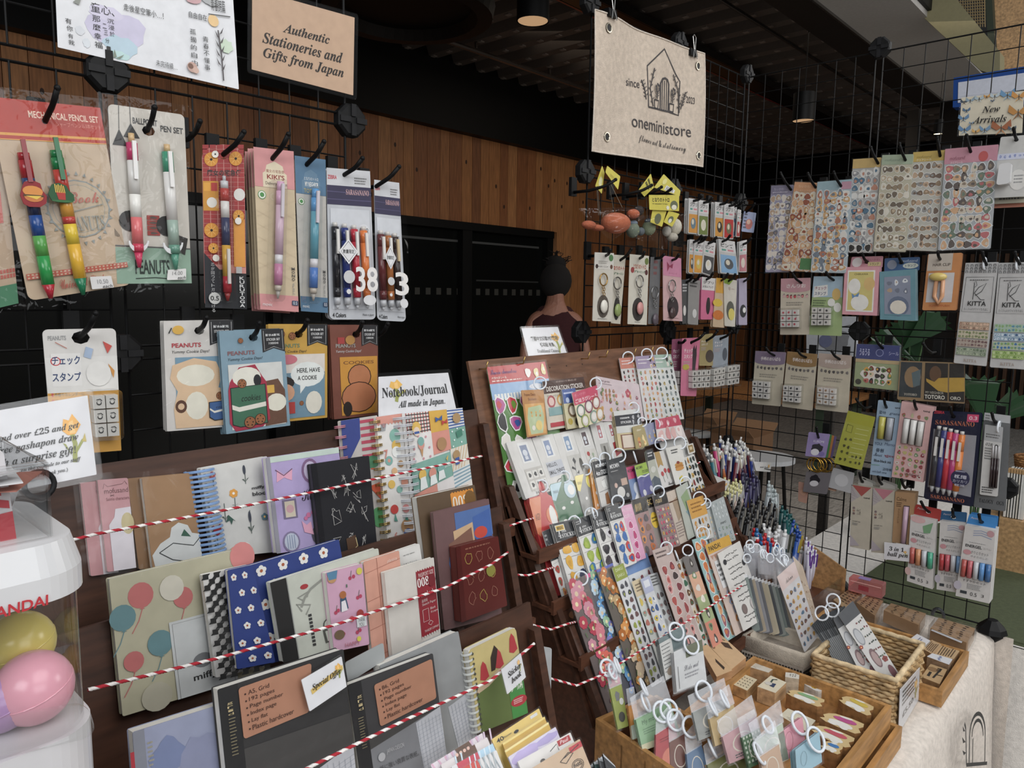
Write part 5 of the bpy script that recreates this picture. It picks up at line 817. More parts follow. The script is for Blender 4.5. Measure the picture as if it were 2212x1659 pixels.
stk('narrow blue-headed round seal pack behind the pink-headed seals','B5',[(1213,842),(1242,838),(1260,922),(1226,927)],'c6bd96',[r_(0,0,1,.36,'3f5a9a'),x_(.1,.08,.8,.16,1,'c8d0e8'),e_(.3,.28,.12,'b9c6e0'),e_(.5,.55,.3,'6f5a3f'),e_(.5,.55,.2,'d0c8b8'),e_(.25,.82,.14,'b09a2f'),e_(.75,.85,.2,'4a423a')],.018,n=2)
stk('pink-headed reward seal sheet of round faces','B5',[(1235,849),(1289,832),(1298,910),(1252,925)],'d8cfae',[r_(0,0,1,.36,'c2415f'),t_(.08,.06,.5,.14,'ちいかわ','d98aa0','i'),t_(.06,.2,.97,.32,'ごほうびシール','e8d0d4','b'),*[x for i,(u,v,c)in enumerate([(.2,.55,'4a6f5a'),(.55,.5,'7f3f5a'),(.88,.46,'9a4a3f'),(.3,.85,'8f9a4a'),(.7,.82,'7f9a8a'),(.98,.8,'b08a4a')])for x in(e_(u,v,.17,c),e_(u,v,.13,'cfc4bc'),e_(u,v-.02,.09,'e0dcd6'))]],.028,(.95,-.05,.012))
stk('slanted pale pink garden sticker sheet in front of the peg board','B5',[(1287,812),(1380,830),(1392,910),(1294,910)],'cdbcc0',[t_(.05,.06,.3,.12,'Rabbit garden','6f5a62','i'),x_(.05,.14,.35,.18,1,'9a8a90'),f_(.7,.3,.06,'b5475a','d8a0a0'),b_(.02,.3,.98,.98,6,4,'a8433f c97a6a 6a7a52 c9a04a 8a4a5a d2a0a8',None,.3,6),b_(.08,.25,.4,.55,4,3,'9a6a4a b5705a c9a08a 7a8a5a',None,.45,9)],.012,film=.006)
tall=lambda hd,pal,sd:[r_(0,0,1,.2,hd),x_(.1,.05,.6,.16,2,'e4dcdc',.3),b_(.04,.22,.96,.98,4,9,pal,None,.34,sd),b_(.66,.02,.98,.2,2,2,'3a3030 c9a06a d8d0c8',None,.4,sd)]
stk('coral-headed tall sticker sheet hung third from the right edge of the peg board','B5',[(1337,774),(1375,771),(1398,885),(1357,890)],'cfcac8',tall('c9806e','2f2a2c b0504f d2a07a 8a9a6a',3),.000,(.5,-.0,.013))
stk('sage-headed tall sticker sheet at the right edge of the peg board','B5',[(1405,767),(1449,765),(1478,905),(1437,910)],'cdcfcd',tall('9db4a6','4f5f62 2c3032 8f9a9a b9a05a 6a7a72',8),.000,(.55,-.02,.014))
stk('lilac-headed tall sticker sheet hung second from the right edge of the peg board','B5',[(1372,770),(1413,767),(1437,905),(1394,908)],'d0cdcc',tall('a393b0','2a2628 b04a52 c98a6a d0b0a0 6a8a72 d2a04a',5),.008,(.6,-.02,.013))
# white boxed stamp-seal row
def seal(label,q,mark,art,n=3):stk(label,'B4',q,'cccac6',[r_(.36,.05,.78,.42,'d8d8d6'),r_(.43,.1,.70,.39,mark),e_(.56,.24,.09,'c9ced6'),r_(.5,.3,.62,.36,'c9ced6'),*art],.006,n=n,th=.002,film=0.0015)
seal('white seal pack with stamp print at the left of the HELLO SMALL THINGS one',[(1093,956),(1147,946),(1190,1060),(1136,1078)],'7f8aa3',[r_(.3,.52,1,.92,'b8b4ae'),q_(.32,.55,1,.9,3,2,'d2d0ca','3a3a3c',.1),t_(.45,.93,.95,.98,'HAVE A','333')])
seal('white seal pack lettered HELLO, SMALL THINGS',[(1149,946),(1194,937),(1230,1045),(1190,1060)],'7f8fb0',[r_(.2,.5,1,.78,'b9bcc4'),t_(.22,.53,.72,.61,'HELLO,','33343c','b'),t_(.22,.66,1,.74,'SMALL THINGS','33343c','b'),l_(.03,'444',*[(.6+.2*math.cos(a),.95+.1*math.sin(a))for a in[math.pi+i*.4 for i in range(9)]])])
seal('white seal pack with a dark leaf sprig',[(1195,938),(1236,929),(1268,1030),(1228,1040)],'6f8cae',[r_(.3,.5,1,.98,'bcbab4'),l_(.02,'333',(.5,.95),(.6,.6)),p_('2c2e30',(.58,.7),(.52,.6),(.62,.55),(.68,.64)),p_('2c2e30',(.52,.82),(.36,.76),(.42,.72),(.56,.78)),p_('2c2e30',(.54,.88),(.7,.82),(.66,.9)),e_(.92,.75,.1,'55544f',.16)])
seal('white seal pack with a red tulip print',[(1236,929),(1271,921),(1300,1015),(1268,1026)],'5a4a4e',[r_(.3,.5,1,.98,'c8c5be'),l_(.03,'5f7f62',(.6,.95),(.5,.6)),l_(.03,'5f7f62',(.6,.95),(.75,.65)),e_(.48,.58,.09,'a83a38'),e_(.75,.62,.07,'9aa88f'),p_('5f7f62',(.6,.9),(.4,.75),(.5,.8))],2)
seal('white seal pack with a grey bottle print',[(1273,912),(1301,908),(1326,1000),(1298,1008)],'b0696e',[r_(.35,.52,.95,.98,'9a9892'),e_(.62,.82,.2,'4a4640'),r_(.55,.58,.68,.78,'4a4640')],2)
seal('white seal pack with a red square print',[(1302,912),(1325,908),(1345,985),(1328,1000)],'a8585f',[r_(.35,.55,1,.9,'9a2f35'),e_(.65,.72,.2,'5f1a22')],2)
stk('message sticker pack with a black header in the white seal row','B4',[(1325,889),(1382,882),(1392,968),(1338,972)],'c9b88a',[r_(0,0,1,.12,'cfcfcc'),r_(0,.12,1,.40,'2f3138'),t_(.2,.18,.55,.24,'message','ddd','b'),t_(.2,.28,.6,.34,'STICKER','ddd','b'),b_(.6,.14,.98,.38,2,2,'b9b9bc 8a8a90',None,.4,2),r_(0,.40,1,.58,'c6c6c2'),b_(.5,.42,.95,.56,2,1,'d8d8d4 9a9a98',None,.45,2),r_(.12,.62,.9,.98,'7a4a32'),r_(.17,.645,.86,.96,'cfc0b0')],.016,(.75,-.03,.012),n=3)
stk('gold-headed small label pack right of the message stickers','B4',[(1366,922),(1390,916),(1402,962),(1374,970)],'9a8a52',[t_(.3,.15,.7,.25,'dear','d8d0b8','i'),b_(.1,.5,.95,.95,2,2,'c98a2a b04a2f e0c88a',None,.5,3)],.022,(.9,-.1,.010))
stk('dusty blue floral pack between the gold-headed and pink-headed ones','B4',[(1390,917),(1415,911),(1428,955),(1400,962)],'7f83a0',[b_(.1,.3,.9,.95,2,3,'c9a04a 8f9ab0 5f6f52 b9bcd0',None,.4,6)],.012,(.9,.1,.012))
stk('pink-headed clear sticker pack at the right end of the seal row','B4',[(1415,907),(1465,896),(1482,944),(1421,953)],'cfc4c2',[r_(0,0,1,.45,'b83f58'),b_(.1,.05,.9,.4,3,1,'e4d4d4 d8a0a8',None,.35,2),b_(.05,.5,.95,.98,4,1,'d2a8a4 c98a8a e0d4d0',None,.5,3)],.018,film=.005)
stk('tall clear sticker pack behind the cake stickers at the right of the seal row','B4',[(1424,955),(1482,943),(1500,990),(1440,1000)],'bcbcba',[r_(.85,0,1,1,'d0d0cc'),x_(.86,.1,.98,.6,4,'444')],.004,film=.006)
# tag row
def tagpt(u0=.52):return[(.05,.12),(0,.16),(0,1),(1,1),(1,.16),(.86,.13),(.82,.09),(.80,.03),(.72,0),(.64,0),(.57,.03),(.54,.09),(.48,.12)]
def moo(label,q,c,cc,word,face,n=4,off=.004):
 stk(label,'B3',q,c,[p_(cc,(.0,.17),(.05,.13),(.52,.13),(.12,.48),(0,.44)),t_(.08,.27,.3,.33,word,'2a2a2a','i'),e_(.78,.32,.24,face),e_(.82,.34,.14,'d8d6d2',.11),*[e_(u,v,.07,'d4d2ce',.035)for u,v in((.35,.66),(.72,.60),(.3,.92),(.68,.9))],l_(.004,'888',(0,.54),(1,.50))],off,(.68,.045,.011),n=n,pts=tagpt(),kind='s',th=.0016,film=.002)
moo('orange-cornered red tag sticker labelled ANGRY at the left of its row',[(1133,1048),(1182,1036),(1248,1270),(1198,1290)],'b8383a','d2805a','ANGRY','d0764a',5)
moo('green tag sticker with a pale blue corner labelled THINKING',[(1184,1034),(1232,1022),(1262,1120),(1206,1140)],'3c6a4a','9cbcc8','THINKING','a4bcc8',4)
moo('grey tag sticker with a yellow corner labelled ENNUI',[(1237,1016),(1275,1008),(1300,1098),(1262,1116)],'8a8a86','d8c864','ENNUI','d9cc5a',4)
moo('orange tag sticker half hidden behind the black packs',[(1271,1000),(1290,996),(1305,1094),(1287,1102)],'c9822e','d8b080','HAPPY','d89a4a',2,.010)
stk('black-headed four size sticker sheet beside the orange tag','B3',[(1279,998),(1309,991),(1330,1084),(1300,1096)],'c8c6c2',[r_(0,0,1,.36,'26272b'),t_(.15,.07,.85,.15,'MOOMIN','d8d8d8','b'),t_(.1,.22,.95,.32,'4size STICKER','d8d8d8','b'),l_(.02,'777',(.05,.68),(.95,.66)),e_(.5,.52,.2,'d8d8d4',.1),l_(.03,'777',(.4,.45),(.6,.42),(.62,.6)),p_('8a5a32',(.4,.75),(.6,.72),(.66,.98),(.36,.98))],.016,(.9,-.02,.011),n=2)
stk('all black pack with a pale house card print','B3',[(1309,995),(1346,985),(1366,1076),(1324,1088)],'303338',[t_(.15,.12,.65,.22,'MOOMIN','d4d4d4','b'),x_(.15,.28,.55,.31,1,'b8b8b8'),r_(.6,.5,.92,.66,'b99a88'),e_(.3,.62,.08,'c9a89a'),e_(.5,.8,.2,'c9c7c2',.13),e_(.8,.9,.08,'a8a8a6',.05)],.024,(.75,-.04,.014))
stk('magenta-headed slim sticker sheet beside the lime-headed one','B3',[(1352,1010),(1372,1005),(1392,1072),(1366,1080)],'6f87b0',[r_(0,0,1,.38,'b83a6a'),t_(.1,.08,.8,.18,'MOOMIN','3a1a2a','b'),e_(.6,.7,.3,'c9d0dc',.2),p_('dfe0e0',(.2,1),(.5,.8),(.8,1))],.014,n=2)
stk('lime-headed sticker sheet with a violet night scene','B3',[(1370,1006),(1395,998),(1414,1064),(1386,1074)],'5a5a94',[r_(0,0,1,.36,'94b03c'),t_(.1,.06,.6,.15,'MOOMIN','2a3a1a','b'),t_(.5,.22,.98,.31,'STICKER','2a3a1a','b'),l_(.06,'d0d4d8',(0,.4),(.3,.37),(.6,.42),(1,.38)),e_(.3,.9,.12,'d0d0d4',.1),e_(.85,.85,.12,'c0c0cc',.1)],.022,(.2,-.25,.012))
stk('slim grey scene sticker sheet right of the lime-headed one','B3',[(1395,974),(1409,970),(1430,1052),(1410,1062)],'aeb0a2',[r_(0,0,1,.26,'35383e'),x_(.15,.06,.85,.2,2,'c8c8c8'),e_(.5,.5,.3,'c9c9c0',.08),p_('55606a',(0,.75),(.5,.66),(1,.78),(1,1),(0,1))],.020,n=2)
stk('white tulip sticker sheet with a gold ribbon label','B3',[(1410,978),(1437,972),(1459,1046),(1430,1056)],'d0cdca',[p_('b08f56',(.1,.0),(.5,.0),(.52,.42),(.32,.36),(.12,.44)),*[x for u,v in((.3,.62),(.55,.55),(.8,.58))for x in(e_(u,v,.1,'b5454a'),l_(.02,'4f6a4f',(u,v+.04),(u+.03,v+.24)))],t_(.5,.88,.9,.97,'Thanks','444','c')],.018,(.75,-.2,.013))
stk('white sticker sheet of pancakes and cakes','B3',[(1438,968),(1472,960),(1488,1038),(1460,1048)],'d6d4ce',[x_(.25,.08,.7,.22,2,'555'),e_(.55,.5,.28,'c08a3f',.05),e_(.55,.56,.3,'b5782f',.05),e_(.55,.62,.3,'c98f45',.05),e_(.52,.45,.1,'8a3a2a',.04),p_('d8c24a',(.35,.84),(.6,.8),(.6,.95),(.38,.97)),e_(.45,.88,.12,'8a9a3a',.03)],.026,(.9,-.05,.014))
stk('white sheet of tiny dark penguin shapes at the right end of its row','B3',[(1473,990),(1499,981),(1525,1058),(1496,1070)],'d2d1cc',[b_(.04,.03,.98,.98,4,5,'2f3436 3a4a44 8a3a3a c9a04a 2a2c2e',None,.42,3)],.016)
stk('small gold-framed tag standing above the penguin sheet','B3',[(1483,961),(1497,957),(1502,977),(1488,982)],'d2cfc8',[r_(.15,.12,.85,.85,'8a6f3a'),r_(.3,.3,.7,.6,'c9b48a')],.012)
# black-headed row
def four(label,q,art,n=1,off=.004,rg=None,logo=None,pr=(.12,.90)):
 stk(label,'B2',q,'d2d0cc',[r_(0,0,1,.235,'303236'),*([r_(.08,.03,.48,.11,'d8d4c0'),r_(.11,.04,.45,.10,'c9a020'),t_(.16,.05,.40,.09,'MINIONS','222','b')]if logo else[x_(.06,.03,.26,.09,2,'9a9a9a')]),t_(pr[0],.11,pr[0]+.12,.2,'4','d8d8d8','U'),t_(pr[0]+.18,.105,pr[0]+.38,.135,'size','d8d8d8'),t_(pr[0]+.15,.15,pr[1],.2,'STICKER','d8d8d8','U'),*[l_(.008,'555',(.06,.26+.2*i),(.94,.25+.2*i))for i in range(4)],*art],off,rg,n=n)
two=lambda pal,sd,ny=4:[b_(.06,.26,.94,.98,2,ny,pal,None,.42,sd)]
four('leftmost black-headed four size sheet, a sliver at its row end',[(1171,1149),(1196,1138),(1282,1415),(1257,1428)],two('b0453a c98a4a 5f6a4a 8a5a3a',2,8),1,0.0)
four('black-headed four size sheet of yellow and navy sticker shapes',[(1192,1132),(1240,1121),(1290,1285),(1240,1300)],two('d8a020 d8a428 c9961a 2c3350',3),3,.010,(.95,.04,.011),True)
four('black-headed four size sheet of green and blue sticker shapes',[(1239,1124),(1280,1110),(1326,1262),(1285,1280)],two('93a82a a0b43a 2f6f9f 86a02a',4),2,.018,(.9,.0,.012))
four('black-headed four size sheet of black jester-like blots',[(1277,1110),(1313,1102),(1356,1240),(1318,1256)],two('26242a 2c2a30 3a3038 d0ccd0',5),2,.026,(.1,.0,.011))
four('black-headed four size sheet of blue and yellow shapes',[(1309,1096),(1338,1088),(1376,1215),(1346,1228)],two('3f6fae 34609e c9a030 c23a3a',6),2,.034,(.9,-.04,.012))
stk('pink sticker strip of magenta rabbit-eared blots','B2',[(1340,1094),(1364,1088),(1396,1205),(1368,1216)],'d59dbb',[t_(.1,.05,.85,.12,'My Melody','e8d0dc','i'),t_(.1,.15,.85,.22,'stickers','e8d0dc','i'),b_(.05,.28,.95,.98,1,4,'b83a72 c24a80 a83266','e6d4de',.36,6)],.030)
stk('black-headed clear pack of orange cat stickers','B2',[(1364,1084),(1393,1075),(1424,1192),(1394,1204)],'9a7a78',[r_(0,0,1,.24,'1c1a18'),t_(.12,.06,.6,.2,'meow','b59a5a','c'),b_(.05,.27,.95,.98,2,4,'c0682a 5a5458 8a6a5a d08a4a',None,.4,8)],.022,film=.004)
stk('black-headed pack with a yellow moon','B2',[(1392,1074),(1410,1068),(1440,1180),(1422,1190)],'8f8680',[r_(0,0,1,.22,'1c1a18'),t_(.15,.06,.7,.17,'SC','b59a5a','b'),e_(.45,.46,.42,'d8b420',.15),x_(.15,.4,.8,.52,2,'5a4a1a'),e_(.8,.9,.3,'c23a6a',.1)],.018)
stk('black-headed clear pack of red and pink dotted rows','B2',[(1409,1072),(1438,1063),(1470,1178),(1438,1188)],'8a7674',[r_(0,0,1,.2,'1e1b1a'),t_(.1,.05,.6,.15,'nail','b59a5a','i'),b_(.06,.24,.96,.98,5,7,'b0343a c2506a c9a030 d8c0b0 7a4a6a',None,.36,9)],.026,(.5,-.05,.012))
stk('cream pack with a brown-pink wash in the black-headed row','B2',[(1437,1065),(1460,1056),(1490,1166),(1466,1178)],'c2b3a4',[p_('a08a72',(.4,.2),(.9,.14),(.95,.5),(.5,.6)),x_(.2,.6,.8,.9,6,'9a8a82')],.014,n=2)
stk('clear pack of pale green leaves in the black-headed row','B2',[(1460,1055),(1485,1040),(1513,1152),(1487,1166)],'b0b4aa',[p_('8a9f76',(.2,.2),(.8,.12),(.9,.45),(.4,.5)),p_('7f9aa0',(.3,.5),(.8,.46),(.7,.7))],.018,(.8,.0,.013))
stk('orange-labelled seal pack near the right end of the black-headed row','B2',[(1483,1082),(1518,1070),(1542,1160),(1508,1174)],'c9c7c2',[r_(0,0,1,.44,'d09a3e'),x_(.15,.1,.85,.36,3,'8a5a1a',.4),b_(.08,.48,.95,.95,4,3,'c98a2a 3a3a3a b5a48a',None,.36,3)],.022,(.75,.05,.015))
stk('clear gold-specked sticker pack second from the right end of its row','B2',[(1510,1090),(1533,1083),(1560,1168),(1535,1180)],'aeb2b0',[x_(.2,.1,.8,.2,2,'6a6a6a'),b_(.06,.3,.96,.98,4,5,'c9a06a 9aa4a0 d0c0a0 b08a8a',None,.3,4)],.014,(.6,.02,.011),n=3)
stk('clear glittery sticker pack at the right end of the black-headed row','B2',[(1534,1086),(1563,1072),(1590,1166),(1558,1178)],'a9b0b0',[t_(.3,.5,.7,.56,'merci','333','i'),b_(.05,.05,.95,.45,4,4,'c9ced0 9aa6a8 d4d8d8',None,.3,5),b_(.05,.6,.95,.98,4,3,'7f95a0 b9c4c8 8a9a8a',None,.3,7)],.020,n=2,film=.006)
# front row: strips
def strip(label,x0,y0,x1,y1,base,art,off,w=None,**k):
 L=300 if y0<1215 else 290
 d=(.335*L,L);bl=(x0+d[0],y0+d[1]);br=(x1+d[0]*.97,y1+d[1]*.98)
 # end on the shelf line
 def cut(x,y):
  for i in range(400):
   t=i/400*1.1;px,py=x+.335*330*t,y+330*t
   if py>=1545-(px-1310)*.615:return px,py
  return px,py
 stk(label,'B1',[(x0,y0),(x1,y1),cut(x1,y1),cut(x0,y0)],base,art,off,**k)
def bloom(u0,pal,sd,n=26):
 R=random.Random(sd);A=[]
 for i in range(n):A.append(f_(R.uniform(.18,.82),.03+.94*i/n,R.uniform(.13,.24),R.choice(pal.split()),R.choice(('e6d8a8','d8c0a0')),R.choice((5,6,8))))
 for i in range(16):u,v=R.uniform(.1,.9),R.uniform(.05,.98);A.append(l_(.03,'5a7a4a',(u,v),(u+R.uniform(-.15,.15),v+.04)))
 return A
strip('clear strip of pink and red flower stickers at the left of the front row',1221,1262,1264,1242,'6f6462',bloom(0,'c9506a d07a86 b53f52 c98a9a d86a5a',3),.010,film=.004,kind='s',ringp=(.75,.01,.012))
strip('clear strip of blue flower stickers with a hot pink top edge',1262,1243,1292,1229,'5a5c66',[r_(0,0,1,.03,'d04a86')]+bloom(0,'4f86c0 6aa0d0 7f7fc0 b9d0e0 9ac0a0',5),.004,film=.004,kind='s')
strip('clear strip of orange and cream flower stickers',1288,1232,1323,1216,'6a625a',[r_(0,0,1,.02,'4a58b0')]+bloom(0,'c9762e d8954a c0a070 d8c0a0 b0682a',7),.012,film=.004,kind='s')
strip('white icon sticker strip with a moss green header',1322,1227,1346,1216,'cfd0d2',[r_(0,0,1,.12,'8f9a3a'),t_(.2,.02,.8,.045,'DAKU','d8dcb8'),t_(.2,.07,.8,.095,'SAKU','d8dcb8'),b_(.05,.14,.95,.99,2,13,'3a3a40 5a5a62 8f9a3a 6a4a4a',None,.36,3)],.018)
strip('white icon sticker strip with a sky blue header',1346,1214,1397,1194,'cfd2d6',[r_(0,0,1,.12,'6f8fc0'),t_(.1,.02,.6,.045,'DAKU','dce4f0'),b_(.05,.14,.95,.99,3,13,'3a3a40 7a3a42 5a6a8a',None,.34,4)],.006)
strip('pale strip of grey-green figures with a cream label',1364,1257,1384,1248,'c6c9c4',[r_(0,0,1,.16,'cdbb98'),x_(.2,.04,.8,.13,3,'6a5a4a'),b_(.05,.18,.95,.98,2,8,'8f9a8a c9b24a b0685a d8d4cc',None,.42,5)],.022)
strip('pale strip of blue and yellow figures with a grey label',1383,1252,1402,1243,'c6c8cc',[r_(0,0,1,.16,'a9aec6'),r_(.2,.03,.8,.1,'d4d6dc'),b_(.05,.18,.95,.98,2,8,'3f5a8a c9b030 6a7a86 d4d4d0',None,.42,6)],.028)
strip('grey text strip tucked behind the red retro strip',1400,1242,1420,1236,'bcbfbf',[x_(.15,.02,.85,.14,4,'666'),b_(.05,.2,.95,.98,2,9,'5f5a5a 8a6a6a 9a9a9a',None,.38,7)],.020)
strip('red retro sticker strip on dusty pink card',1409,1189,1448,1176,'b9a59f',[x_(.1,.03,.7,.1,2,'5a4a48',.4),b_(.08,.14,.95,.98,2,9,'8f3a3a a84a44 3a2a2a c98a86 7a2f38','d0c0bc',.4,8)],.034,ringp=(.72,.02,.012))
strip('white strip of tan cat and red apple stickers',1459,1214,1477,1204,'d2cdc6',[b_(.04,.02,.96,.98,2,10,'b5793f 6a4a32 a83f34 3f6a52 d8c8a8',None,.42,9)],.026,ringp=(.3,-.05,.011))
strip('strip in grey, peach and green blocks',1474,1204,1497,1195,'8f8a82',[r_(0,0,1,.2,'6f6a68'),r_(0,.2,1,.45,'d0a184'),r_(0,.45,1,.72,'9aa878'),r_(0,.72,1,1,'c9806a'),b_(.08,.03,.92,.97,1,7,'d2ccc4 4a4440 6f8a62 e0d8cc',None,.3,10)],.034,ringp=(.6,-.05,.011))
strip('teal strip of orange fox-coloured blots',1495,1166,1524,1157,'8fb4b4',[b_(.05,.02,.95,.98,2,9,'c9733a b5642f d8a070 9a5a6a','dfe4e0',.42,11)],.026,ringp=(.85,-.03,.014))
strip('yellow-headed panda sticker strip lettered PANDA!',1523,1178,1574,1155,'cdb9ae',[r_(0,0,1,.11,'cf9e2c'),t_(.08,.03,.55,.085,'PANDA!','2a2216','b'),*[p_('b98a72',(.05+.12*i,.13),(.11+.12*i,.18),(.17+.12*i,.13))for i in range(7)],r_(.12,.2,.45,.5,'d8d8d8'),x_(.16,.24,.42,.45,4,'555'),b_(.05,.52,.95,.98,2,5,'3a3a3c 8f96ae b5793f d0c4c0',None,.42,12)],.034)
R=random.Random(5)
strip('white strip covered in black handwriting at the right end of the front row',1550,1196,1598,1168,'d3d0cb',[l_(.012,'2a2a2a',*[(u+.02*k+R.uniform(-.01,.01),v+R.uniform(-.012,.012))for k in range(14)])for v in(.08,.14,.24,.3,.38,.46,.52,.6,.66,.86,.92)for u in(.2,.5)]+[e_(.15,.14,.06,'26262a',.035),e_(.85,.26,.06,'26262a',.04),e_(.88,.5,.05,'26262a',.03),e_(.3,.77,.1,'7a6a66'),e_(.7,.76,.12,'b9b4b0')],.042)
lamsign('shop_sign','white sign about Traditional Chinese stamps standing on the peg board','P',[(1127,709),(1205,706),(1226,768),(1142,770)],[*flowerart(.82,.45,.9,'f0b850'),t_(.16,.30,.90,.47,'繁體中文印章/PET膠帶/','2a2a2c','b'),t_(.36,.53,.72,.68,'轉印貼 有售','2a2a2c','b'),t_(.24,.76,.82,.88,'Traditional Chinese','2a2a2c','U')],off=-.012,m=.004)
# ================================================================== GRID UNDER THE BANNER
class Wavy(Face):
 def at(s,u,v,o=0):
  return Face.at(s,u,v,o)+s.n*(.006*math.sin(u*7+1)+.004*math.sin(u*13+v*3)+.012*math.sin(u*3.1)*v*v*.4)
BQ=[(1281,22),(1516,117),(1514,361),(1274,327)]
F=Wavy([PT('M',*p,.018)for p in BQ],NRM('M'));mb=MB();nx,ny=26,18;cv=mat('c3b3a2','c')
mb.faces([F.at(i/nx,j/ny)for j in range(ny+1)for i in range(nx+1)],[(j*27+i,j*27+27+i,j*27+28+i,j*27+i+1)for j in range(ny)for i in range(nx)],cv)
bz=lambda x,y:inv_uv(BQ,(1200+x/3.95,y/3.95))
bl=lambda w,*p:l_(w,'2e282a',*[bz(*q)for q in p])
def twig(pts,side=1):
 A=[bl(.008,*pts)]
 for i in range(10):
  f=.1+.09*i;k=min(int(f*(len(pts)-1)),len(pts)-2);g=f*(len(pts)-1)-k;x=pts[k][0]*(1-g)+pts[k+1][0]*g;y=pts[k][1]*(1-g)+pts[k+1][1]*g;d=1 if i%2 else-1
  A.append(p_('2e282a',bz(x,y),bz(x+d*17,y-22),bz(x+d*15,y-6)))
 return A
art=[bl(.009,(750,895),(748,540),(893,400),(1000,610),(1040,680),(1022,972),(940,935),(850,915),(750,895)),bl(.012,(862,925),(862,690),(880,655),(905,648),(930,665),(941,700),(938,935)),*[bl(.007,(x,920+(x-880)*.2),(x,668))for x in(880,900,920)],
bl(.008,(803,830),(845,840),(838,910),(806,900),(803,830)),bl(.008,(948,865),(986,875),(980,940),(950,930),(948,865)),*twig([(730,830),(720,740),(697,660)]),*twig([(790,890),(765,730),(806,560)]),*twig([(1025,950),(1022,760),(978,618)]),*twig([(1035,920),(1055,850),(1078,775)]),*twig([(822,830),(826,770),(828,760)]),*twig([(967,865),(970,800),(972,790)]),
*[e_(*bz(x+dx,y+dy),.008,'2e282a')for x,y in((823,730),(972,770))for dx,dy in((-14,-10),(12,-14),(-12,14),(14,12),(0,-26))]]
def bt(x0,y0,x1,y1,t,st):a=bz(x0,y0);b=bz(x1,y1);return t_(a[0],a[1],b[0],b[1],t,'2e282a',st)
def btx(q,t,st):
 """text along a slanted photo baseline: q = TL TR BL in zoom units"""
 vs,fs=glyphs(t,st);a,b,c=[bz(*p)for p in q];return('m',[(a[0]+(b[0]-a[0])*x+(c[0]-a[0])*y,a[1]+(b[1]-a[1])*x+(c[1]-a[1])*y)for x,y in vs],fs)
draw(mb,F,art,.0008)
for q,t,st in[([(570,645),(678,668),(570,712)],'since','s'),([(1085,808),(1150,828),(1083,865)],'2023','s'),([(605,965),(1110,1075),(603,1070)],'oneministore','s'),([(655,1130),(1066,1235),(652,1215)],'flower art & stationery','c')]:
 _,vs,fs=btx(q,t,st);mb.faces([F.at(x,y,.0014)for x,y in vs],fs,mat('2e282a'))
o=mb.build('canvas_banner');tag(o,'cream canvas shop banner with a house emblem clipped to the grid','banner')
mb=MB();mb.tube([F.at(*p,.0006)for p in[(i/20,0)for i in range(20)]+[(1,i/14)for i in range(14)]+[(1-i/20,1)for i in range(20)]+[(0,1-i/14)for i in range(14)]],.0017,mat('d2c6b8','c'),6,closed=True);mb.build('stitched_edge',o)
for x,y in((405,240),(1186,562),(404,1164),(1179,1328)):
 u,v=bz(x,y);c=F.at(u,v,.001);e=(F.q[1]-F.q[0]).normalized();mb=MB();g=V((0,0,1));mb.tube([c+(e*math.cos(a)+g*math.sin(a))*.009 for a in[i*math.pi/9 for i in range(18)]],.0022,mat('a09888','m'),6,closed=True)
 mb.poly([c+(e*math.cos(a)+g*math.sin(a))*.008+F.n*.0006 for a in[i*math.pi/6 for i in range(12)]],mat('0c0b0b'));mb.build('eyelet',o)
for x,y,nm in((425,130,'left'),(1145,455,'right')):
 u,v=bz(x,y);c=F.at(u,v,.004);e=(F.q[1]-F.q[0]).normalized();mb=MB();mb.hexa([c-e*.014+V((0,0,-.006))+F.n*.004,c+e*.014+V((0,0,-.006))+F.n*.004,c+e*.014+V((0,0,.012)),c-e*.014+V((0,0,.012)),c-e*.014+V((0,0,-.006))-F.n*.03,c+e*.014+V((0,0,-.006))-F.n*.03,c+e*.014+V((0,0,.012))-F.n*.024,c-e*.014+V((0,0,.012))-F.n*.024],mat('0c0c0d','k'));k=mb.build('binder_clip');tag(k,f'black binder clip gripping the top {nm} of the canvas banner','binder clip')
 mb=MB();mb.tube([c+e*.009+V((0,0,-.012))+F.n*.006,c+e*.002+V((0,0,.01))+F.n*.003,c+e*.007+V((0,0,.04))+F.n*.001,c+e*.0+V((0,0,.046)),c-e*.007+V((0,0,.04))+F.n*.001,c-e*.002+V((0,0,.01))+F.n*.003,c-e*.009+V((0,0,-.012))+F.n*.006],.0011,mat('c2bfba','m'),6);mb.build('wire_arms',k)
 # yellow tags, soft toys in bags
def htag(label,q,art,off,hk=None,**k):return card('hang_tag','hang tag',label,'M',q,'c9bc3a',art,off=off,th=.0008,r=.002,hk=hk,**k)
htag('yellow folded hang tag above the orange soft toy, left half',[(1301,358),(1306,372),(1300,419),(1286,402)],[wash(.5,.6,.3,.25,'e0dca8',3)],.06)
htag('pale yellow hang tag above the orange soft toy, right half',[(1312,358),(1340,381),(1335,410),(1308,372)],[x_(.3,.5,.8,.8,3,'b5a23a')],.075)
htag('slanted yellow hang tag in front of the barcoded yellow one',[(1406,375),(1413,405),(1392,425),(1380,410)],[x_(.1,.2,.9,.6,2,'2a2a1a',.6)],.075)
htag('yellow hang tag with a printed barcode',[(1434,376),(1470,412),(1468,424),(1413,405)],[r_(.35,.5,.75,.9,'d8d8d8'),*[r_(.4+.05*i,.55,.42+.05*i,.85,'222')for i in range(6)],e_(.2,.35,.08,'d8d080')],.06)
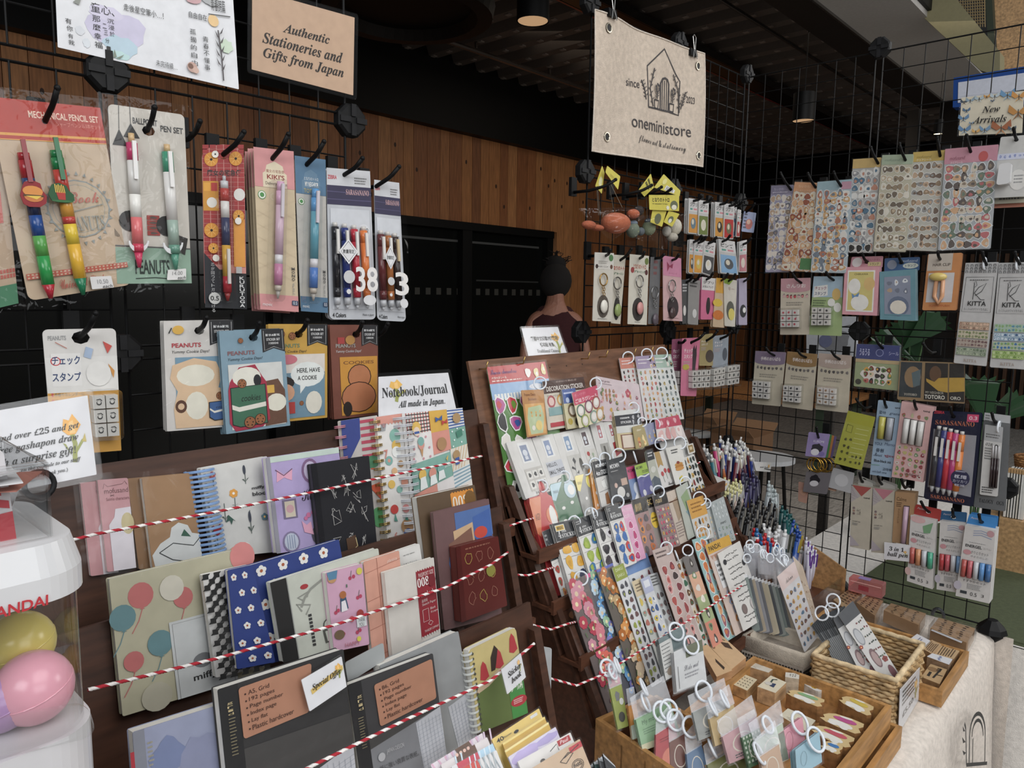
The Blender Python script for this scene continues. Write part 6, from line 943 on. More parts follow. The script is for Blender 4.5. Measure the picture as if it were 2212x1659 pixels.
htag('wide yellow header card lettered in Japanese with grey-green blots',[(1402,421),(1467,421),(1467,456),(1403,453)],[t_(.1,.18,.66,.46,'となりのトトロ','222','b'),t_(.1,.55,.6,.63,'MY NEIGHBOR TOTORO','4a4a2a'),e_(.82,.66,.13,'5f6448',.3),e_(.82,.78,.09,'d8d4c0',.16),e_(.6,.82,.05,'d8d4c0',.13)],.085)
htag('lower yellow header card tilted below the wide one',[(1410,452),(1440,456),(1430,490),(1405,480)],[e_(.5,.6,.25,'5f6448')],.08);htag('rightmost yellow header card tilted over the cream soft toy',[(1445,455),(1468,462),(1452,490),(1434,480)],[e_(.5,.6,.25,'5f6448'),e_(.5,.7,.16,'d8d4c0')],.082)
def softtoy(label,blobs,bagq,off,strings,seed):
 c0=PT('M',*blobs[0][0],off);rt=None
 for i,(p,rp,col,sq)in enumerate(blobs):
  c=PT('M',*p,off);r=rp*(c-EYE).dot(FW)/FPX;mb=MB();mb.ball(c,r,mat(col,'c'),18,sq)
  if rt is None:rt=mb.build('soft_toy',None,True);tag(rt,label,'soft toy')
  else:mb.build('soft_piece',rt,True)
 Fb=Face([PT('M',*p,off+.03)for p in bagq],NRM('M'));sleeve(rt,Fb,.0,.0,seed=seed,wav=.012,name='clear_bag')
 for a,b in strings:mb=MB();mb.tube([PT('M',*a,off),PT('M',*b,off)],.0007,mat('a9a294','m'),5);mb.build('bead_chain',rt)
softtoy('orange fish-shaped soft toy in a clear bag on the grid under the banner',[((1330,482),30,'b5603c',(1,1.25,.75)),((1272,486),16,'a85838',(.8,1.3,.6)),((1290,492),14,'a85838',(.8,1.5,.5)),((1368,462),13,'b05a36',(1,1.2,.8)),((1380,455),12,'2a2220',(.9,1,.9)),((1335,468),12,'4a2a1e',(1,1.6,.25)),((1325,492),16,'c0714a',(1.1,1.2,.6))],[(1248,450),(1388,448),(1392,470),(1320,522)],.065,[((1289,402),(1293,465)),((1291,402),(1296,465)),((1315,395),(1325,450)),((1318,395),(1344,448))],3)
softtoy('pair of grey-green round soft toys in a clear bag',[((1367,497),15,'6f7a6a',(1,1,1.1)),((1402,492),15,'7a8468',(1,1,1.1)),((1402,478),9,'55606a',(1,1.3,.7)),((1368,482),9,'6a7a8a',(1,1.3,.7)),((1402,494),10,'a8ac78',(1.5,1,1)),((1367,499),10,'a0a672',(1.5,1,1)),((1384,500),9,'5a6268',(1,1,1))],[(1355,470),(1425,462),(1436,553),(1350,548)],.055,[((1376,420),(1380,478)),((1396,420),(1398,472))],5)
softtoy('cream soft toy in a clear bag right of the grey-green pair',[((1458,490),15,'c9c2b0',(1,1,1.2)),((1440,500),10,'b9b4aa',(1,1,1.1)),((1452,512),12,'b5aea0',(1,1.2,.8))],[(1432,468),(1482,462),(1480,560),(1428,556)],.05,[],7)
for h,t,s in[((1272,412),(1330,388),'up the orange fish-shaped soft toy'),((1352,420),(1408,400),'up the grey-green soft toys'),((1385,422),(1429,404),'up the cream soft toy'),((1420,420),(1450,408),'up the wide yellow header card')]:hook('M',h,t,s,.05,.05)
# pins
def pin(label,q,header,col,dot,off,hk=None,n=1):return card('pin_pack','pin pack',label,'M',q,'bdbcba',[r_(0,0,1,.36,'cdcbca'),t_(.12,.1,.85,.22,header,'2a2a2a','b'),r_(.15,.27,.4,.32,'4f9a8a'),r_(.5,.27,.85,.32,'c9808a'),r_(.06,.44,.94,.97,col),e_(.5,.7,.26,dot,.16),e_(.45,.66,.12,'d0c8b4',.08)],off=off,th=.002,hk=hk,hr=.004,film=.003,n=n,dn=.005,holds='up the '+label)
PN=[('grey',1478,428,'5a5a5e','8a8a8a'),('orange',1488,428,'c98a2e','5f7a8a'),('green',1510,432,'6a7a3a','d0ccb8'),('second orange',1545,436,'c98e32','3a3028'),('red',1565,439,'b52e2a','6a6a4a')]
for i,(nm,x,y,c,d)in enumerate(PN[1:]):pin(f'{nm}-backed pin pack in the top row of small pins',[(x,y),(x+21,y+3),(x+19,y+78),(x-2,y+76)],'ジブリ',c,d,.055+.004*i,((x+10,y+6),(x+28,y-4)),3)
pin('blue-backed pin pack at the right end of the top pin row',[(1582,440),(1592,442),(1588,512),(1580,510)],'ピンズ','4a6a8a','b5b5b0',.05,((1586,446),(1604,436)));pin('crimson-backed slim pin pack right of the blue-backed one',[(1594,452),(1601,454),(1598,512),(1590,512)],'ピンズ','a83a3a','d0c8c0',.06)
card('key_charm_card','pin pack','pale blue acrylic charm card at the corner end of the pin row','M',[(1608,456),(1634,460),(1628,503),(1602,500)],'8a94b4',[e_(.5,.6,.3,'b0605a',.26),e_(.45,.5,.15,'c9a08a',.12),x_(.05,.1,.3,.9,5,'5a5a6a')],off=.05,hk=((1612,458),(1630,440)),hr=.003,holds='up the pale blue acrylic charm card')
for i,(nm,q,c,d,tx)in enumerate([('amber',[(1490,517),(1500,518),(1502,592),(1487,590)],'c98a2e','4a4a4a','ジブリ'),('yellow-orange',[(1500,519),(1521,522),(1518,592),(1498,590)],'d0922e','c9b04a','ジブリ'),('black with a white mask shape',[(1522,520),(1546,525),(1540,598),(1516,590)],'4a4a4c','d8d6d0','ピンズ'),('sky blue with a grey blot',[(1552,516),(1587,522),(1595,594),(1556,590)],'7fa8cc','55585c','ピンズ'),('pale rose',[(1597,522),(1613,518),(1613,588),(1596,588)],'b5707a','d0c0b8','ピンズ')]):
 pin(f'{nm} pin pack in the second row of small pins',q,tx,c,d,.055+.003*i,((q[0][0]+8,q[0][1]+6),(q[0][0]+25,q[0][1]-7)),2)
 # key rings on cards
def torus(root,pl,p,rp,off,col,name='key_ring',th=.0016,k='m'):
 c=PT(pl,*p,off);r=rp*(c-EYE).dot(FW)/FPX;ring(root,c,r,NRM(pl),th,mat(col,k),name);return c
def keycard(label,q,base,art,off,hk,rp,rc,n,ov):
 o=card('keyring_card','keyring',label,'M',q,base,art,off=off,th=.0012,r=.001,hk=hk,hr=.004,n=1,film=.003,holds='up the '+label)
 if rp:
  torus(o,'M',rp,13,off+.006,rc)
  for i in range(4):torus(o,'M',(rp[0]+(1 if i%2 else-1),rp[1]+16+5*i),3.5,off+.006,rc,'chain_link',.0008)
  c=PT('M',rp[0]+1,rp[1]+58,off+.006);mb=MB();mb.ball(c,.012,mat(ov,'s'),12,(.5,1,1.25));mb.build('charm',o,True)
 for k in range(1,n):card('keyring_card','keyring','identical keyring card behind the '+label,'M',q,base,(),off=off-.007*k,th=.0012,r=.001,group='cards behind the '+label)
ovl=lambda c='3a3634':[e_(.5,.78,.3,c,.17)]
keycard('cream keyring card with a gold ring at the left end of the grid under the banner',[(1285,545),(1326,547),(1322,695),(1280,693)],'cbc6ba',[r_(0,0,1,.24,'d0ccc4'),t_(.1,.19,.7,.215,'メタルキーリング','333','b'),e_(.12,.2,.07,'3a2a2a'),e_(.88,.2,.07,'6a4a3a'),e_(.85,.07,.12,'4f7a4a',.05),x_(.2,.12,.7,.17,2,'9a968e'),*ovl('5a5148'),x_(.25,.96,.75,.975,1,'777')],.058,((1309,552),(1318,540)),(1304,604),'b08a4a',3,'dcd8cc')
keycard('cream keyring card with red lettering tucked between its neighbours',[(1325,550),(1352,552),(1340,700),(1320,698)],'c9c3b4',[t_(.05,.16,.95,.22,'なりのトト','b54030','b'),t_(.1,.25,.9,.29,'3連キーリン','3a6a4a','b'),*ovl()],.048,((1340,562),(1364,538)),(1334,612),'8a8884',3,'8a9a5a')
keycard('cream keyring card with orange lettering and a steel ring',[(1361,549),(1402,553),(1397,702),(1356,700)],'cdc8ba',[t_(.2,.13,.85,.2,'となりのトトロ','b5563a','b'),t_(.25,.22,.8,.26,'3連キーリング','3a6a4a','b'),e_(.15,.22,.09,'9a4040'),e_(.88,.24,.08,'5a2f2f'),e_(.88,.08,.1,'6a7a3a',.05),*ovl(),x_(.35,.96,.65,.975,1,'777')],.062,((1382,558),(1392,545)),(1382,608),'9a9894',4,'c98a86')
keycard('grey clear keyring pouch between the cream and pink cards',[(1406,555),(1428,556),(1422,700),(1400,700)],'6a6a6c',[x_(.3,.05,.7,.3,3,'8a5a5a')],.052,((1415,558),(1434,550)),(1415,632),'8f8f90',2,'5a5058')
keycard('pink keyring card with a steel ring',[(1432,552),(1471,558),(1474,694),(1433,692)],'c9a3a4',[r_(0,0,1,.3,'c983a0'),p_('9a3a5a',(.2,.08),(.35,.14),(.55,.1),(.5,.18),(.35,.16),(.22,.24)),t_(.3,.24,.75,.27,'キーリング','a0486a'),*ovl('3a3034'),x_(.2,.95,.8,.97,1,'8a6a6a')],.062,((1452,562),(1466,550)),(1452,618),'9a9894',2,'4a3a3a')
for i,(nm,q,b,a)in enumerate([('dark slim',[(1473,604),(1486,604),(1486,698),(1474,700)],'4a4a4c',[x_(.1,.1,.9,.3,3,'ccc'),e_(.4,.7,.25,'d0ccc8',.12)]),('clear slim grey',[(1488,602),(1512,606),(1508,702),(1486,700)],'8a8886',[x_(.1,.06,.8,.2,2,'444'),e_(.6,.75,.2,'c9c8c6',.1)]),('pink punch',[(1516,598),(1548,602),(1542,690),(1514,690)],'c9668a',[r_(0,0,1,.3,'d2cfcc'),t_(.1,.08,.8,.15,'ジブリ','222','b'),t_(.06,.19,.8,.25,'メタルフック','222','b'),e_(.5,.68,.15,'2a2628',.2),e_(.5,.52,.1,'2a2628',.05)]),('orange-topped bus',[(1548,600),(1564,602),(1565,708),(1540,706)],'c2a98a',[r_(0,0,1,.3,'cf9a2a'),e_(.3,.5,.5,'d0b030',.08),e_(.4,.75,.5,'c9722a',.1)]),('leaf-topped cream',[(1564,601),(1592,606),(1588,706),(1566,704)],'c4beb2',[p_('7f9a2f',(0,0),(.7,0),(.4,.12),(0,.1)),t_(.3,.16,.8,.24,'キー','9a7a72'),e_(.5,.66,.35,'5a5a50',.2),e_(.6,.74,.28,'cfc05a',.13)]),('lilac slim',[(1597,602),(1613,600),(1614,702),(1596,702)],'a39ab0',[e_(.5,.7,.4,'2a2a2e',.14),e_(.65,.68,.2,'d8d6d4',.06)])]):
 card('keyring_pack','keyring',f'{nm} keyring pack in the lowest row on the corner panel','M',q,b,a,off=.05+.004*i,th=.002,hk=((q[0][0]+10,q[0][1]+6),(q[0][0]+24,q[0][1]-8)),hr=.003,film=.003,n=2,dn=.006,holds=f'up the {nm} keyring pack')
def cubes(root,pl,q,off,nx,ny,c='c8c4bf',ink='5a5a5a',dep=.013,case=True):
 Fq=Face([PT(pl,*p,off)for p in q],NRM(pl))
 for j in range(ny):
  for i in range(nx):
   G=Face([Fq.at((i+a)/nx,(j+b)/ny,dep)for a,b in((.06,.06),(.94,.06),(.94,.94),(.06,.94))],Fq.n);mb=MB();plate(mb,G,dep-.001,mat(c,'s'));R=random.Random(i*7+j);draw(mb,G,[l_(.1,ink,*[(R.uniform(.25,.75),R.uniform(.25,.75))for _ in range(4)]),e_(R.uniform(.4,.6),R.uniform(.4,.6),.2,ink)]);mb.build('stamp_block',root)
 if case:G=Face([Fq.at(a,b,dep+.004)for a,b in((-.1,-.1),(1.1,-.1),(1.1,1.1),(-.1,1.1))],Fq.n);mb=MB();plate(mb,G,dep+.003,ACRY,.004);mb.build('blister',root)
def stampset(label,pl,q,base,art,hk,cq,off=.05,nx=3,ny=3,ink='4a4a4a',n=2):
 o=card('stamp_set','stamp set',label,pl,q,base,art,off=off,th=.001,r=.003,hk=hk,hr=.006,film=.002,holds='up the '+label)
 cubes(o,pl,cq,off,nx,ny,ink=ink)
 for k in range(1,n):card('stamp_set','stamp set','identical card tucked behind the '+label,pl,q,base,(),off=off-.012*k,th=.001,r=.003,group='cards behind the '+label)
ck=[t_(.12,.18,.6,.25,'チェック','e4dcdc','b'),t_(.12,.28,.6,.35,'スタンプ','e4dcdc','b'),x_(.1,.4,.5,.52,3,'b0a0a0')]
stampset('plum hang card stamp set at the left of the corner trio','M',[(1452,733),(1478,731),(1475,852),(1448,852)],'8a4a66',ck,((1466,740),(1480,735)),[(1455,800),(1470,800),(1470,845),(1455,845)],.042,1,3,n=1)
stampset('grey-blue hang card stamp set at the right of the corner trio','M',[(1540,726),(1574,722),(1572,792),(1538,795)],'8a929c',ck+[e_(.78,.6,.15,'4a505a',.2)],((1556,732),(1580,716)),[(1564,790),(1590,786),(1588,828),(1562,832)],.05,n=1)
stampset('olive and tan hang card stamp set in the corner trio','M',[(1512,724),(1540,720),(1540,790),(1510,790)],'9a8a5a',ck+[e_(.75,.7,.3,'4a3f38',.2)],((1526,736),(1550,715)),[(1533,797),(1558,792),(1556,832),(1532,836)],.056,n=1)
stampset('bright pink hang card stamp set in the corner trio','M',[(1474,731),(1513,729),(1504,856),(1470,855)],'c9708e',ck+[e_(.25,.5,.2,'b5a23a',.05),p_('3a2f36',(.6,.2),(.68,.12),(.72,.2),(.8,.12),(.84,.3),(.8,.6),(.64,.6))],((1493,740),(1522,720)),[(1486,800),(1526,797),(1524,836),(1486,838)],.062,4,3,n=1)
# ================================================================== RIGHT GRID
def rs(label,q,hd,base,art,hk,pal,sd,nx=4,ny=11,off=.06,rim='c8cac8',hh=.1):
 card('sticker_sheet','sticker sheet',label,'R',q,base,[r_(0,0,1,hh,hd),b_(.03,hh+.01,.97,.985,nx,ny,pal,rim,.5,sd)]+art,off=off,hk=hk,hr=.005,film=.003,n=3,dn=.004,holds='up the '+label,seed=sd)
rs('lavender-grey sticker sheet at the left end of the top row on the right grid',[(1666,401),(1713,399),(1702,587),(1653,588)],'7f7a90','9590a6',[t_(.15,.03,.6,.06,'ちいかわ','b9b4c8'),t_(.1,.07,.8,.09,'piccolover','d0cad8','b')],((1709,410),(1686,373)),'b59a80 d2c8bc 6a6a78 8a7a6a',3,4,11,.05)
rs('apricot sticker sheet in the top row on the right grid',[(1717,393),(1766,395),(1754,587),(1687,584)],'c48f66','bd9470',[t_(.2,.03,.7,.06,'ちいかわ','d8b89a'),t_(.1,.08,.8,.1,'クールドミラクル','d8b89a'),r_(.6,.85,1,.98,'4a7a4a')],((1762,405),(1745,374)),'d0c4ac b58a5a 8f4f3a c9a07a',4,4,11,.056)
rs('pale blue sticker sheet in the top row on the right grid',[(1766,393),(1840,387),(1827,590),(1751,588)],'8fa9b2','a3b0b6',[r_(.72,.02,1,.1,'b58a9a')],((1817,402),(1801,371)),'c09a6a d0ccc4 6f7a86 a8705a',5,5,12,.062,'d0d4d4')
rs('gold-headed sticker sheet with a black-rimmed bottom row',[(1843,344),(1904,340),(1885,546),(1829,545)],'bfa262','a9a7a4',[b_(.03,.9,.97,.99,3,1,'2a2826 3a3632','cfcdc8',.4,3)],((1897,353),(1881,318)),'d0cfca 4f6f86 b5806a 8a8a8c',6,4,11,.056)
rs('sage-headed sticker sheet of tabby cat blots',[(1906,335),(1973,333),(1955,544),(1886,543)],'9aa890','b2ad98',[t_(.1,.04,.6,.065,'mofusand','7a8a78','i')],((1956,346),(1943,310)),'8a7a64 6a5f52 b5a48a d0cabb',7,5,10,.062,'d4d2ca')
rs('mustard-headed sticker sheet of tabby cat blots',[(1973,329),(2042,324),(2024,543),(1955,540)],'bda14e','b4b2a8',[t_(.12,.04,.6,.065,'mofusand','8a7a3a','i'),t_(.12,.07,.6,.095,'クリアシール','d8d0b0','b')],((2031,337),(2025,297)),'8f7a62 6f5d50 b59a80 8a8a88',8,5,10,.056,'d6d6d2')
rs('wide rose-headed sticker sheet of cats and sweets',[(2042,322),(2157,312),(2138,537),(2026,541)],'bd8594','a2a6aa',[t_(.1,.08,.4,.115,'mofusand','8a4a5a','i'),t_(.12,.13,.36,.155,'クリアシール','d8c8cc','b'),e_(.74,.1,.09,'b5504f',.05)],((2097,328),(2088,292)),'8a7a68 5f5652 b5686a c9a07a c2b8a8 6a7a6a',9,6,10,.062,'cfd2d2',.15)
o=card('sticker_punch_pack','craft pack','white pack with a small moulded case at the right photo edge','R',[(2162,296),(2223,291),(2218,424),(2141,428)],'bfbebb',[r_(0,.28,1,.38,'c4c8da'),b_(.02,.29,.98,.37,6,1,'8a94c0 a9b0d0',None,.3,3),e_(.72,.72,.26,'d2d0cc',.17),x_(.6,.64,.9,.8,3,'8a8a8a')],off=.06,hk=((2196,302),(2190,277)),hr=.005,film=.003,holds='up the white craft pack')
F=Face([PT('R',2162,356,.066),PT('R',2188,353,.066),PT('R',2184,398,.066),PT('R',2155,402,.066)],NRM('R'));mb=MB();G=Face([F.at(0,0,.018),F.at(1,0,.018),F.at(1,1,.018),F.at(0,1,.018)],F.n);plate(mb,G,.017,mat('cfcfd0','s'),.006);mb.build('moulded_case',o)
for i,c in enumerate(('9a9684','b0705a')):card('pack','pack',['olive','orange'][i]+' bottomed pack peeking out below the white craft pack','R',[(2142,424+9*i),(2225,420+9*i),(2225,437+9*i),(2142,441+9*i)],c,[x_(.2,.3,.9,.7,1,'3a3a3a')],off=.045-.012*i)
# stamps, boxes, tapes
hd=lambda c,t:[r_(0,0,1,.2,c),e_(.5,.2,.5,c,.05),t_(.2,.1,.85,.17,t,'d8d0cc','b'),b_(.05,.27,.95,.34,7,1,'4a4644 6a6462',None,.36,2),x_(.2,.42,.8,.5,2,'8a8478')]
stampset('pink-headed stamp set in the second row of the right grid','R',[(1687,602),(1751,600),(1748,723),(1685,723)],'bdb3a0',hd('b98b92','さんりお')+[b_(.05,.28,.95,.36,7,1,'b5404a c9a0a0',None,.36,2)],((1731,611),(1713,592)),[(1690,669),(1728,668),(1728,707),(1689,707)],ink='b04a56')
stampset('green-hill stamp set in the second row of the right grid','R',[(1758,597),(1821,597),(1818,726),(1747,723)],'93a870',[r_(0,0,1,.35,'9cb4c4'),p_('d4d4d0',(.05,.17),(.5,.14),(.52,.32),(.05,.36)),t_(.08,.17,.46,.23,'チェック','8a3a5a','b'),t_(.08,.26,.46,.32,'スタンプ','34406a','b'),x_(.05,.4,.5,.52,3,'5a6a4a'),e_(.8,.3,.14,'c9a860',.1),e_(.65,.44,.12,'d8d8d2',.07),e_(.85,.52,.12,'d8d8d2',.08)],((1801,605),(1785,588)),[(1757,663),(1797,664),(1796,703),(1755,703)])
def hbox(label,cat,q,tabq,base,tabc,art,tart,hk,off=.06,dep=.022,name='card_box',n=1,hole=True):
 rt=None
 for k in range(n):
  F=Face([PT('R',*p,off)for p in q],NRM('R'));sh=-F.n*((dep+.003)*k);F=Face([p+sh for p in F.q],F.n)
  mb=MB();mb.hexa(F.q+[p-F.n*dep for p in F.q],mat(base));
  if k==0 or True:draw(mb,F,art if k==0 else())
  o=mb.build(name);tag(o,label if k==0 else 'identical box behind the '+label,cat,None if n==1 else 'boxes of the '+label)
  if tabq:
   G=Face([PT('R',*p,off-dep)+sh for p in tabq],F.n);mb=MB();plate(mb,G,.0012,mat(tabc),.003,(*inv_uv(tabq,hk[0]),.006)if hk else None);draw(mb,G,tart);mb.build('hang_tab',o)
  if k==0:rt=o;root_F[o.name]=F
 if hk:hook('R',hk[0],hk[1],'up the '+label,off-dep)
 return rt
hbox('pink card game box with a framed round-faced drawing','card box',[(1825,577),(1899,576),(1893,682),(1819,679)],[(1840,555),(1908,553),(1906,578),(1836,579)],'c98f98','c08892',[r_(.1,.07,.9,.93,'d6d2cc'),r_(.14,.1,.86,.9,'c2b46a'),t_(.3,.13,.7,.17,'CHIIKAWA','6a6030','b'),e_(.32,.4,.18,'d6d4ce',.16),e_(.75,.35,.16,'c9a868',.14),e_(.5,.74,.26,'d8d6d0',.17),p_('5f86b0',(.25,.55),(.35,.6),(.48,.52),(.45,.62),(.35,.62),(.28,.66))],[e_(.2,.5,.16,'d8d4d0'),t_(.5,.2,.9,.4,'ちいかわ','8a4a58'),r_(.55,.5,.95,.85,'cdbf8a'),t_(.62,.56,.88,.8,'トランプ','5a5030','b')],((1873,566),(1863,548)))
hbox('teal card game box with a grey framed hooded drawing','card box',[(1900,587),(1977,581),(1978,693),(1901,690)],[(1911,558),(1987,555),(1986,584),(1910,587)],'5f8a96','3f5f8a',[r_(.13,.12,.87,.88,'7f8698'),b_(.15,.14,.85,.5,3,2,'c9ccd0 6a7080 a89078',None,.3,5),e_(.52,.72,.3,'5f6a80',.2),e_(.52,.74,.23,'cfc8ba',.14),r_(.13,.88,.87,.9,'5f8a96')],[t_(.5,.15,.95,.35,'mofusand','b9c4d8','i'),e_(.75,.62,.22,'c9ccc0',.22),t_(.6,.52,.9,.72,'トランプ','34406a','b'),e_(.22,.5,.14,'8a90a0',.35)],((1948,567),(1941,549)),.056)
o=card('hair_clip_pack','hair clip','orange hair clip card with a pale orange clip','R',[(2005,549),(2078,546),(2065,670),(1992,670)],'c07f45',[r_(.02,0,.75,.3,'b9aea2'),t_(.18,.17,.7,.22,'HAIR CLIP','4a3a32','b'),r_(.08,.34,.85,.86,'c2c0c2'),t_(.2,.9,.8,.94,'POMPOMPURIN','b05a2a')],off=.06,hk=((2031,560),(2026,545)),hr=.005,film=.006,n=3,dn=.006,holds='up the orange hair clip card')
mb=MB();c=[PT('R',x,y,.066)for x,y in((2023,606),(2037,606),(2035,640),(2027,655),(2018,640))];mb.tube(c,.005,mat('d09a72','s'),8,closed=True);mb.build('clip',o,True)
mb=MB();mb.ball(PT('R',2026,598,.07),.018,mat('cdb560','s'),14,(1.1,.5,.55));mb.build('clip_topper',o,True)
def kitta(label,q,strips,hk,sd):
 b1=[r_(0,0,1,.1,'b5b5b5'),*[t_(.02+.14*i,.015+.03*j,.12+.14*i,.04+.03*j,'KITTA','333','b')for i in range(7)for j in range(3)],l_(.012,'3a3a3a',(.08,.14),(.92,.14),(.94,.48),(.06,.48),(.08,.14)),x_(.2,.165,.8,.18,1,'555'),l_(.02,'2a2a2a',(.36,.2),(.36,.36)),l_(.02,'2a2a2a',(.38,.3),(.5,.24),(.72,.2),(.6,.28),(.42,.32)),l_(.02,'2a2a2a',(.4,.3),(.6,.36),(.72,.36)),l_(.015,'2a2a2a',(.33,.2),(.4,.18),(.44,.22),(.38,.24)),t_(.22,.375,.78,.42,'KITTA','222','b'),t_(.12,.44,.86,.465,'たくさんのカワイイをそばに','555'),t_(.3,.945,.7,.975,'KITTA','9a8a80','U')]
 for i,(c,pal)in enumerate(strips):v=.58+.085*i;b1+=[r_(.04,v,.96,v+.075,c),b_(.04,v,.96,v+.075,9,2,pal,None,.42,sd+i)]
 card('label_pack','label pack',label,'R',q,'b9b8b7',b1,off=.06,hk=hk,hr=.006,film=.003,n=2,dn=.006,rng=(.58,.01,.013),holds='up the '+label)
kitta('brown floral strip label pack with a bird line drawing',[(2086,568),(2157,566),(2130,791),(2060,784)],[('a8907a','8a6a58 c9a890'),('b5ac94','6a7a4a 8a8a6a'),('a3968a','6a4f50 8f7a70'),('8a9480','5f6f58 a0aa90')],((2131,572),(2122,545)),3)
kitta('blue and green strip label pack with a bird line drawing',[(2158,568),(2226,566),(2214,798),(2138,793)],[('9ab0a0','4f86a0 7fa06a'),('8fa4b4','3f5f86 c0ccd4'),('a3b09a','3f6fa0 7a9a5a'),('8fa860','6a8a3a b0c08a')],((2203,570),(2192,545)),9)
for nm,q,c,hk,cq,ink in[('purple',[(1632,758),(1698,761),(1686,878),(1624,872)],'7a6a80',((1673,768),(1655,752)),[(1629,821),(1666,824),(1664,862),(1628,858)],'3a3a3e'),('ochre',[(1701,759),(1766,765),(1755,887),(1689,878)],'8a6a3c',((1741,772),(1723,757)),[(1695,831),(1733,833),(1731,870),(1694,866)],'3a3a3e'),('beige',[(1769,763),(1840,768),(1832,892),(1761,884)],'a8968a',((1814,776),(1797,759)),[(1769,835),(1809,839),(1807,876),(1768,871)],'8a6a4a')]:
 stampset(f'{nm}-headed stamp set in the third row of the right grid','R',q,'b5ac98',hd(c,'手帳のおいばら'),hk,cq,ink=ink)
card('sticker_pack','sticker pack','navy-headed flake sticker pack of tiny bento pictures','R',[(1851,743),(1944,747),(1940,844),(1844,834)],'8f9a72',[r_(0,0,1,.34,'3a4274'),t_(.08,.1,.32,.26,'うるうる','b9bcd8','b'),e_(.55,.18,.09,'8a90b8'),e_(.55,.18,.075,'3a4274'),t_(.76,.14,.98,.22,'シール','b9bcd8'),r_(0,.34,1,.42,'b09a70'),wash(.52,.7,.38,.24,'cfcac2',4),b_(.2,.5,.85,.9,5,3,'7a3a2f c9973e 3a3432 b5645a d0b89a 5f7a4a',None,.46,6),e_(.1,.88,.07,'3a3a32')],off=.05,hk=((1907,752),(1891,729)),hr=.006,film=.006,n=3,dn=.005,holds='up the navy-headed flake sticker pack')
card('postcard_pack','card pack','kraft card pack with two dark pictures, one a mustard shape','R',[(1944,779),(2083,784),(2083,872),(1938,863)],'8a7250',[r_(.02,.03,.36,.92,'33393c'),e_(.22,.4,.13,'8a7050',.27),p_('55656a',(.2,.3),(.34,.2),(.34,.6),(.24,.66)),t_(.1,.82,.3,.88,'TOTORO','b5b0a0','U'),r_(.41,.03,.76,.96,'2b2724'),e_(.57,.3,.09,'5f4530',.2),p_('b08c2e',(.43,.42),(.56,.5),(.62,.4),(.76,.38),(.76,.75),(.62,.72),(.44,.5)),t_(.43,.74,.7,.8,'MY NEIGHBOR','b5b0a0'),t_(.42,.83,.72,.93,'TOTORO','d8d4c8','b'),r_(.78,.03,1,.96,'2b2724'),p_('b08c2e',(.78,.38),(1,.36),(1,.7),(.78,.74)),t_(.8,.84,.95,.92,'ORO','c8c4b8','b')],off=.056,film=.010,n=2,dn=.006)
hook('R',(2012,762),(1994,742),'up the kraft card pack',.056)
o=card('keychain_card','keychain','lilac keychain card hanging above gold rings','R',[(1747,933),(1793,938),(1783,989),(1739,985)],'8f7fae',[t_(.3,.3,.8,.4,'KUROMI','c9c0d8','b'),wash(.5,.62,.3,.2,'2f2b33',5),e_(.45,.8,.2,'cfcbd2',.14),e_(.78,.85,.14,'7668a0',.1)],off=.06,hk=((1768,945),(1764,924)),hr=.004,holds='up the lilac keychain card')
for i,c in enumerate(('3f7a3f','b5763a','6a5a8a')):card('keychain_card','keychain',['green','orange','violet'][i]+' edged keychain card fanned behind the lilac one','R',[(1790+5*i,938+2*i),(1797+5*i,939+2*i),(1788+5*i,989),(1781+5*i,989)],c,(),off=.052-.006*i)
for i,x in enumerate((1758,1764,1771,1782,1789)):torus(o,'R',(x,1003+i%2*2),15,.06-.004*i,'b08a2e','gold_ring',.0018)
o=card('charm_pouch','keychain','clear charm pouch with a black pointed shape below the gold rings','R',[(1742,1018),(1796,1022),(1786,1068),(1734,1062)],'6f6a6e',[wash(.4,.4,.22,.28,'26242a',6),e_(.4,.55,.18,'c9c6ca',.14)],off=.055,kind='s',film=.004)
for i,(q,c)in enumerate([([(1800,1010),(1846,1022),(1838,1066),(1788,1052)],'b0b0b2'),([(1725,1040),(1748,1046),(1742,1088),(1724,1082)],'b58a78'),([(1790,1030),(1812,1036),(1806,1062),(1788,1058)],'c9a288')]):card('charm_pouch','keychain',['empty frosted','pinkish','peach printed'][i]+' clear pouch hanging beside the black pointed charm','R',q,c,[e_(.5,.5,.3,['c4c4c6','c99a80','d08a5a'][i])],off=.05-.006*i,kind='s',film=.003)
card('stamp_sheet','clear stamps','tilted yellow-green clear stamp pack','R',[(1832,887),(1891,901),(1861,1016),(1801,1000)],'a3a436',[r_(0,0,1,.2,'a0a020'),l_(.015,'4a4a20',(.12,.24),(.32,.25),(.32,.38),(.12,.37),(.12,.24)),*[l_(.02,'c9cc86',(.45,.28+.09*i),(.9,.27+.09*i))for i in range(7)],b_(.1,.45,.45,.95,2,4,'4a4a28 5f5f30',None,.3,4),b_(.5,.72,.95,.96,3,2,'4a4a28 5f5f30',None,.3,5)],off=.066,film=.012,kind='s',hk=((1868,882),(1850,862)),hr=.003,holds='up the yellow-green clear stamp pack')
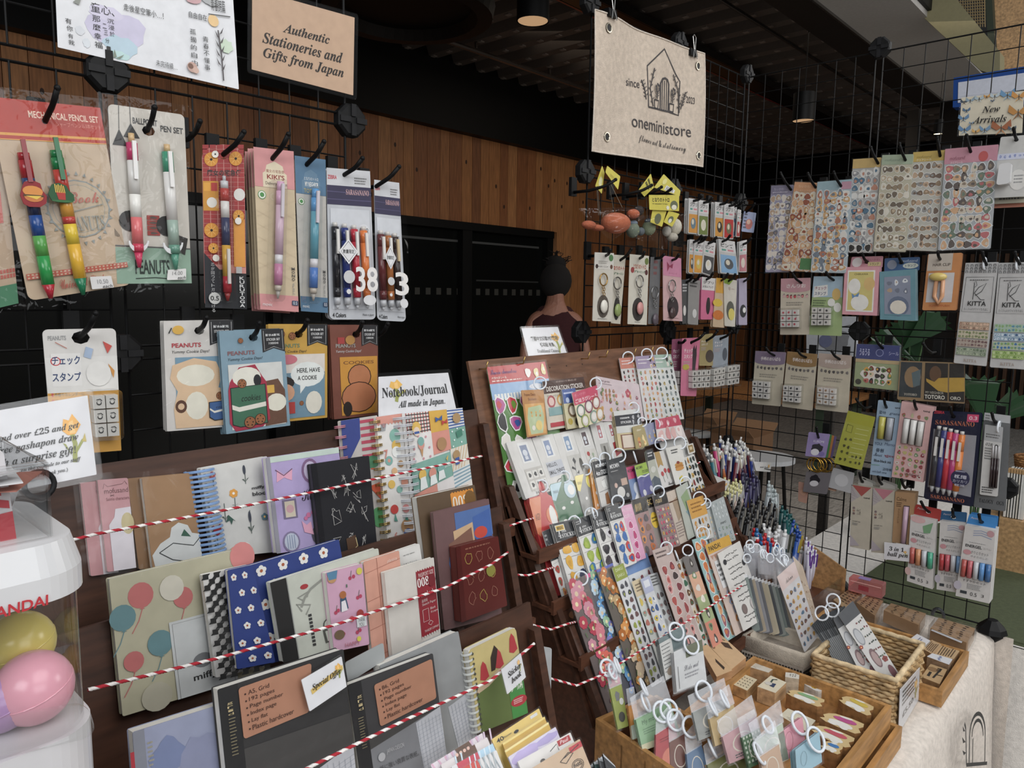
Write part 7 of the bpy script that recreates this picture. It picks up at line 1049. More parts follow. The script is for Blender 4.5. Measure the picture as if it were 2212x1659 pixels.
def penbox(label,q,base,pat,win,pens,hk,off=.06,n=1):
 o=hbox(label,'pen box',q,None,base,base,pat,(),None,off,.014,'pen_box',n);F=root_F[o.name];u0,v0,u1,v1=win;G=Face([F.at(u0,v0,.0005),F.at(u1,v0,.0005),F.at(u1,v1,.0005),F.at(u0,v1,.0005)],F.n)
 mb=MB();draw(mb,G,[r_(0,0,1,1,'3f3b3a')],0);mb.build('window',o);m=len(pens)
 for i,c in enumerate(pens):a=G.at((i+.5)/m,.02,.0025);b=G.at((i+.5)/m,.98,.0025);r=(G.at((i+.94)/m,.5)-G.at((i+.06)/m,.5)).length/2;pen3(o,a,b,r,[(1,c,1)])
 if hk:hook('R',hk[0],hk[1],'up the '+label,off)
 return o
penbox('pale blue pen box printed Blue-black ink',[(1897,865),(1948,872),(1926,1032),(1879,1025)],'8fa6bc',[t_(.75,.05,.95,.075,'uni','222','b'),t_(.12,.78,.9,.815,'Blue-black ink','222','b'),t_(.05,.55,.4,.59,'YOU!','4a5a72','b'),t_(.5,.54,.95,.58,'Memo','44506a','i'),t_(.15,.63,.5,.68,'응원','2a3448','b'),t_(.08,.69,.45,.74,'Merci','2a3448','c'),t_(.55,.7,.98,.74,'सुंदर','8a3a4a','b'),t_(.55,.88,.95,.92,'고마워','2a3448','b'),t_(.1,.93,.75,.96,'uni-ball one','3a4458'),t_(.1,.13,.4,.17,'좋아','3a4a60','b'),t_(.55,.13,.98,.17,'grazie','3a4a60','i'),l_(.03,'6f9a8a',(.0,.86),(.4,.855))],(.12,.2,.8,.5),['b5ad4a','9a9ea6'],((1915,880),(1910,862)),.056)
penbox('pink pen box printed with little house and food doodles',[(1948,867),(2016,881),(1994,1042),(1926,1030)],'c9a09e',[t_(.72,.05,.92,.075,'uni','222','b'),b_(.02,.12,.98,.2,4,1,'9a5a4a b5b08a 6a8a5a',None,.3,3),b_(.02,.55,.98,.98,5,6,'9a5a4a b5a86a 6a8a5a c2bdb4 8a3a44',None,.34,4),t_(.4,.9,.85,.94,'uni-ball one','5a3a3a')],(.14,.2,.82,.53),['c9c7c4','cfcdca','c4c2be'],((1980,884),(1975,866)),.062,2)
o=card('pen_pouch','pen pouch','navy zip pouch of five bright gel pens on the right grid','R',[(2015,887),(2121,892),(2102,1095),(1995,1077)],'1d2238',[t_(.08,.1,.88,.15,'SARASANANO','b5684a','U'),t_(.03,.0,.25,.03,'ZEBRA','c03340','b'),r_(.72,.02,.95,.1,'c2456a'),t_(.76,.04,.92,.08,'0.3','e0c0cc','b'),p_('8a8c94',(.06,.2),(.5,.24),(.94,.24),(.94,.9),(.06,.86)),t_(.14,.935,.82,.975,'SARASANANO','b5684a','U')],off=.06,hk=((2060,900),(2053,880)),hr=.006,n=2,dn=.014,r=.006,holds='up the navy zip pouch',kind='s')
pens_on(o,'R',.066,[((2021+i*12.5+8,920+i*3),(2012+i*12.5,1062+i*3),7,[(.05,'c4c2be',.6),(.3,c,.95),(.9,c,1),(1,'a8a8aa',(.8,.3))],'cfccc8',.3)for i,c in enumerate(['3a3a3e','3a3f78','c0303f','b53f78','cf7426'])])
F=root_F[o.name];mb=MB();G=Face([F.at(0,0,.014),F.at(1,0,.014),F.at(1,1,.014),F.at(0,1,.014)],F.n);draw(mb,G,[e_(.72,.7,.19,'26284a'),t_(.6,.665,.84,.705,'極細','c8c8d4','b'),t_(.58,.72,.86,.75,'カリカリ','c8c8d4'),t_(.62,.765,.82,.79,'軽減','c8c8d4'),x_(.62,.62,.82,.65,1,'9a9ab0')],0);mb.build('round_sticker',o);sleeve(o,G,-.004,.0006,seed=3,wav=.0016)
card('refill_card','refill card','grey refill card at the outer end of the right grid','R',[(2127,891),(2182,898),(2171,1105),(2103,1095)],'5f6163',[t_(.15,.9,.62,.94,'TALOGY','26272a','U'),t_(.72,.9,.97,.94,'OGY','26272a','U'),r_(0,0,1,.08,'a9aaac'),x_(.05,.02,.25,.1,3,'555')],off=.05,n=2,dn=.008)
o=card('refill_pack','refill pack','slim white refill pack hanging in front of the grey refill card','R',[(2128,917),(2167,923),(2155,1073),(2116,1068)],'c2c1bf',[r_(0,0,1,.22,'a6a7a9'),x_(.1,.12,.9,.19,2,'5a5a5a'),t_(.12,.25,.5,.29,'028','333','i'),e_(.72,.28,.1,'222'),x_(.1,.32,.5,.5,5,'777'),x_(.1,.88,.8,.98,3,'444')],off=.062,hk=((2150,912),(2143,893)),hr=.003,film=.004,rng=(.75,.0,.012),holds='up the slim white refill pack')
pens_on(o,'R',.065,[((2146+i*6,962+i),(2139+i*6,1052+i),2.6,[(.3,'b0aeb0',.7),(1,'33282a',1)])for i in range(3)])
def unib(label,q,tc,hk,n=2):hbox(label,'pen box',q,[(q[0][0]+16,q[0][1]-16),(q[1][0]+1,q[1][1]-10),(q[1][0],q[1][1]+3),(q[0][0]+14,q[0][1]+2)],'b5ad9c','b9b5ae',[p_(tc,(.05,0),(.95,0),(.5,.16)),p_('a9a0a0',(0,.0),(.45,.16),(0,.28)),*[l_(.01,'7a7080',(0,.03+.04*i),(.12+.08*i if i<4 else .2,.1+.03*i))for i in range(5)],t_(.62,.16,.9,.185,'uni','222','b'),*[e_(.16,.36+.045*i,.06,['7a6a6a','9a7a6a','6f5a5a'][i])for i in range(3)],t_(.3,.36,.5,.47,'づつみ','5a5650'),t_(.1,.56,.5,.58,'uni-ball one','444'),p_('a9a0a6',(0,.8),(.5,.95),(0,.98)),x_(.1,.6,.4,.64,2,'777')],(),hk,.05,.016,'pen_box',n)
unib('cream pen box with a brick red triangle top',[(1839,1047),(1885,1054),(1877,1189),(1836,1181)],'a04a44',((1862,1040),(1857,1022)))
unib('cream pen box with a dusty pink triangle top',[(1886,1054),(1933,1060),(1926,1197),(1882,1193)],'b5737f',((1905,1046),(1897,1030)))
penbox('kraft pen box showing a mauve pen',[(1934,1062),(1977,1066),(1965,1177),(1927,1171)],'a5815a',[t_(.1,.1,.6,.17,'Calme','5a4028'),x_(.1,.2,.4,.3,3,'5a4028'),*[t_(.2,.32+.05*i,.3,.36+.05*i,c,'7a5a38')for i,c in enumerate('きもちよい音')]],(.48,.25,.8,1.0),['b596a8'],((1955,1054),(1948,1036)),.052,2)
def ener(label,q,tq,tc,cols,hk,off,leaf,n=1):
 o=hbox(label,'pen box',q,tq,'c6c3c0',tc,[*([p_('6f9a72',(.5,.12),(.9,.04),(.8,.2),(.55,.22)),e_(.3,.04,.3,'cfa8a8',.05)]if leaf else[l_(.03,'8f9ab4',(.3,.06+.03*i),(.55,.04+.03*i),(.9,.07+.03*i))for i in range(3)]+[e_(.85,.06,.12,'b58a8e')]),x_(.2,.215,.75,.23,1,'8a8a8a'),t_(.1,.25,.62,.29,'ENERGEL','1e1e20','b'),t_(.66,.26,.92,.285,'コハレ','888'),e_(.18,.36,.13,'c08a90',.035),t_(.3,.33,.85,.37,'きりとりセット','6a6a6a','i'),t_(.3,.39,.85,.42,'今をたのしむ','8a8a8a','i'),t_(.15,.735,.85,.77,'はれやかセット' if leaf else 'すずやかセット','444'),x_(.3,.79,.75,.87,4,'8a8a8a'),r_(.12,.9,.32,.94,'333a40'),t_(.42,.9,.62,.95,'0.5','333'),t_(.75,.9,.83,.94,'3','333'),e_(.02,.84,.12,'c9a8a4' if leaf else 'b5b0bc',.06)],[t_(.1,.2,.4,.35,'Pentel','d0c8cc','i')],hk,off,.018,'pen_box',n)
 F=root_F[o.name];G=Face([F.at(.05,.47,.0006),F.at(.98,.47,.0006),F.at(.98,.70,.0006),F.at(.05,.70,.0006)],F.n);mb=MB();draw(mb,G,[r_(0,0,1,1,'3a3638')],0);mb.build('window',o)
 for i,c in enumerate(cols):a=G.at((i+.5)/len(cols),.0,.003);b=G.at((i+.5)/len(cols),1,.003);pen3(o,a,b,(G.at((i+.95)/len(cols),.5)-G.at((i+.05)/len(cols),.5)).length/2,[(1,c,1)])
 return o
ener('red-tabbed gel pen box with orange and green pens',[(1967,1113),(2022,1125),(2014,1273),(1959,1255)],[(1979,1089),(2034,1101),(2030,1127),(1970,1114)],'a8322c',['b55a52','c98a60','b9bcc2','3fa080'],((2006,1106),(1990,1084)),.060,True)
ener('dark blue-tabbed gel pen box between the red-tabbed and bright blue-tabbed ones',[(2031,1125),(2087,1132),(2073,1281),(2023,1273)],[(2033,1103),(2089,1107),(2087,1134),(2031,1128)],'2a5f8a',['b03a3f','bd5560','b9bcc2','6f96c0'],((2060,1117),(2058,1100)),.056,False)
ener('bright blue-tabbed gel pen box nearest the outer post',[(2085,1134),(2151,1146),(2137,1304),(2064,1287)],[(2094,1110),(2153,1119),(2150,1148),(2086,1136)],'2f7fc0',['b0504a','bd5f66','bcbfc4','5f92c8','3a6aa0'],((2120,1128),(2115,1112)),.072,False,2)
lamsign('price_card','white card reading 3 in 1 ball pen hung on the right grid','R',[(1910,1171),(1967,1178),(1967,1214),(1910,1208)],[*flowerart(.8,.5,.5,'e0b060'),t_(.2,.2,.75,.45,'3 in 1','2a2a2c','S'),t_(.12,.52,.9,.84,'ball pen','2a2a2c','S')],off=.066,m=.002)
def bfly(u,v,s,c,c2):
 s*=1.2;t=s*1.5
 return[p_(c,(u,v),(u-s,v-.9*t),(u-1.1*s,v-.1*t),(u-.5*s,v+.3*t)),p_(c,(u,v),(u+s,v-.9*t),(u+1.1*s,v-.1*t),(u+.5*s,v+.3*t)),p_(c2,(u,v+.1*t),(u-.6*s,v+.9*t),(u-.1*s,v+.5*t)),p_(c2,(u,v+.1*t),(u+.6*s,v+.9*t),(u+.1*s,v+.5*t)),l_(.012,'2a2420',(u,v-.3*t),(u,v+.5*t))]
lamsign('shop_sign','New Arrivals sign with a border of blue and orange butterflies','R',[(2077,211),(2212,196),(2208,287),(2071,293)],[x for a in[(.05,.12,.05,'3a4a5a','7a6a58'),(.15,.1,.06,'8a9fae','b0b8bc'),(.1,.35,.05,'4f7090','5a7f9a'),(.06,.55,.07,'5f86aa','7a9ab5'),(.09,.85,.08,'5a80a6','86a4bc'),(.3,.08,.06,'9fb0b8','b9c4c8'),(.42,.05,.04,'c08a40','a87430'),(.55,.06,.06,'a9b8c0','c0c8cc'),(.75,.06,.09,'5f8aae','7fa0ba'),(.93,.12,.09,'c0853a','d0a060'),(.93,.5,.12,'b07a34','8a5a2a'),(.68,.85,.12,'9a5a34','b57a48'),(.42,.88,.07,'6a8aa8','90a8bc'),(.28,.92,.05,'c99a50','b58a48'),(.85,.9,.05,'4a5a6a','6a7a88'),(.2,.7,.03,'6a86a0','8aa0b4'),(.52,.18,.025,'4a5f7a','6a7f9a')]for x in bfly(*a)]+[t_(.36,.3,.65,.46,'New','26221f','S'),t_(.22,.54,.76,.72,'Arrivals','26221f','S')],off=.02,base='cfc6b0',m=.003)
# ================================================================== CAPSULE MACHINE
def xp(x):return(V((x,0,0)),V((1,0,0)))
def rr(x0,y0,x1,y1,r,z):
 P=[]
 for cx,cy,a in((x1-r,y1-r,0),(x0+r,y1-r,90),(x0+r,y0+r,180),(x1-r,y0+r,270)):
  for i in range(10):b=math.radians(a+10*i);P.append(V((cx+r*math.cos(b),cy+r*math.sin(b),z)))
 return P
def prism(mb,loops,mt,cap=True):
 n=len(loops[0]);mb.faces([p for l in loops for p in l],[(j*n+i,j*n+(i+1)%n,j*n+n+(i+1)%n,j*n+n+i)for j in range(len(loops)-1)for i in range(n)]+([tuple(range(n-1,-1,-1)),tuple(range((len(loops)-1)*n,len(loops)*n))]if cap else[]),mt)
X1,Y1,X0,Y0=.435,-1.888,.275,-2.12
zb=Y(222,1560,Y1).z;zl=Y(218,1282,Y1).z;zt=Y(205,1225,Y1-.02).z
cm=empty('capsule_machine',V(((X0+X1)/2,(Y0+Y1)/2,0)),'white and clear toy capsule machine with red lettering at the left edge','capsule machine')
mb=MB();prism(mb,[rr(X0,Y0,X1,Y1,.035,zl),rr(X0,Y0,X1,Y1,.035,zl+.018),rr(X0+.006,Y0+.006,X1-.006,Y1-.006,.03,zt)],mat('d4d4d6','s'));mb.build('lid',cm)
mb=MB();prism(mb,[rr(X0+.004,Y0+.004,X1-.004,Y1-.004,.032,zb),rr(X0+.004,Y0+.004,X1-.004,Y1-.004,.032,zl)],ACRY,False);mb.build('clear_body',cm,True)
mb=MB();prism(mb,[rr(X0,Y0,X1,Y1,.035,.0),rr(X0,Y0,X1,Y1,.035,zb-.012),rr(X0,Y0,X1,Y1,.035,zb)],mat('cfcdd0','s'));mb.build('base',cm)
mb=MB();mb.box((X0+.02,Y1-.05,zb),(X0+.04,Y1-.032,zl),mat('c9c3c0','s'));mb.build('pillar',cm)
mb=MB();F=Face([PT(xp(X1+.002),*p)for p in[(-40,1560),(190,1518),(210,1590),(-40,1650)]],V((1,0,0)));plate(mb,F,.004,ACRY,.01);mb.build('chute_door',cm)
mb=MB();F=Face([PT(xp(X1+.0012),*p)for p in[(-30,1318),(104,1284),(104,1306),(-30,1344)]],V((1,0,0)));draw(mb,F,[t_(0,0,1,1,'BANDAI','c01f2c','b')],0);mb.build('lettering',cm)
for p,rp,c,x,nm in[((62,1384),68,'dcc860',.355,'yellow capsule ball at the top of the capsule machine'),((135,1468),76,'e8a0b2',.395,'pink capsule ball in front at the right side of the capsule machine'),((2,1540),66,'b088ba',.39,'purple capsule ball at the left photo edge in the capsule machine'),((75,1535),42,'c9982a',.345,'amber capsule ball showing between the pink and purple ones'),((0,1430),50,'b57a80',.335,'dusky rose capsule ball behind the yellow one'),((180,1345),46,'8f8a52',.33,'olive see-through capsule ball at the back right of the capsule machine')]:
 c3=PT(xp(x),*p);r=rp*(c3-EYE).dot(FW)/FPX;c3.x=min(c3.x,X1-.007-r);c3.y=min(c3.y,Y1-.007-r);c3.z=max(zb+r,min(zl-r,c3.z));mb=MB();mb.ball(c3,r,mat(c,'s'),28);o=mb.build('toy_capsule',None,True);tag(o,nm,'capsule',None);mb=MB();mb.tube([c3+V((r*1.0*math.cos(a*.2618),r*1.0*math.sin(a*.2618)*.94,r*.3*math.sin(a*.2618)))for a in range(24)],.0006,mat(c,'s'),5,closed=True);mb.build('seam',o)
zr=Y(210,1082,Y1-.03).z;bx=empty('acrylic_box',V((.35,-1.98,zt)),'open clear acrylic box of paper slips on top of the capsule machine','box');a0,b0,a1,b1=X0+.02,Y0+.01,X1-.02,Y1-.022
for q in([(a0,b1),(a1,b1)],[(a1,b1),(a1,b0)],[(a0,b0),(a0,b1)]):
 mb=MB();(xa,ya),(xb,yb)=q;d=V((xb-xa,yb-ya,0)).normalized();n=V((d.y,-d.x,0))*.0015;P=[V((xa,ya,zt+.001))-n,V((xb,yb,zt+.001))-n,V((xb,yb,zr))-n,V((xa,ya,zr))-n];mb.hexa(P+[p+n*2 for p in P],ACRY);mb.build('wall',bx)
mb=MB();mb.tube([V((a0,b0,zr)),V((a0,b1,zr)),V((a1,b1,zr)),V((a1,b0,zr))],.0022,ACRY,8);mb.build('rim',bx,True)
R=random.Random(4)
for i in range(7):
 x,y,z=a0+.03+.012*i,b1-.035-.012*(i%4),zt+.004+.006*i;w,d=.03,.035;an=R.uniform(-.6,.6);ca,sa=math.cos(an),math.sin(an);P=[V((x+(u*ca-v*sa),y+(u*sa+v*ca),z+abs(u)*.35))for u,v in((-w,-d),(w,-d),(w,d),(-w,d))];n=(P[1]-P[0]).cross(P[3]-P[0]).normalized();mb=MB();mb.hexa([p+n*.0004 for p in P]+[p-n*.0004 for p in P],mat('c07a6a' if i==4 else 'd4d3d6'));tag(mb.build('paper_slip'),'salmon paper slip lying among the white ones in the acrylic box' if i==4 else 'white paper slip in the acrylic box on the capsule machine','paper slip',None if i==4 else 'white paper slips in the acrylic box')
card('display_card','sign','red and white printed card standing in the acrylic box at the left edge',xp(.40),[(-40,960),(8,975),(48,1250),(-5,1262)],'d0cdd0',[r_(0,.02,.6,.35,'c2404a'),r_(.1,.38,.9,.44,'c2404a'),p_('c2404a',(.2,.5),(1,.46),(1,1),(.45,1))],off=0)
# ================================================================== TRAYS, BASKETS AND STAMPS AT TH
BW='b07f42'
def tray(name,label,x0,y0,x1,y1,z0,z1,t=.009,cat='tray',col=BW):
 o=empty(name,V(((x0+x1)/2,(y0+y1)/2,z0)),label,cat);k=mat(col,'w')
 mb=MB();mb.box((x0+t,y0+t,z0+.001),(x1-t,y1-t,z0+.006),mat('a8763e','w'));mb.build('bottom',o)
 for a in(((x0,y0,z0),(x1,y0+t,z1)),((x0,y1-t,z0),(x1,y1,z1)),((x0,y0+t,z0),(x0+t,y1-t,z1)),((x1-t,y0+t,z0),(x1,y1-t,z1))):mb=MB();mb.box(*a,k);mb.build('side',o)
 return o
tray('wooden_tray','lower bamboo tray sticking out under the stamp tray',.43,-1.05,.692,-.672,0,.040)
tray('wooden_tray','bamboo stamp tray of animal-shaped wooden stamps beside the straw basket',.42,-1.02,.678,-.695,.041,.084)
tray('wooden_tray','bamboo tray of kraft stamps at the far right corner of the table',.40,-.475,.712,-.245,0,.034)
def block(label,q,z,h,top,side,art,pts=None,name='rubber_stamp',r=.001):
 F=Face([PT(z+h,*p)for p in q],V((0,0,1)));mb=MB();plate(mb,F,h-.0005,mat(top),0 if pts else r,pts=pts,edge=mat(side,'w'));draw(mb,F,art);o=mb.build(name);tag(o,label,'stamp');return o
ZT=.0475
txt=lambda s=1:[x_(.15,.25,.85,.75,3,'3a3a3a',.4,s)]
block('long white-topped stamp block with faint line drawing at the back of the stamp tray',[(1604,1436),(1622,1425),(1675,1442),(1660,1453)],ZT,.028,'cfc9bb','a9855c',[l_(.03,'8a8478',(.1,.5),(.25,.3),(.4,.6),(.55,.3),(.7,.6),(.88,.4))])
block('small cream stamp block with dotted print near the clear bags',[(1583,1478),(1607,1456),(1636,1468),(1614,1492)],ZT,.020,'d2c6a6','b08a5a',[b_(.1,.1,.9,.9,4,4,'2f2b28 4a4440',None,.22,3)])
block('square cream stamp block with a blue umbrella print and barcode side',[(1636,1483),(1665,1459),(1699,1474),(1675,1497)],ZT,.030,'d6ccb2','b8946a',[p_('34405f',(.3,.7),(.32,.45),(.55,.4),(.6,.65)),l_(.06,'3a4a44',(.55,.35),(.8,.3),(.9,.5)),e_(.45,.3,.12,'c9c4ba')])
block('tall narrow white stamp with a 6.50 price side',[(1697,1452),(1727,1455),(1726,1467),(1696,1462)],ZT,.036,'cfc9bd','b5a48c',[b_(.3,.2,.8,.8,3,2,'3a3a3a',None,.3,4)])
EGG=[(.5+.5*math.cos(a)*(1+.08*math.cos(3*a)),.5-.5*math.sin(a)*(1+.1*math.cos(2*a)))for a in[i*math.pi/12 for i in range(24)]]
block('white shaped stamp with a yellow spotted circle',[(1727,1473),(1743,1463),(1786,1484),(1772,1499)],ZT,.022,'d4d4d2','c2b9ac',[e_(.35,.6,.2,'c9a020'),*[e_(.35+.09*math.cos(i*1.3),.6+.1*math.sin(i*1.3),.03,'3a2a1a')for i in range(5)],e_(.75,.4,.06,'2a2a2a'),l_(.02,'3a3a3a',(.6,.3),(.7,.25))],EGG)
LNG=[(.02,.5),(.0,.2),(.12,.02),(.3,.1),(.5,.0),(.8,.06),(.98,.2),(1,.6),(.92,.95),(.7,.98),(.5,.9),(.3,1),(.1,.9)]
fig=lambda c:[e_(.3,.5,.2,'dcdad2',.3),e_(.13,.34,.12,'dcdad2',.12),e_(.12,.62,.12,'dcdad2',.1),e_(.68,.52,.17,c,.3),e_(.88,.5,.07,'dcdad2',.18)]
for lb,q,c in[('long honey wooden stamp with a white and green oval figure',[(1695,1497),(1712,1487),(1786,1511),(1772,1532)],'7fa878'),('honey wooden stamp with a white and yellow figure at the right wall of the tray',[(1808,1512),(1828,1500),(1892,1526),(1878,1552)],'c9b03a'),('long honey wooden stamp with a white and magenta oval figure',[(1766,1550),(1790,1536),(1872,1563),(1854,1592)],'b54a86'),('long honey wooden stamp with a white and red oval figure',[(1748,1577),(1768,1563),(1852,1594),(1832,1622)],'c05060'),('short honey wooden stamp with a blue blot at the front of the tray',[(1770,1612),(1783,1598),(1824,1612),(1812,1634)],'3f78b5')]:
 block(lb,q,ZT,.030,'cdb27c','94683a',fig(c),LNG)
block('flat cream stamp block behind the pink card stack',[(1684,1545),(1702,1530),(1762,1556),(1742,1580)],ZT,.018,'d4ccb4','b5946a',[l_(.03,'9a948a',(.1,.4),(.2,.2),(.35,.5),(.2,.7),(.1,.4))])
Z3=.007
block('small white box stamp in the far right tray',[(1966,1380),(1981,1369),(2010,1384),(1993,1401)],Z3,.032,'cfcdd0','9a948c',[x_(.2,.35,.8,.65,2,'8a8aa0')])
block('kraft stamp block with vertical handwriting in the far right tray',[(1994,1402),(2013,1382),(2034,1392),(2016,1414)],Z3,.028,'b5946c','94714a',[x_(.1,.1,.9,.9,5,'5a4430',.5)])
block('wide kraft stamp block with lines of script in the far right tray',[(2018,1414),(2034,1391),(2076,1402),(2060,1424)],Z3,.026,'b99a70','94714a',[x_(.1,.12,.92,.9,6,'4a3826',.45,3)])
block('slim white-topped stamp with blue prints in the far right tray',[(2002,1418),(2014,1411),(2058,1424),(2050,1436)],Z3,.030,'cfcfd2','8a6f54',[b_(.1,.2,.9,.8,4,1,'5a6a9a',None,.4,5)])
block('large kraft stamp block with black stamp shapes at the front of the far right tray',[(1990,1462),(2010,1434),(2046,1446),(2030,1478)],Z3,.020,'b8976a','94714a',[r_(.2,.2,.5,.35,'2a2622'),e_(.7,.3,.14,'8a6a44'),l_(.05,'2a2622',(.2,.55),(.9,.7)),l_(.04,'2a2622',(.45,.6),(.5,.95)),*[r_(.68+.06*i,.5,.71+.06*i,.75,'2a2622')for i in range(4)]])
def case(label,q,z,h,art,col='a3805c'):
 F=Face([PT(z,*p)for p in q],V((0,0,1)));mb=MB();plate(mb,F,h,mat(col),0);draw(mb,F,art);o=mb.build('stamp_case');tag(o,label,'stamp case');mb=MB();G=Face([F.at(a,b,.006)for a,b in((-.06,-.05),(1.04,-.05),(1.04,1.05),(-.06,1.05))],F.n);plate(mb,G,h+.006,ACRY,.001);mb.build('clear_case',o)
sm=lambda s:[l_(.01,'6a4f34',(.33,0),(.33,1)),l_(.01,'6a4f34',(.66,0),(.66,1)),b_(.02,.08,.98,.92,7,3,'3a2a1e 4f3a28 5f4630',None,.3,s)]
case('clear case of kraft stamps farthest left in the row along the right grid',[(1800,1296),(1832,1274),(1862,1283),(1826,1316)],.042,.03,sm(2)+[r_(0,0,.2,1,'b5946c')]);case('clear case of kraft stamps with rosy edge below the rosy box',[(1850,1301),(1872,1285),(1908,1298),(1890,1330)],.045,.03,sm(3))
case('clear case of kraft stamps third along the right grid',[(1909,1318),(1925,1303),(2000,1325),(1984,1350)],.045,.03,sm(4));case('clear case of kraft stamps at the outer end by the grid stand',[(2010,1357),(2028,1334),(2106,1357),(2088,1388)],.045,.03,sm(5)+[r_(-.16,.05,-.05,.9,'b5b5b8')])
PINKC=clear('rosy_acrylic',(.86,.45,.43),.05,.1,.25,(.8,.38,.38));F=Face([V((.36,-.075,.085)),V((.455,-.075,.085)),V((.455,-.075,.05)),V((.36,-.075,.05))],V((0,-1,0)));A=PT(.05,1832,1275);B=PT(.05,1905,1294);dv=(B-A);F=Face([A+V((0,0,.036)),B+V((0,0,.036)),B,A],dv.cross(V((0,0,1))).normalized());mb=MB();plate(mb,F,.03,PINKC,.003);o=mb.build('rosy_box');tag(o,'rosy clear plastic box on the stamp cases beside the right grid','box');mb=MB();draw(mb,F,[r_(.3,.4,.6,.75,'8f2a34'),r_(.05,.2,.95,.26,'d8a09a')],.0006);mb.build('label',o);mb=MB();G=Face([F.at(.25,0,-.026),F.at(.6,0,-.026),F.at(.6,0,-.004),F.at(.25,0,-.004)],V((0,0,1)));draw(mb,G,[r_(0,0,1,1,'8a74a8')],.0008);mb.build('lid_sticker',o)
def basket(name,label,P,z1,col,lining,woven):
 o=empty(name,V((sum(p[0]for p in P)/4,sum(p[1]for p in P)/4,0)),label,'basket');c=V((o.location.x,o.location.y,0));C=[V((*p,0))for p in P]
 mb=MB();R=random.Random(3)
 if woven:
  for j in range(14):
   z=.004+(z1-.01)*j/13
   for a,b in zip(C,C[1:]+C[:1]):
    n=(b-a).cross(V((0,0,1))).normalized();mb.tube([a.lerp(b,i/14)+n*(.0022*(1 if(i+j)%2 else-1)+R.uniform(-.0006,.0006))+V((0,0,z+R.uniform(-.0008,.0008)))for i in range(15)],(z1/14)*.55,mat(R.choice((col,'b08e5c','c2a374','a5824e')),'v'),6)
  mb.build('woven_wall',o,True);mb=MB()
  P2=[p+V((0,0,z1))for p in C];pts=[a.lerp(b,i/12)for a,b in zip(P2,P2[1:]+P2[:1])for i in range(12)];mb.tube([p+V((0,0,.0012*(i%2)))for i,p in enumerate(pts)],.0052,mat('cdb48a','v'),8,closed=True);mb.build('rim',o,True)
 else:
  pts=lambda s,z:[c+(p-c)*s+V((0,0,z))for p in C];mb=MB();prism(mb,[pts(1,0),pts(1.02,.04),pts(1.03,z1-.034)],mat('b0a496','c'),True);mb.build('wall',o)
  mb=MB();lo=[pts(1.03,z1-.034),pts(1.05,z1-.030),pts(1.06,z1-.008),pts(1.02,z1),pts(.94,z1-.004),pts(.92,.01)];prism(mb,lo,mat('bdb1a0','c'),False);mb.build('linen_lining',o,True)
  mb=MB()
  for a,b in zip(pts(1.05,0),pts(1.05,0)[1:]+pts(1.05,0)[:1]):
   for j in range(3):
    for i in range(22):p=a.lerp(b,(i+.5*(j%2))/22)+V((0,0,z1-.055+.007*j));mb.obox(p,(b-a).normalized()*.0018,(b-a).cross(V((0,0,1))).normalized()*.0006,V((0,0,.0022)),mat('2f2822'))
  mb.build('lace_trim',o)
 mb=MB();mb.poly([p.lerp(c,.06)+V((0,0,.003))for p in C],mat('6a5538','v'));mb.build('bottom',o);return o
basket('linen_basket','linen-lined small basket with lace trim full of clear sticker sheets',[(.368,-.63),(.493,-.622),(.505,-.53),(.378,-.53)],.09,'','',False)
basket('straw_basket','woven straw basket of silver sticker sheets with a price sign on its end',[(.523,-.655),(.669,-.646),(.666,-.452),(.523,-.452)],.108,'b89664','',True)
lamsign('price_card','white price sign fixed to the end of the straw basket',(V((.679,0,0)),V((1,0,0))),[(1945,1490),(1987,1442),(1984,1512),(1941,1585)],[x_(.12,.1,.8,.5,4,'4a4a4a',.5),t_(.15,.62,.7,.76,'£5.50','4a4a4a','b'),*flowerart(.8,.4,.7,'e8c080')],off=0,m=.002)
# clear sheets standing in the linen basket
def sheetp(x,y,z,nx,ny,nz):return(V((x,y,z)),V((nx,ny,nz)).normalized())
for i in range(14):
 f=i/13;x0=1598+f*92;y0=1245+f*30;c=['7f8a86','5f6468','a89a86','8f8f94','6a6a6e','b5a890','c0b59c','55585c','9aa09a'][i%9]
 card('sticker_sheet','sticker sheet','clear sticker sheet filed edge-on in the linen-lined basket',sheetp(.40,-.585+.006*i,.1,.15+.0*i,-1,.25),[(x0,y0),(x0+16,y0-6),(x0+44,y0+116-f*14),(x0+28,y0+120-f*14)],c,[r_(0,0,1,.06,'d8d8da')],off=0,th=.0012,group='edge-on sheets in the linen-lined basket')
 o=None
R=random.Random(11)
for i in range(22):
 x,y=1606+R.uniform(0,92),1188+R.uniform(0,38);c=PT(sheetp(.40,-.57+.003*i,.1,.15,-1,.25),x,y);mb=MB();F=Face([c+V((-.012,0,.012)),c+V((.016,.004,.015)),c+V((.02,.004,-.03)),c+V((-.008,0,-.034))],V((.2,-1,.2)).normalized());plate(mb,F,.0006,MILK,.003);o=mb.build('bag_top');tag(o,'frosted bag top with a white hanger ring above the linen-lined basket','bag','frosted bag tops over the linen-lined basket');ring(o,c+V((0,-.003,.014)),.0095,(R.uniform(.4,1),R.uniform(-.6,.6),.2),.0016)
leaf=lambda s,pal:[b_(.05,.25,.95,.97,4,7,pal,None,.36,s)]
card('sticker_sheet','sticker sheet','leafy sticker sheet with a pink header leaning at the front of the linen-lined basket',sheetp(.44,-.575,.1,.45,-1,.35),[(1678,1246),(1716,1212),(1768,1374),(1738,1410)],'c6c3c4',[r_(0,0,1,.2,'cfb9b4'),t_(.3,.1,.7,.16,'Autumn','4a4440','c')]+leaf(5,'b58a3a 4f6f8a 5a4238 8a5a50 c9a04a'),off=.006,film=.01,rng=(.35,-.12,.011))
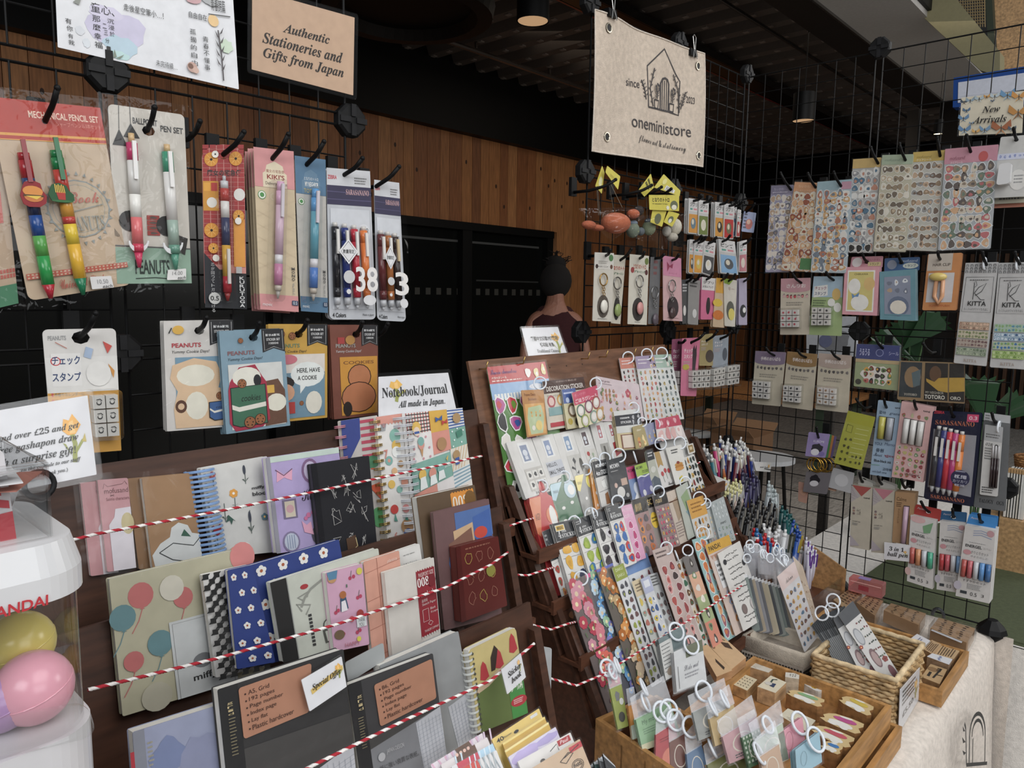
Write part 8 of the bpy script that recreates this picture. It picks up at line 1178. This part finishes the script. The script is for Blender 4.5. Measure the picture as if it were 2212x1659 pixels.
card('sticker_sheet','sticker sheet','tan sticker sheet behind the leafy one in the linen-lined basket',sheetp(.44,-.575,.1,.45,-1,.35),[(1712,1200),(1734,1222),(1776,1370),(1752,1385)],'b5a08a',leaf(7,'8a6a4a c9b49a'),off=-.008,film=.006)
SP=sheetp(.56,-.59,.1,.62,-1,.5)
for i in range(13):
 f=i/12;x0,y0=1752+f*46,1352-f*18
 card('sticker_sheet','sticker sheet','silver-topped clear sticker sheet fanned in the straw basket',SP,[(x0,y0),(x0+26,y0-26),(x0+100-f*10,y0+98),(x0+78-f*10,y0+118)],['63666a','4f5256','7f8285','5a5d61'][i%4],[r_(0,0,1,.16,'3f4246'),r_(.1,.04,.6,.09,'8f9296'),r_(0,.3,1,1,'a3a6a8')],off=-.030+.0035*i,th=.001,kind='s',group='fanned sheets in the straw basket')
fl=lambda s:[r_(0,0,1,.17,'4a4c50'),e_(.28,.38,.2,'8f9196',.12),e_(.28,.38,.16,'b5b7ba',.1),e_(.4,.7,.2,'7a5f62',.13),e_(.4,.71,.15,'a88f8c',.1),e_(.78,.93,.16,'7a5058',.09),b_(.5,.18,.98,.75,4,6,'3a463c 5a6a54 2f3a34 8a3a3a',None,.36,s),f_(.8,.76,.14,'8a3f38','6a2a28'),f_(.06,.5,.1,'9a3f3c')]
card('sticker_sheet','sticker sheet','white floral sticker sheet second from the front of the straw basket',SP,[(1800,1338),(1832,1312),(1900,1460),(1862,1462)],'c4c3c1',fl(4),off=.018,film=.004);card('sticker_sheet','sticker sheet','front white sticker sheet with oval photos and ferns in the straw basket',SP,[(1810,1328),(1842,1298),(1944,1458),(1908,1474)],'cbc9c6',fl(6),off=.026,film=.006)
for x,y in((1800,1298),(1775,1325),(1797,1318)):
 c=PT(SP,x,y,.01);mb=MB();mb.tube([c+V((.013*math.cos(a*.42),.004*math.sin(a*.42),.013*math.sin(a*.42)))for a in range(15)],.0018,RING,8,closed=True);tag(mb.build('binder_ring',None,True),['white binder ring standing above the silver sheets in the straw basket','frosted binder ring at the left of the silver sheets','small binder ring between the silver sheets'][(x,y)!=(1800,1298)and(1 if x==1775 else 2)],'ring')
 # ------------------------------------------------------------------ divided wooden box with bagged 
A=PT(.105,1294,1557);B=PT(.105,1444,1659);d=(B-A).normalized();e=V((-d.y,d.x,0));o=empty('divided_box',(A+d*.16+e*.07)*1,'honey wooden divided box of bagged seals at the bottom of the photo','box');o.location.z=0
def slabb(p,q,t,z0,z1,nm,c=BW):mb=MB();n=V((0,0,1)).cross((q-p).normalized())*t;P=[V((p.x,p.y,z0)),V((q.x,q.y,z0)),V((q.x,q.y,z1)),V((p.x,p.y,z1))];mb.hexa(P+[k+n for k in P],mat(c,'w'));mb.build(nm,o)
slabb(A,A+d*.34,.008,0,.105,'side');slabb(A+e*.13,A+e*.13+d*.34,.008,0,.105,'side');slabb(A,A+e*.13,.008,0,.105,'end');slabb(A+d*.34,A+d*.34+e*.138,.008,0,.105,'end')
for k in(.055,.105,.16,.22,.28):slabb(A+d*k,A+d*k+e*.13,.004,.0,.09,'divider')
slabb(A+e*.065,A+e*.065+d*.34,.004,0,.092,'divider')
mb=MB();P=[A+e*.002,A+d*.338+e*.002,A+d*.338+e*.13,A+e*.13];mb.hexa([V((p.x,p.y,.0))for p in P]+[V((p.x,p.y,.004))for p in P],mat(BW,'w'));mb.build('bottom',o)
MDn=V((.72,-.42,.56)).normalized();MD=(V((.42,-1.05,.15)),MDn)
def seal2(label,q,c,art,off,n=1,film=.003,top=None,rg=None):
 o=card('seal_pack','seal pack',label,MD,q,c,art,off=off,th=.0016,r=.001,film=film,n=n,dn=.004);F=root_F[o.name]
 if top:mb=MB();G=Face([F.at(-.04,-top,.001),F.at(1.04,-top,.001),F.at(1.04,.02,.001),F.at(-.04,.02,.001)],F.n);plate(mb,G,.0005,MILK,.001);mb.build('bag_top',o)
 for k in rg or():ring(o,F.at(k[0],k[1],.002),k[2]if len(k)>2 else .013,(F.q[1]-F.q[0]).normalized()*(k[3]if len(k)>3 else .2)+F.n,.0022)
seal2('white house-lined card with grey collar rings, back stack of the divided box',[(1422,1381),(1479,1349),(1492,1440),(1438,1470)],'5f6f70',[r_(0,.12,.45,1,'bdbcb8'),x_(.05,.2,.4,.9,8,'5a5a5a',.3),e_(.25,.85,.15,'8a7a6a',.1)],-.03,4,rg=((.65,.05,.015),))
seal2('white card lettered Slide mat below an olive card in the divided box',[(1455,1409),(1516,1381),(1527,1470),(1462,1495)],'bfc0c0',[r_(.4,0,1,.28,'5a5f45'),l_(.02,'6a6a6a',(.1,.4),(.1,.95)),t_(.3,.45,.8,.58,'Slide mat','6a6a70','c'),x_(.3,.65,.8,.8,2,'8a8a8e')],-.015,4,rg=((.6,.02,.015),))
block('plywood stamp plate with a basket print leaning at the back of the stamp tray',[(1522,1384),(1553,1367),(1612,1420),(1580,1446)],.09,.018,'cfab80','b5875a',[p_('4a3628',(.62,.25),(.9,.4),(.82,.62),(.6,.45)),l_(.03,'4a3628',(.62,.25),(.7,.05),(.88,.3)),e_(.12,.3,.07,'8a6a4a')]);block('plywood stamp plate with a rabbit-eared bottle print in front of the other',[(1512,1398),(1528,1392),(1582,1448),(1548,1462)],.105,.016,'cda87c','b5875a',[p_('3a2c22',(.5,.6),(.62,.5),(.75,.85),(.6,.9))])
seal2('moss green cat-patch seal pack in the divided box',[(1317,1487),(1342,1476),(1358,1568),(1335,1576)],'8a9438',[p_('6a6a6a',(.3,.2),(.45,.12),(.7,.2),(.6,.36),(.35,.36)),e_(.75,.4,.18,'c9c9c4',.08),e_(.55,.75,.28,'2f2f26',.12)],.0,2,top=.6,rg=((.1,-.5),(.45,-.35,.012,.9),(.9,-.45,.012,1.5)))
seal2('orange-headed seal pack sliver beside the green one',[(1357,1524),(1374,1518),(1386,1590),(1366,1598)],'c9852e',[r_(0,.6,1,1,'b5bfae')],.012,2,top=.5)
seal2('pale green seal pack lettered My mood',[(1373,1553),(1447,1514),(1472,1592),(1388,1622)],'86ab82',[t_(.14,.14,.6,.32,'My mood','4a6a4a'),x_(.12,.4,.5,.6,3,'5f805f',.4),r_(0,.82,1,1,'c9c4a0'),e_(.55,.95,.2,'b5b06a')],.030,3,top=.7,rg=((.35,-.3,.014,1.2),(.4,-.75,.013,1.6)))
seal2('red seal pack right of the My mood one',[(1417,1586),(1456,1560),(1476,1640),(1416,1650)],'a83a3f',[x_(.2,.25,.7,.4,2,'7a2028'),e_(.6,.9,.35,'c9705a')],.048,2,top=.5,rg=((.4,-.55,.015,.1),(.85,-.4,.015,.1)))
for i,(nm,q,c)in enumerate([('chestnut',[(1446,1602),(1480,1582),(1500,1670),(1450,1680)],'6a4034'),('slate blue',[(1483,1628),(1515,1608),(1540,1690),(1490,1700)],'55708f'),('deep olive',[(1528,1650),(1600,1610),(1625,1700),(1540,1720)],'6f7038'),('smoke grey',[(1496,1538),(1570,1504),(1586,1570),(1510,1600)],'8a8c88'),('sand',[(1532,1552),(1584,1520),(1604,1590),(1545,1612)],'b59a66'),('mauve pink',[(1560,1590),(1632,1546),(1652,1620),(1576,1650)],'b58a8e'),('green gingham',[(1602,1592),(1640,1572),(1662,1640),(1618,1660)],'4a6a48'),('pale mint',[(1630,1600),(1690,1560),(1704,1640),(1650,1665)],'a9b5a0'),('biscuit',[(1640,1634),(1682,1606),(1700,1690),(1655,1700)],'b5957a')]):
 seal2(f'{nm} bagged seal pack in the divided box',q,c,[e_(.5,.5,.3,'c9c0b0',.3),e_(.5,.5,.26,c,.27),x_(.2,.8,.8,.95,2,'4a4a4a')]+(q_(0,0,1,.9,6,6,'c9cfc0',None,.22).__class__((q_(0,0,1,.9,6,6,'b9c2b0',None,.25),))and[q_(0,0,1,.9,6,6,'b9c2b0',None,.25)]if 'gingham' in nm else[]),.05+.010*i,2,top=.6,rg=[((.5,-.45,.015,.2),),((.6,-.6,.015,.1),),((.2,-.35,.013,1.6),),((.4,-.5,.015,.2),),((.7,-.3,.013,1.2),(.2,-.3,.013,1.4)),(),(),((.5,-.2,.012,.5),),((.0,-.1,.015,1),)][i])
seal2('pink card stack with a frosted ring beside the stamp tray',[(1681,1586),(1733,1548),(1742,1622),(1684,1648)],'c98694',[l_(.015,'a0606e',*[(.4+.15*math.cos(a*.5),.45+.3*math.sin(a*.5))for a in range(14)])],.12,4,rg=((.85,.12,.016,.3),));seal2('sky blue card stack with a frosted ring at the front of the stamp tray',[(1718,1620),(1770,1580),(1776,1646),(1722,1680)],'87aab8',[l_(.015,'6a8a96',*[(.3+.12*math.cos(a*.5),.5+.25*math.sin(a*.5))for a in range(14)])],.14,4,rg=((.8,.15,.017,.3),))
# ================================================================== PENS
o=empty('pen_organizer',V((.21,-.2,0)),'stepped wooden pen organizer between the sticker rack and the right grid','pen organizer')
for i,(x0,x1,z)in enumerate([(.045,.125,.215),(.125,.205,.165),(.205,.29,.115),(.29,.375,.062)]):
 mb=MB();mb.box((x0,-.385,.0),(x0+.004,-.045,z),WD3);mb.build('divider',o)
 mb=MB();mb.box((x0+.004,-.385,0),(x1,-.045,max(.004,z-.125)),WD2);mb.build('step',o)
mb=MB();mb.box((.371,-.385,0),(.375,-.045,.055),ACRY);mb.build('front_panel',o)
for yy in(-.39,-.045):mb=MB();P=[V((.04,yy,0)),V((.38,yy,0)),V((.38,yy,.075)),V((.04,yy,.235))];mb.hexa(P+[p+V((0,.005,0))for p in P],mat('a57a48','w'));mb.build('end',o)
R=random.Random(21);PENM={}
def pen(px_,py_,col,label,grp,topc='c9c7c4',clip='b9b9bb',L=.135,r=.0052,ln=None):
 x=.075+(py_-950)/280*.27;t=PT(xp(x),px_,py_);t.y=min(-.055,max(-.375,t.y));key=(col,topc,clip,r)
 dv=ln or(R.uniform(-.18,.1),R.uniform(-.22,.22));L=min(L,max(.05,t.z-.012))
 q=V((0,0,1)).rotation_difference(V((-dv[0],-dv[1],1)).normalized())
 if key not in PENM:
  rt=pen3(None,V((0,0,0)),V((0,0,-.13)),r,[(.10,topc,(.5,.55)),(.16,topc,(.9,.95)),(.6,col,1),(.62,topc,1.02),(1,col,(1,.8))])if 0 else None
  mb=MB();mb.tube([(0,0,0),(0,0,-.010)],[r*.5,r*.55],mat(topc,'s'),8);mb.tube([(0,0,-.010),(0,0,-.020)],[r*.8,r],mat(topc,'s'),10);mb.tube([(0,0,-.020),(0,0,-.118),(0,0,-.13)],[r,r*.95,r*.4],mat(col,'s'),10);rt=mb.build('pen',None,True,at=(0,0,0));mb=MB();mb.box((r*.9,-r*.35,-.05),(r*1.5,r*.35,-.012),mat(clip,'s'));mb.build('clip',rt);PENM[key]=rt;ob=rt
 else:ob=dup(PENM[key],(0,0,0))
 ob.location=t;ob.rotation_mode='QUATERNION';ob.rotation_quaternion=q;tag(ob,label,'pen',grp)
def cluster(n,x0,y0,x1,y1,cols,label,grp,**k):
 for i in range(n):c=cols[i%len(cols)];pen(x0+(x1-x0)*((i*.618)%1),y0+(y1-y0)*(i+.5)/n,c,label,grp,**k)
cluster(10,1504,952,1532,1000,['2f4a5f','35353a','3f6a74','26262a'],'dark slim pen bunched at the left back of the pen organizer','dark pens at the left back of the organizer')
cluster(18,1556,940,1630,985,['1f2f6a','1a1a1e','c9c9cc','4a1f2a','243a8a','6a2430'],'white-topped pen standing in the back row of the pen organizer','white-topped pens in the back row',topc='d0cfcc',clip='d2d0cc')
for x,y,c,lb in[(1536,982,'2f6f7a','teal spotted pen leaning at the left of the pen organizer'),(1553,968,'a85a24','rust brown pen beside the teal spotted pen'),(1542,958,'b8306a','magenta pen behind the rust brown pen'),(1590,975,'5f1a22','wine red pen with a cream clip leaning in the organizer'),(1622,955,'25408f','royal blue pen with a white clip at the back right'),(1600,968,'4a1f2f','plum pen leaning beside the wine red pen')]:pen(x,y,c,lb,None,clip='d2ccb8',r=.0065,ln=(.1,.25))
cluster(14,1566,1030,1604,1062,['b5a08a','c2b59a','c0ba7a','b09a90'],'beige pastel pen in the second row of the pen organizer','beige pastel pens',topc='c9c48a',r=.006)
cluster(8,1604,1010,1640,1050,['2c2848','3a3560','22202e'],'dark violet pen right of the beige pastel pens','dark violet pens',topc='3a3550',clip='4a4a5a')
cluster(12,1664,1036,1728,1060,['9aa4a6','a9b0b2','8f9a9c'],'clear grey pen at the right of the second row','clear grey pens',topc='a9b4b4',clip='b5bcbc',r=.006)
cluster(30,1572,1068,1680,1140,['19191b','222224','151518'],'black pen in the dense black bunch of the pen organizer','black pens in the organizer',topc='2a2a2c',clip='8f8a82')
cluster(9,1690,1090,1735,1128,['1f4a4a','22566a','1f3a40'],'dark teal capped pen right of the black bunch','dark teal pens',topc='1f4f50',clip='2a6a6a',r=.007)
cluster(5,1745,1100,1772,1120,['3f4238','4a4c42'],'olive grey pen behind the blue pens at the right','olive grey pens',topc='45483e',clip='50534a',r=.007);cluster(5,1724,1116,1768,1140,['24489a','2a56a8'],'bright blue pen at the right of the organizer','bright blue pens',topc='2a4fa0',clip='c9b040',r=.0068)
cluster(6,1618,1144,1676,1176,['c9c4c4','b5b0b0'],'red-capped pen in the front row of the pen organizer','red-capped pens',topc='c02028',clip='b81c26',r=.0075);cluster(4,1610,1150,1690,1182,['c2c8cc'],'blue-capped pen among the red-capped ones','blue-capped pens',topc='2f6fa8',clip='2f6fa8',r=.0072);cluster(5,1650,1128,1705,1150,['cfcfd0','c6c8ca'],'fat white pen behind the red-capped ones','fat white pens',topc='d4d4d4',clip='b5b5b8',r=.0075)
cluster(8,1742,1158,1776,1192,['b9b4c0','a9a4b4'],'white pen with purple clip in the front right of the organizer','purple-clipped pens',topc='c9c6d0',clip='6a3f9a');pen(1789,1146,'c9b5b0','clear pen with red patterns at the right end of the organizer',None,clip='c9c9cc')
for q,lb,s in[([(1628,997),(1667,999),(1664,1020),(1633,1017)],'small white price card standing among the back pens','uni-ball'),([(1542,1026),(1577,1040),(1568,1060),(1537,1050)],'small white price card in front of the teal pen','uni-ball')]:card('price_card','sign',lb,xp(.18 if q[0][0]<1600 else .12),q,'d2d0cd',[t_(.3,.45,.85,.62,s,'333','S'),e_(.85,.4,.05,'e0b060')],off=0)
# ================================================================== BEHIND THE GRIDS
def disc(name,label,x,y,z,r,h,col,cat,legs=4,zc=FZ):
 c=PT(z,x,y)if not isinstance(x,V)else x;o=empty(name,V((c.x,c.y,zc)),label,cat);mb=MB();mb.tube([c-V((0,0,h)),c],r,mat(col),32);mb.build('seat' if cat=='stool' else 'table_top',o)
 for i in range(legs):a=.6+i*6.283/legs;mb=MB();mb.tube([c+V((r*.6*math.cos(a),r*.6*math.sin(a),-h)),V((c.x+r*.8*math.cos(a),c.y+r*.8*math.sin(a),FZ))],.013,mat('1c1a18','k'),8);mb.build('leg',o)
disc('stool','white round-topped stool behind the right grid',1655,985,-.29,.19,.03,'cdcfd2','stool');disc('round_table','white round table behind the left grid above the notebooks',560,985,-.06,.33,.025,'b9b7b4','table');disc('stool','white stool behind the grid at the back of the stamp trio',1500,930,-.28,.17,.03,'b5b7b8','stool')
def boxat(name,label,cat,x,y,z,sx,sy,sz,col,k='p'):c=PT(z,x,y);mb=MB();mb.box((c.x-sx,c.y-sy,z),(c.x+sx,c.y+sy,z+sz),mat(col,k));o=mb.build(name);tag(o,label,cat);return o
o=boxat('wooden_table','orange wood table with green legs behind the corner of the grids','table',1640,850,-.06,.8,.5,.04,'a8703a','w');c=V(o.location)
for a,b in((-.7,-.42),(.7,-.42),(-.7,.42),(.7,.42)):mb=MB();mb.box((c.x+a-.03,c.y+b-.03,FZ),(c.x+a+.03,c.y+b+.03,-.06),mat('3a4a38'));mb.build('leg',o)
for(x,y,z,s,lb)in[(1600,990,-.42,.17,'open cardboard box on the floor behind the pens'),(1530,960,-.42,.14,'second cardboard box on the floor left of the open one')]:
 o=boxat('cardboard_box',lb,'box',x,y,z,s,s,.2,'8a6546');c=V(o.location)
 for sg in(-1,1):mb=MB();mb.hexa([c+V((-s,sg*s,.2)),c+V((s,sg*s,.2)),c+V((s,sg*s*1.5,.26)),c+V((-s,sg*s*1.5,.26)),c+V((-s,sg*s,.203)),c+V((s,sg*s,.203)),c+V((s,sg*s*1.5,.263)),c+V((-s,sg*s*1.5,.263))],mat('9a7350'));mb.build('flap',o)
mb=MB();slab(mb,[(1742,682),(1850,684),(1850,770),(1742,775)],1.3,.02,'b9bcc2');o=mb.build('picture_board');tag(o,'white board with a grey animal drawing behind the right grid','board');bc=Y(1796,775,1.31);mb=MB();mb.box((bc.x-.02,1.32,FZ),(bc.x+.02,1.35,bc.z+.1),mat('3a3632','k'));mb.build('stand',o);G=Face([Y(*q,1.297)for q in[(1745,685),(1848,686),(1848,768),(1745,772)]],V((0,-1,0)));mb=MB();draw(mb,G,[wash(.6,.6,.3,.3,'7f8084',3),e_(.38,.6,.14,'6a6f8f'),l_(.02,'6a6a6a',(.3,.2),(.5,.1),(.7,.25),(.9,.2))],0);mb.build('drawing',o)
def plant(label,x,y,yy,rs_):
 c=Y(x,y,yy);o=empty('monstera_plant',V((c.x,c.y,-.07)),label,'plant');R=random.Random(int(x));mb=MB()
 for i,(dx,dz,s,ro)in enumerate(rs_):
  p=c+V((dx,R.uniform(-.05,.05),dz));pts=[(0,-.1)]
  for k in range(13):
   a=-1.2+k*2.4/12;rr_=s*(1 if k%2 else .68);pts.append((rr_*math.sin(a)*.95,s*.45+rr_*.55*math.cos(a)))
  pts=[(u*math.cos(ro)-v*math.sin(ro),u*math.sin(ro)+v*math.cos(ro))for u,v in pts];n=len(pts);f=[p+V((u,.02*math.sin(u*30),v))for u,v in pts];tr=tessellate_polygon([[V((u,v,0))for u,v in pts]]);mb.faces(f+[q+V((0,.003,0))for q in f],[t for t in tr]+[tuple(i2+n for i2 in t)for t in tr],mat('27452a','s'))
 mb.build('leaves',o);mb=MB()
 for dx,dz,s,ro in rs_:mb.tube([c+V((dx,0,dz)),c+V((dx*.4,.02,-.15)),V((c.x,c.y,min(-.07,c.z-.3)))],.004,mat('3a5a30'),6)
 mb.build('stems',o);mb=MB();mb.tube([V((c.x,c.y,-.062)),V((c.x,c.y,.03))],[.05,.065],mat('6a5a4a'),16);mb.build('pot',o)
plant('dark green monstera leaves behind the teal card game box',1965,735,.9,[(0,0,.09,.3),(.05,.04,.08,-.7),(-.06,-.02,.07,1.0)]);plant('monstera leaves behind the outer end of the right grid',2125,865,.6,[(0,0,.08,.2),(.05,-.03,.07,-.9),(-.04,.03,.06,1.1)])
def wick(label,q,yy,r,h,z):
 c=PT(z,*q);c.y+=r;mb=MB();R=random.Random(2);o=None
 for j in range(int(h/.011)):
  rr_=r*(.78+.22*j*.011/h);mb.tube([c+V(((rr_+.003*(1 if(i+j)%2 else-1))*math.cos(i*math.pi/20),(rr_+.003*(1 if(i+j)%2 else-1))*math.sin(i*math.pi/20),.006+.011*j))for i in range(40)],.0062,mat(R.choice(('a5713f','b5824a','94622f')),'v'),5,closed=True)
 tag(mb.build('wicker_basket',None,True),label,'basket')
wick('tall orange wicker basket at the right photo edge behind the grid',(2222,1040),.42,.075,.12,-.055);wick('low woven wicker basket on the green cloth at the right edge',(2200,1200),.25,.06,.04,-.05)
R=random.Random(9)
for i in range(7):c=Y(2190+i*6,960,.75);mb=MB();mb.box((c.x-.004,c.y-.04,.11),(c.x+.006,c.y+.05,.26),mat(['cfccc6','c9c4ba','d2d0cc'][i%3]));o=mb.build('booklet');tag(o,'pale booklet filed upright behind the outer end of the right grid','booklet','pale booklets at the right edge');mb=MB();mb.box((c.x-.002,c.y-.041,.255),(c.x+.004,c.y-.02,.268),mat('b08a5a'));mb.build('index_tab',o)
c=Y(2200,960,.75);mb=MB();mb.box((c.x-.06,c.y-.06,-.06),(c.x+.12,c.y+.07,.108),mat('b08a5a','w'));tag(mb.build('booklet_crate'),'wooden crate carrying the pale booklets at the right edge','crate')
for i,(y,x,lb)in enumerate([(-.75,-1.6,'dark chair behind the left grid below the stamp set card'),(.15,-1.7,'dark chair behind the left grid below the cookie packs')]):
 o=empty('chair',V((x,y,FZ)),lb,'chair');mb=MB();mb.box((x-.2,y-.2,FZ+.43),(x+.2,y+.2,FZ+.46),mat('3a2c22','w'));mb.build('seat',o);mb=MB();mb.box((x-.2,y-.2,FZ+.6),(x-.17,y+.2,FZ+.85),mat('2f2620','w'));mb.build('backrest',o)
 for a in(-.18,.18):
  for b in(-.18,.18):mb=MB();mb.tube([(x+a,y+b,FZ),(x+a,y+b,FZ+(.85 if a<0 else .43))],.016,mat('1f1a17','k'),8);mb.build('leg',o)
mb=MB();mb.box((-2.4,-2.6,-.09),(-.9,-1.1,-.05),mat('7a4f2c','w'));o=mb.build('wooden_table');tag(o,'brown wood table behind the left grid near the free draw sign','table')
for a,b in((-2.3,-2.5),(-1,-2.5),(-2.3,-1.2),(-1,-1.2)):mb=MB();mb.box((a-.03,b-.03,FZ),(a+.03,b+.03,-.09),mat('241c17','k'));mb.build('leg',o)
bpy.data.objects.remove(_to)
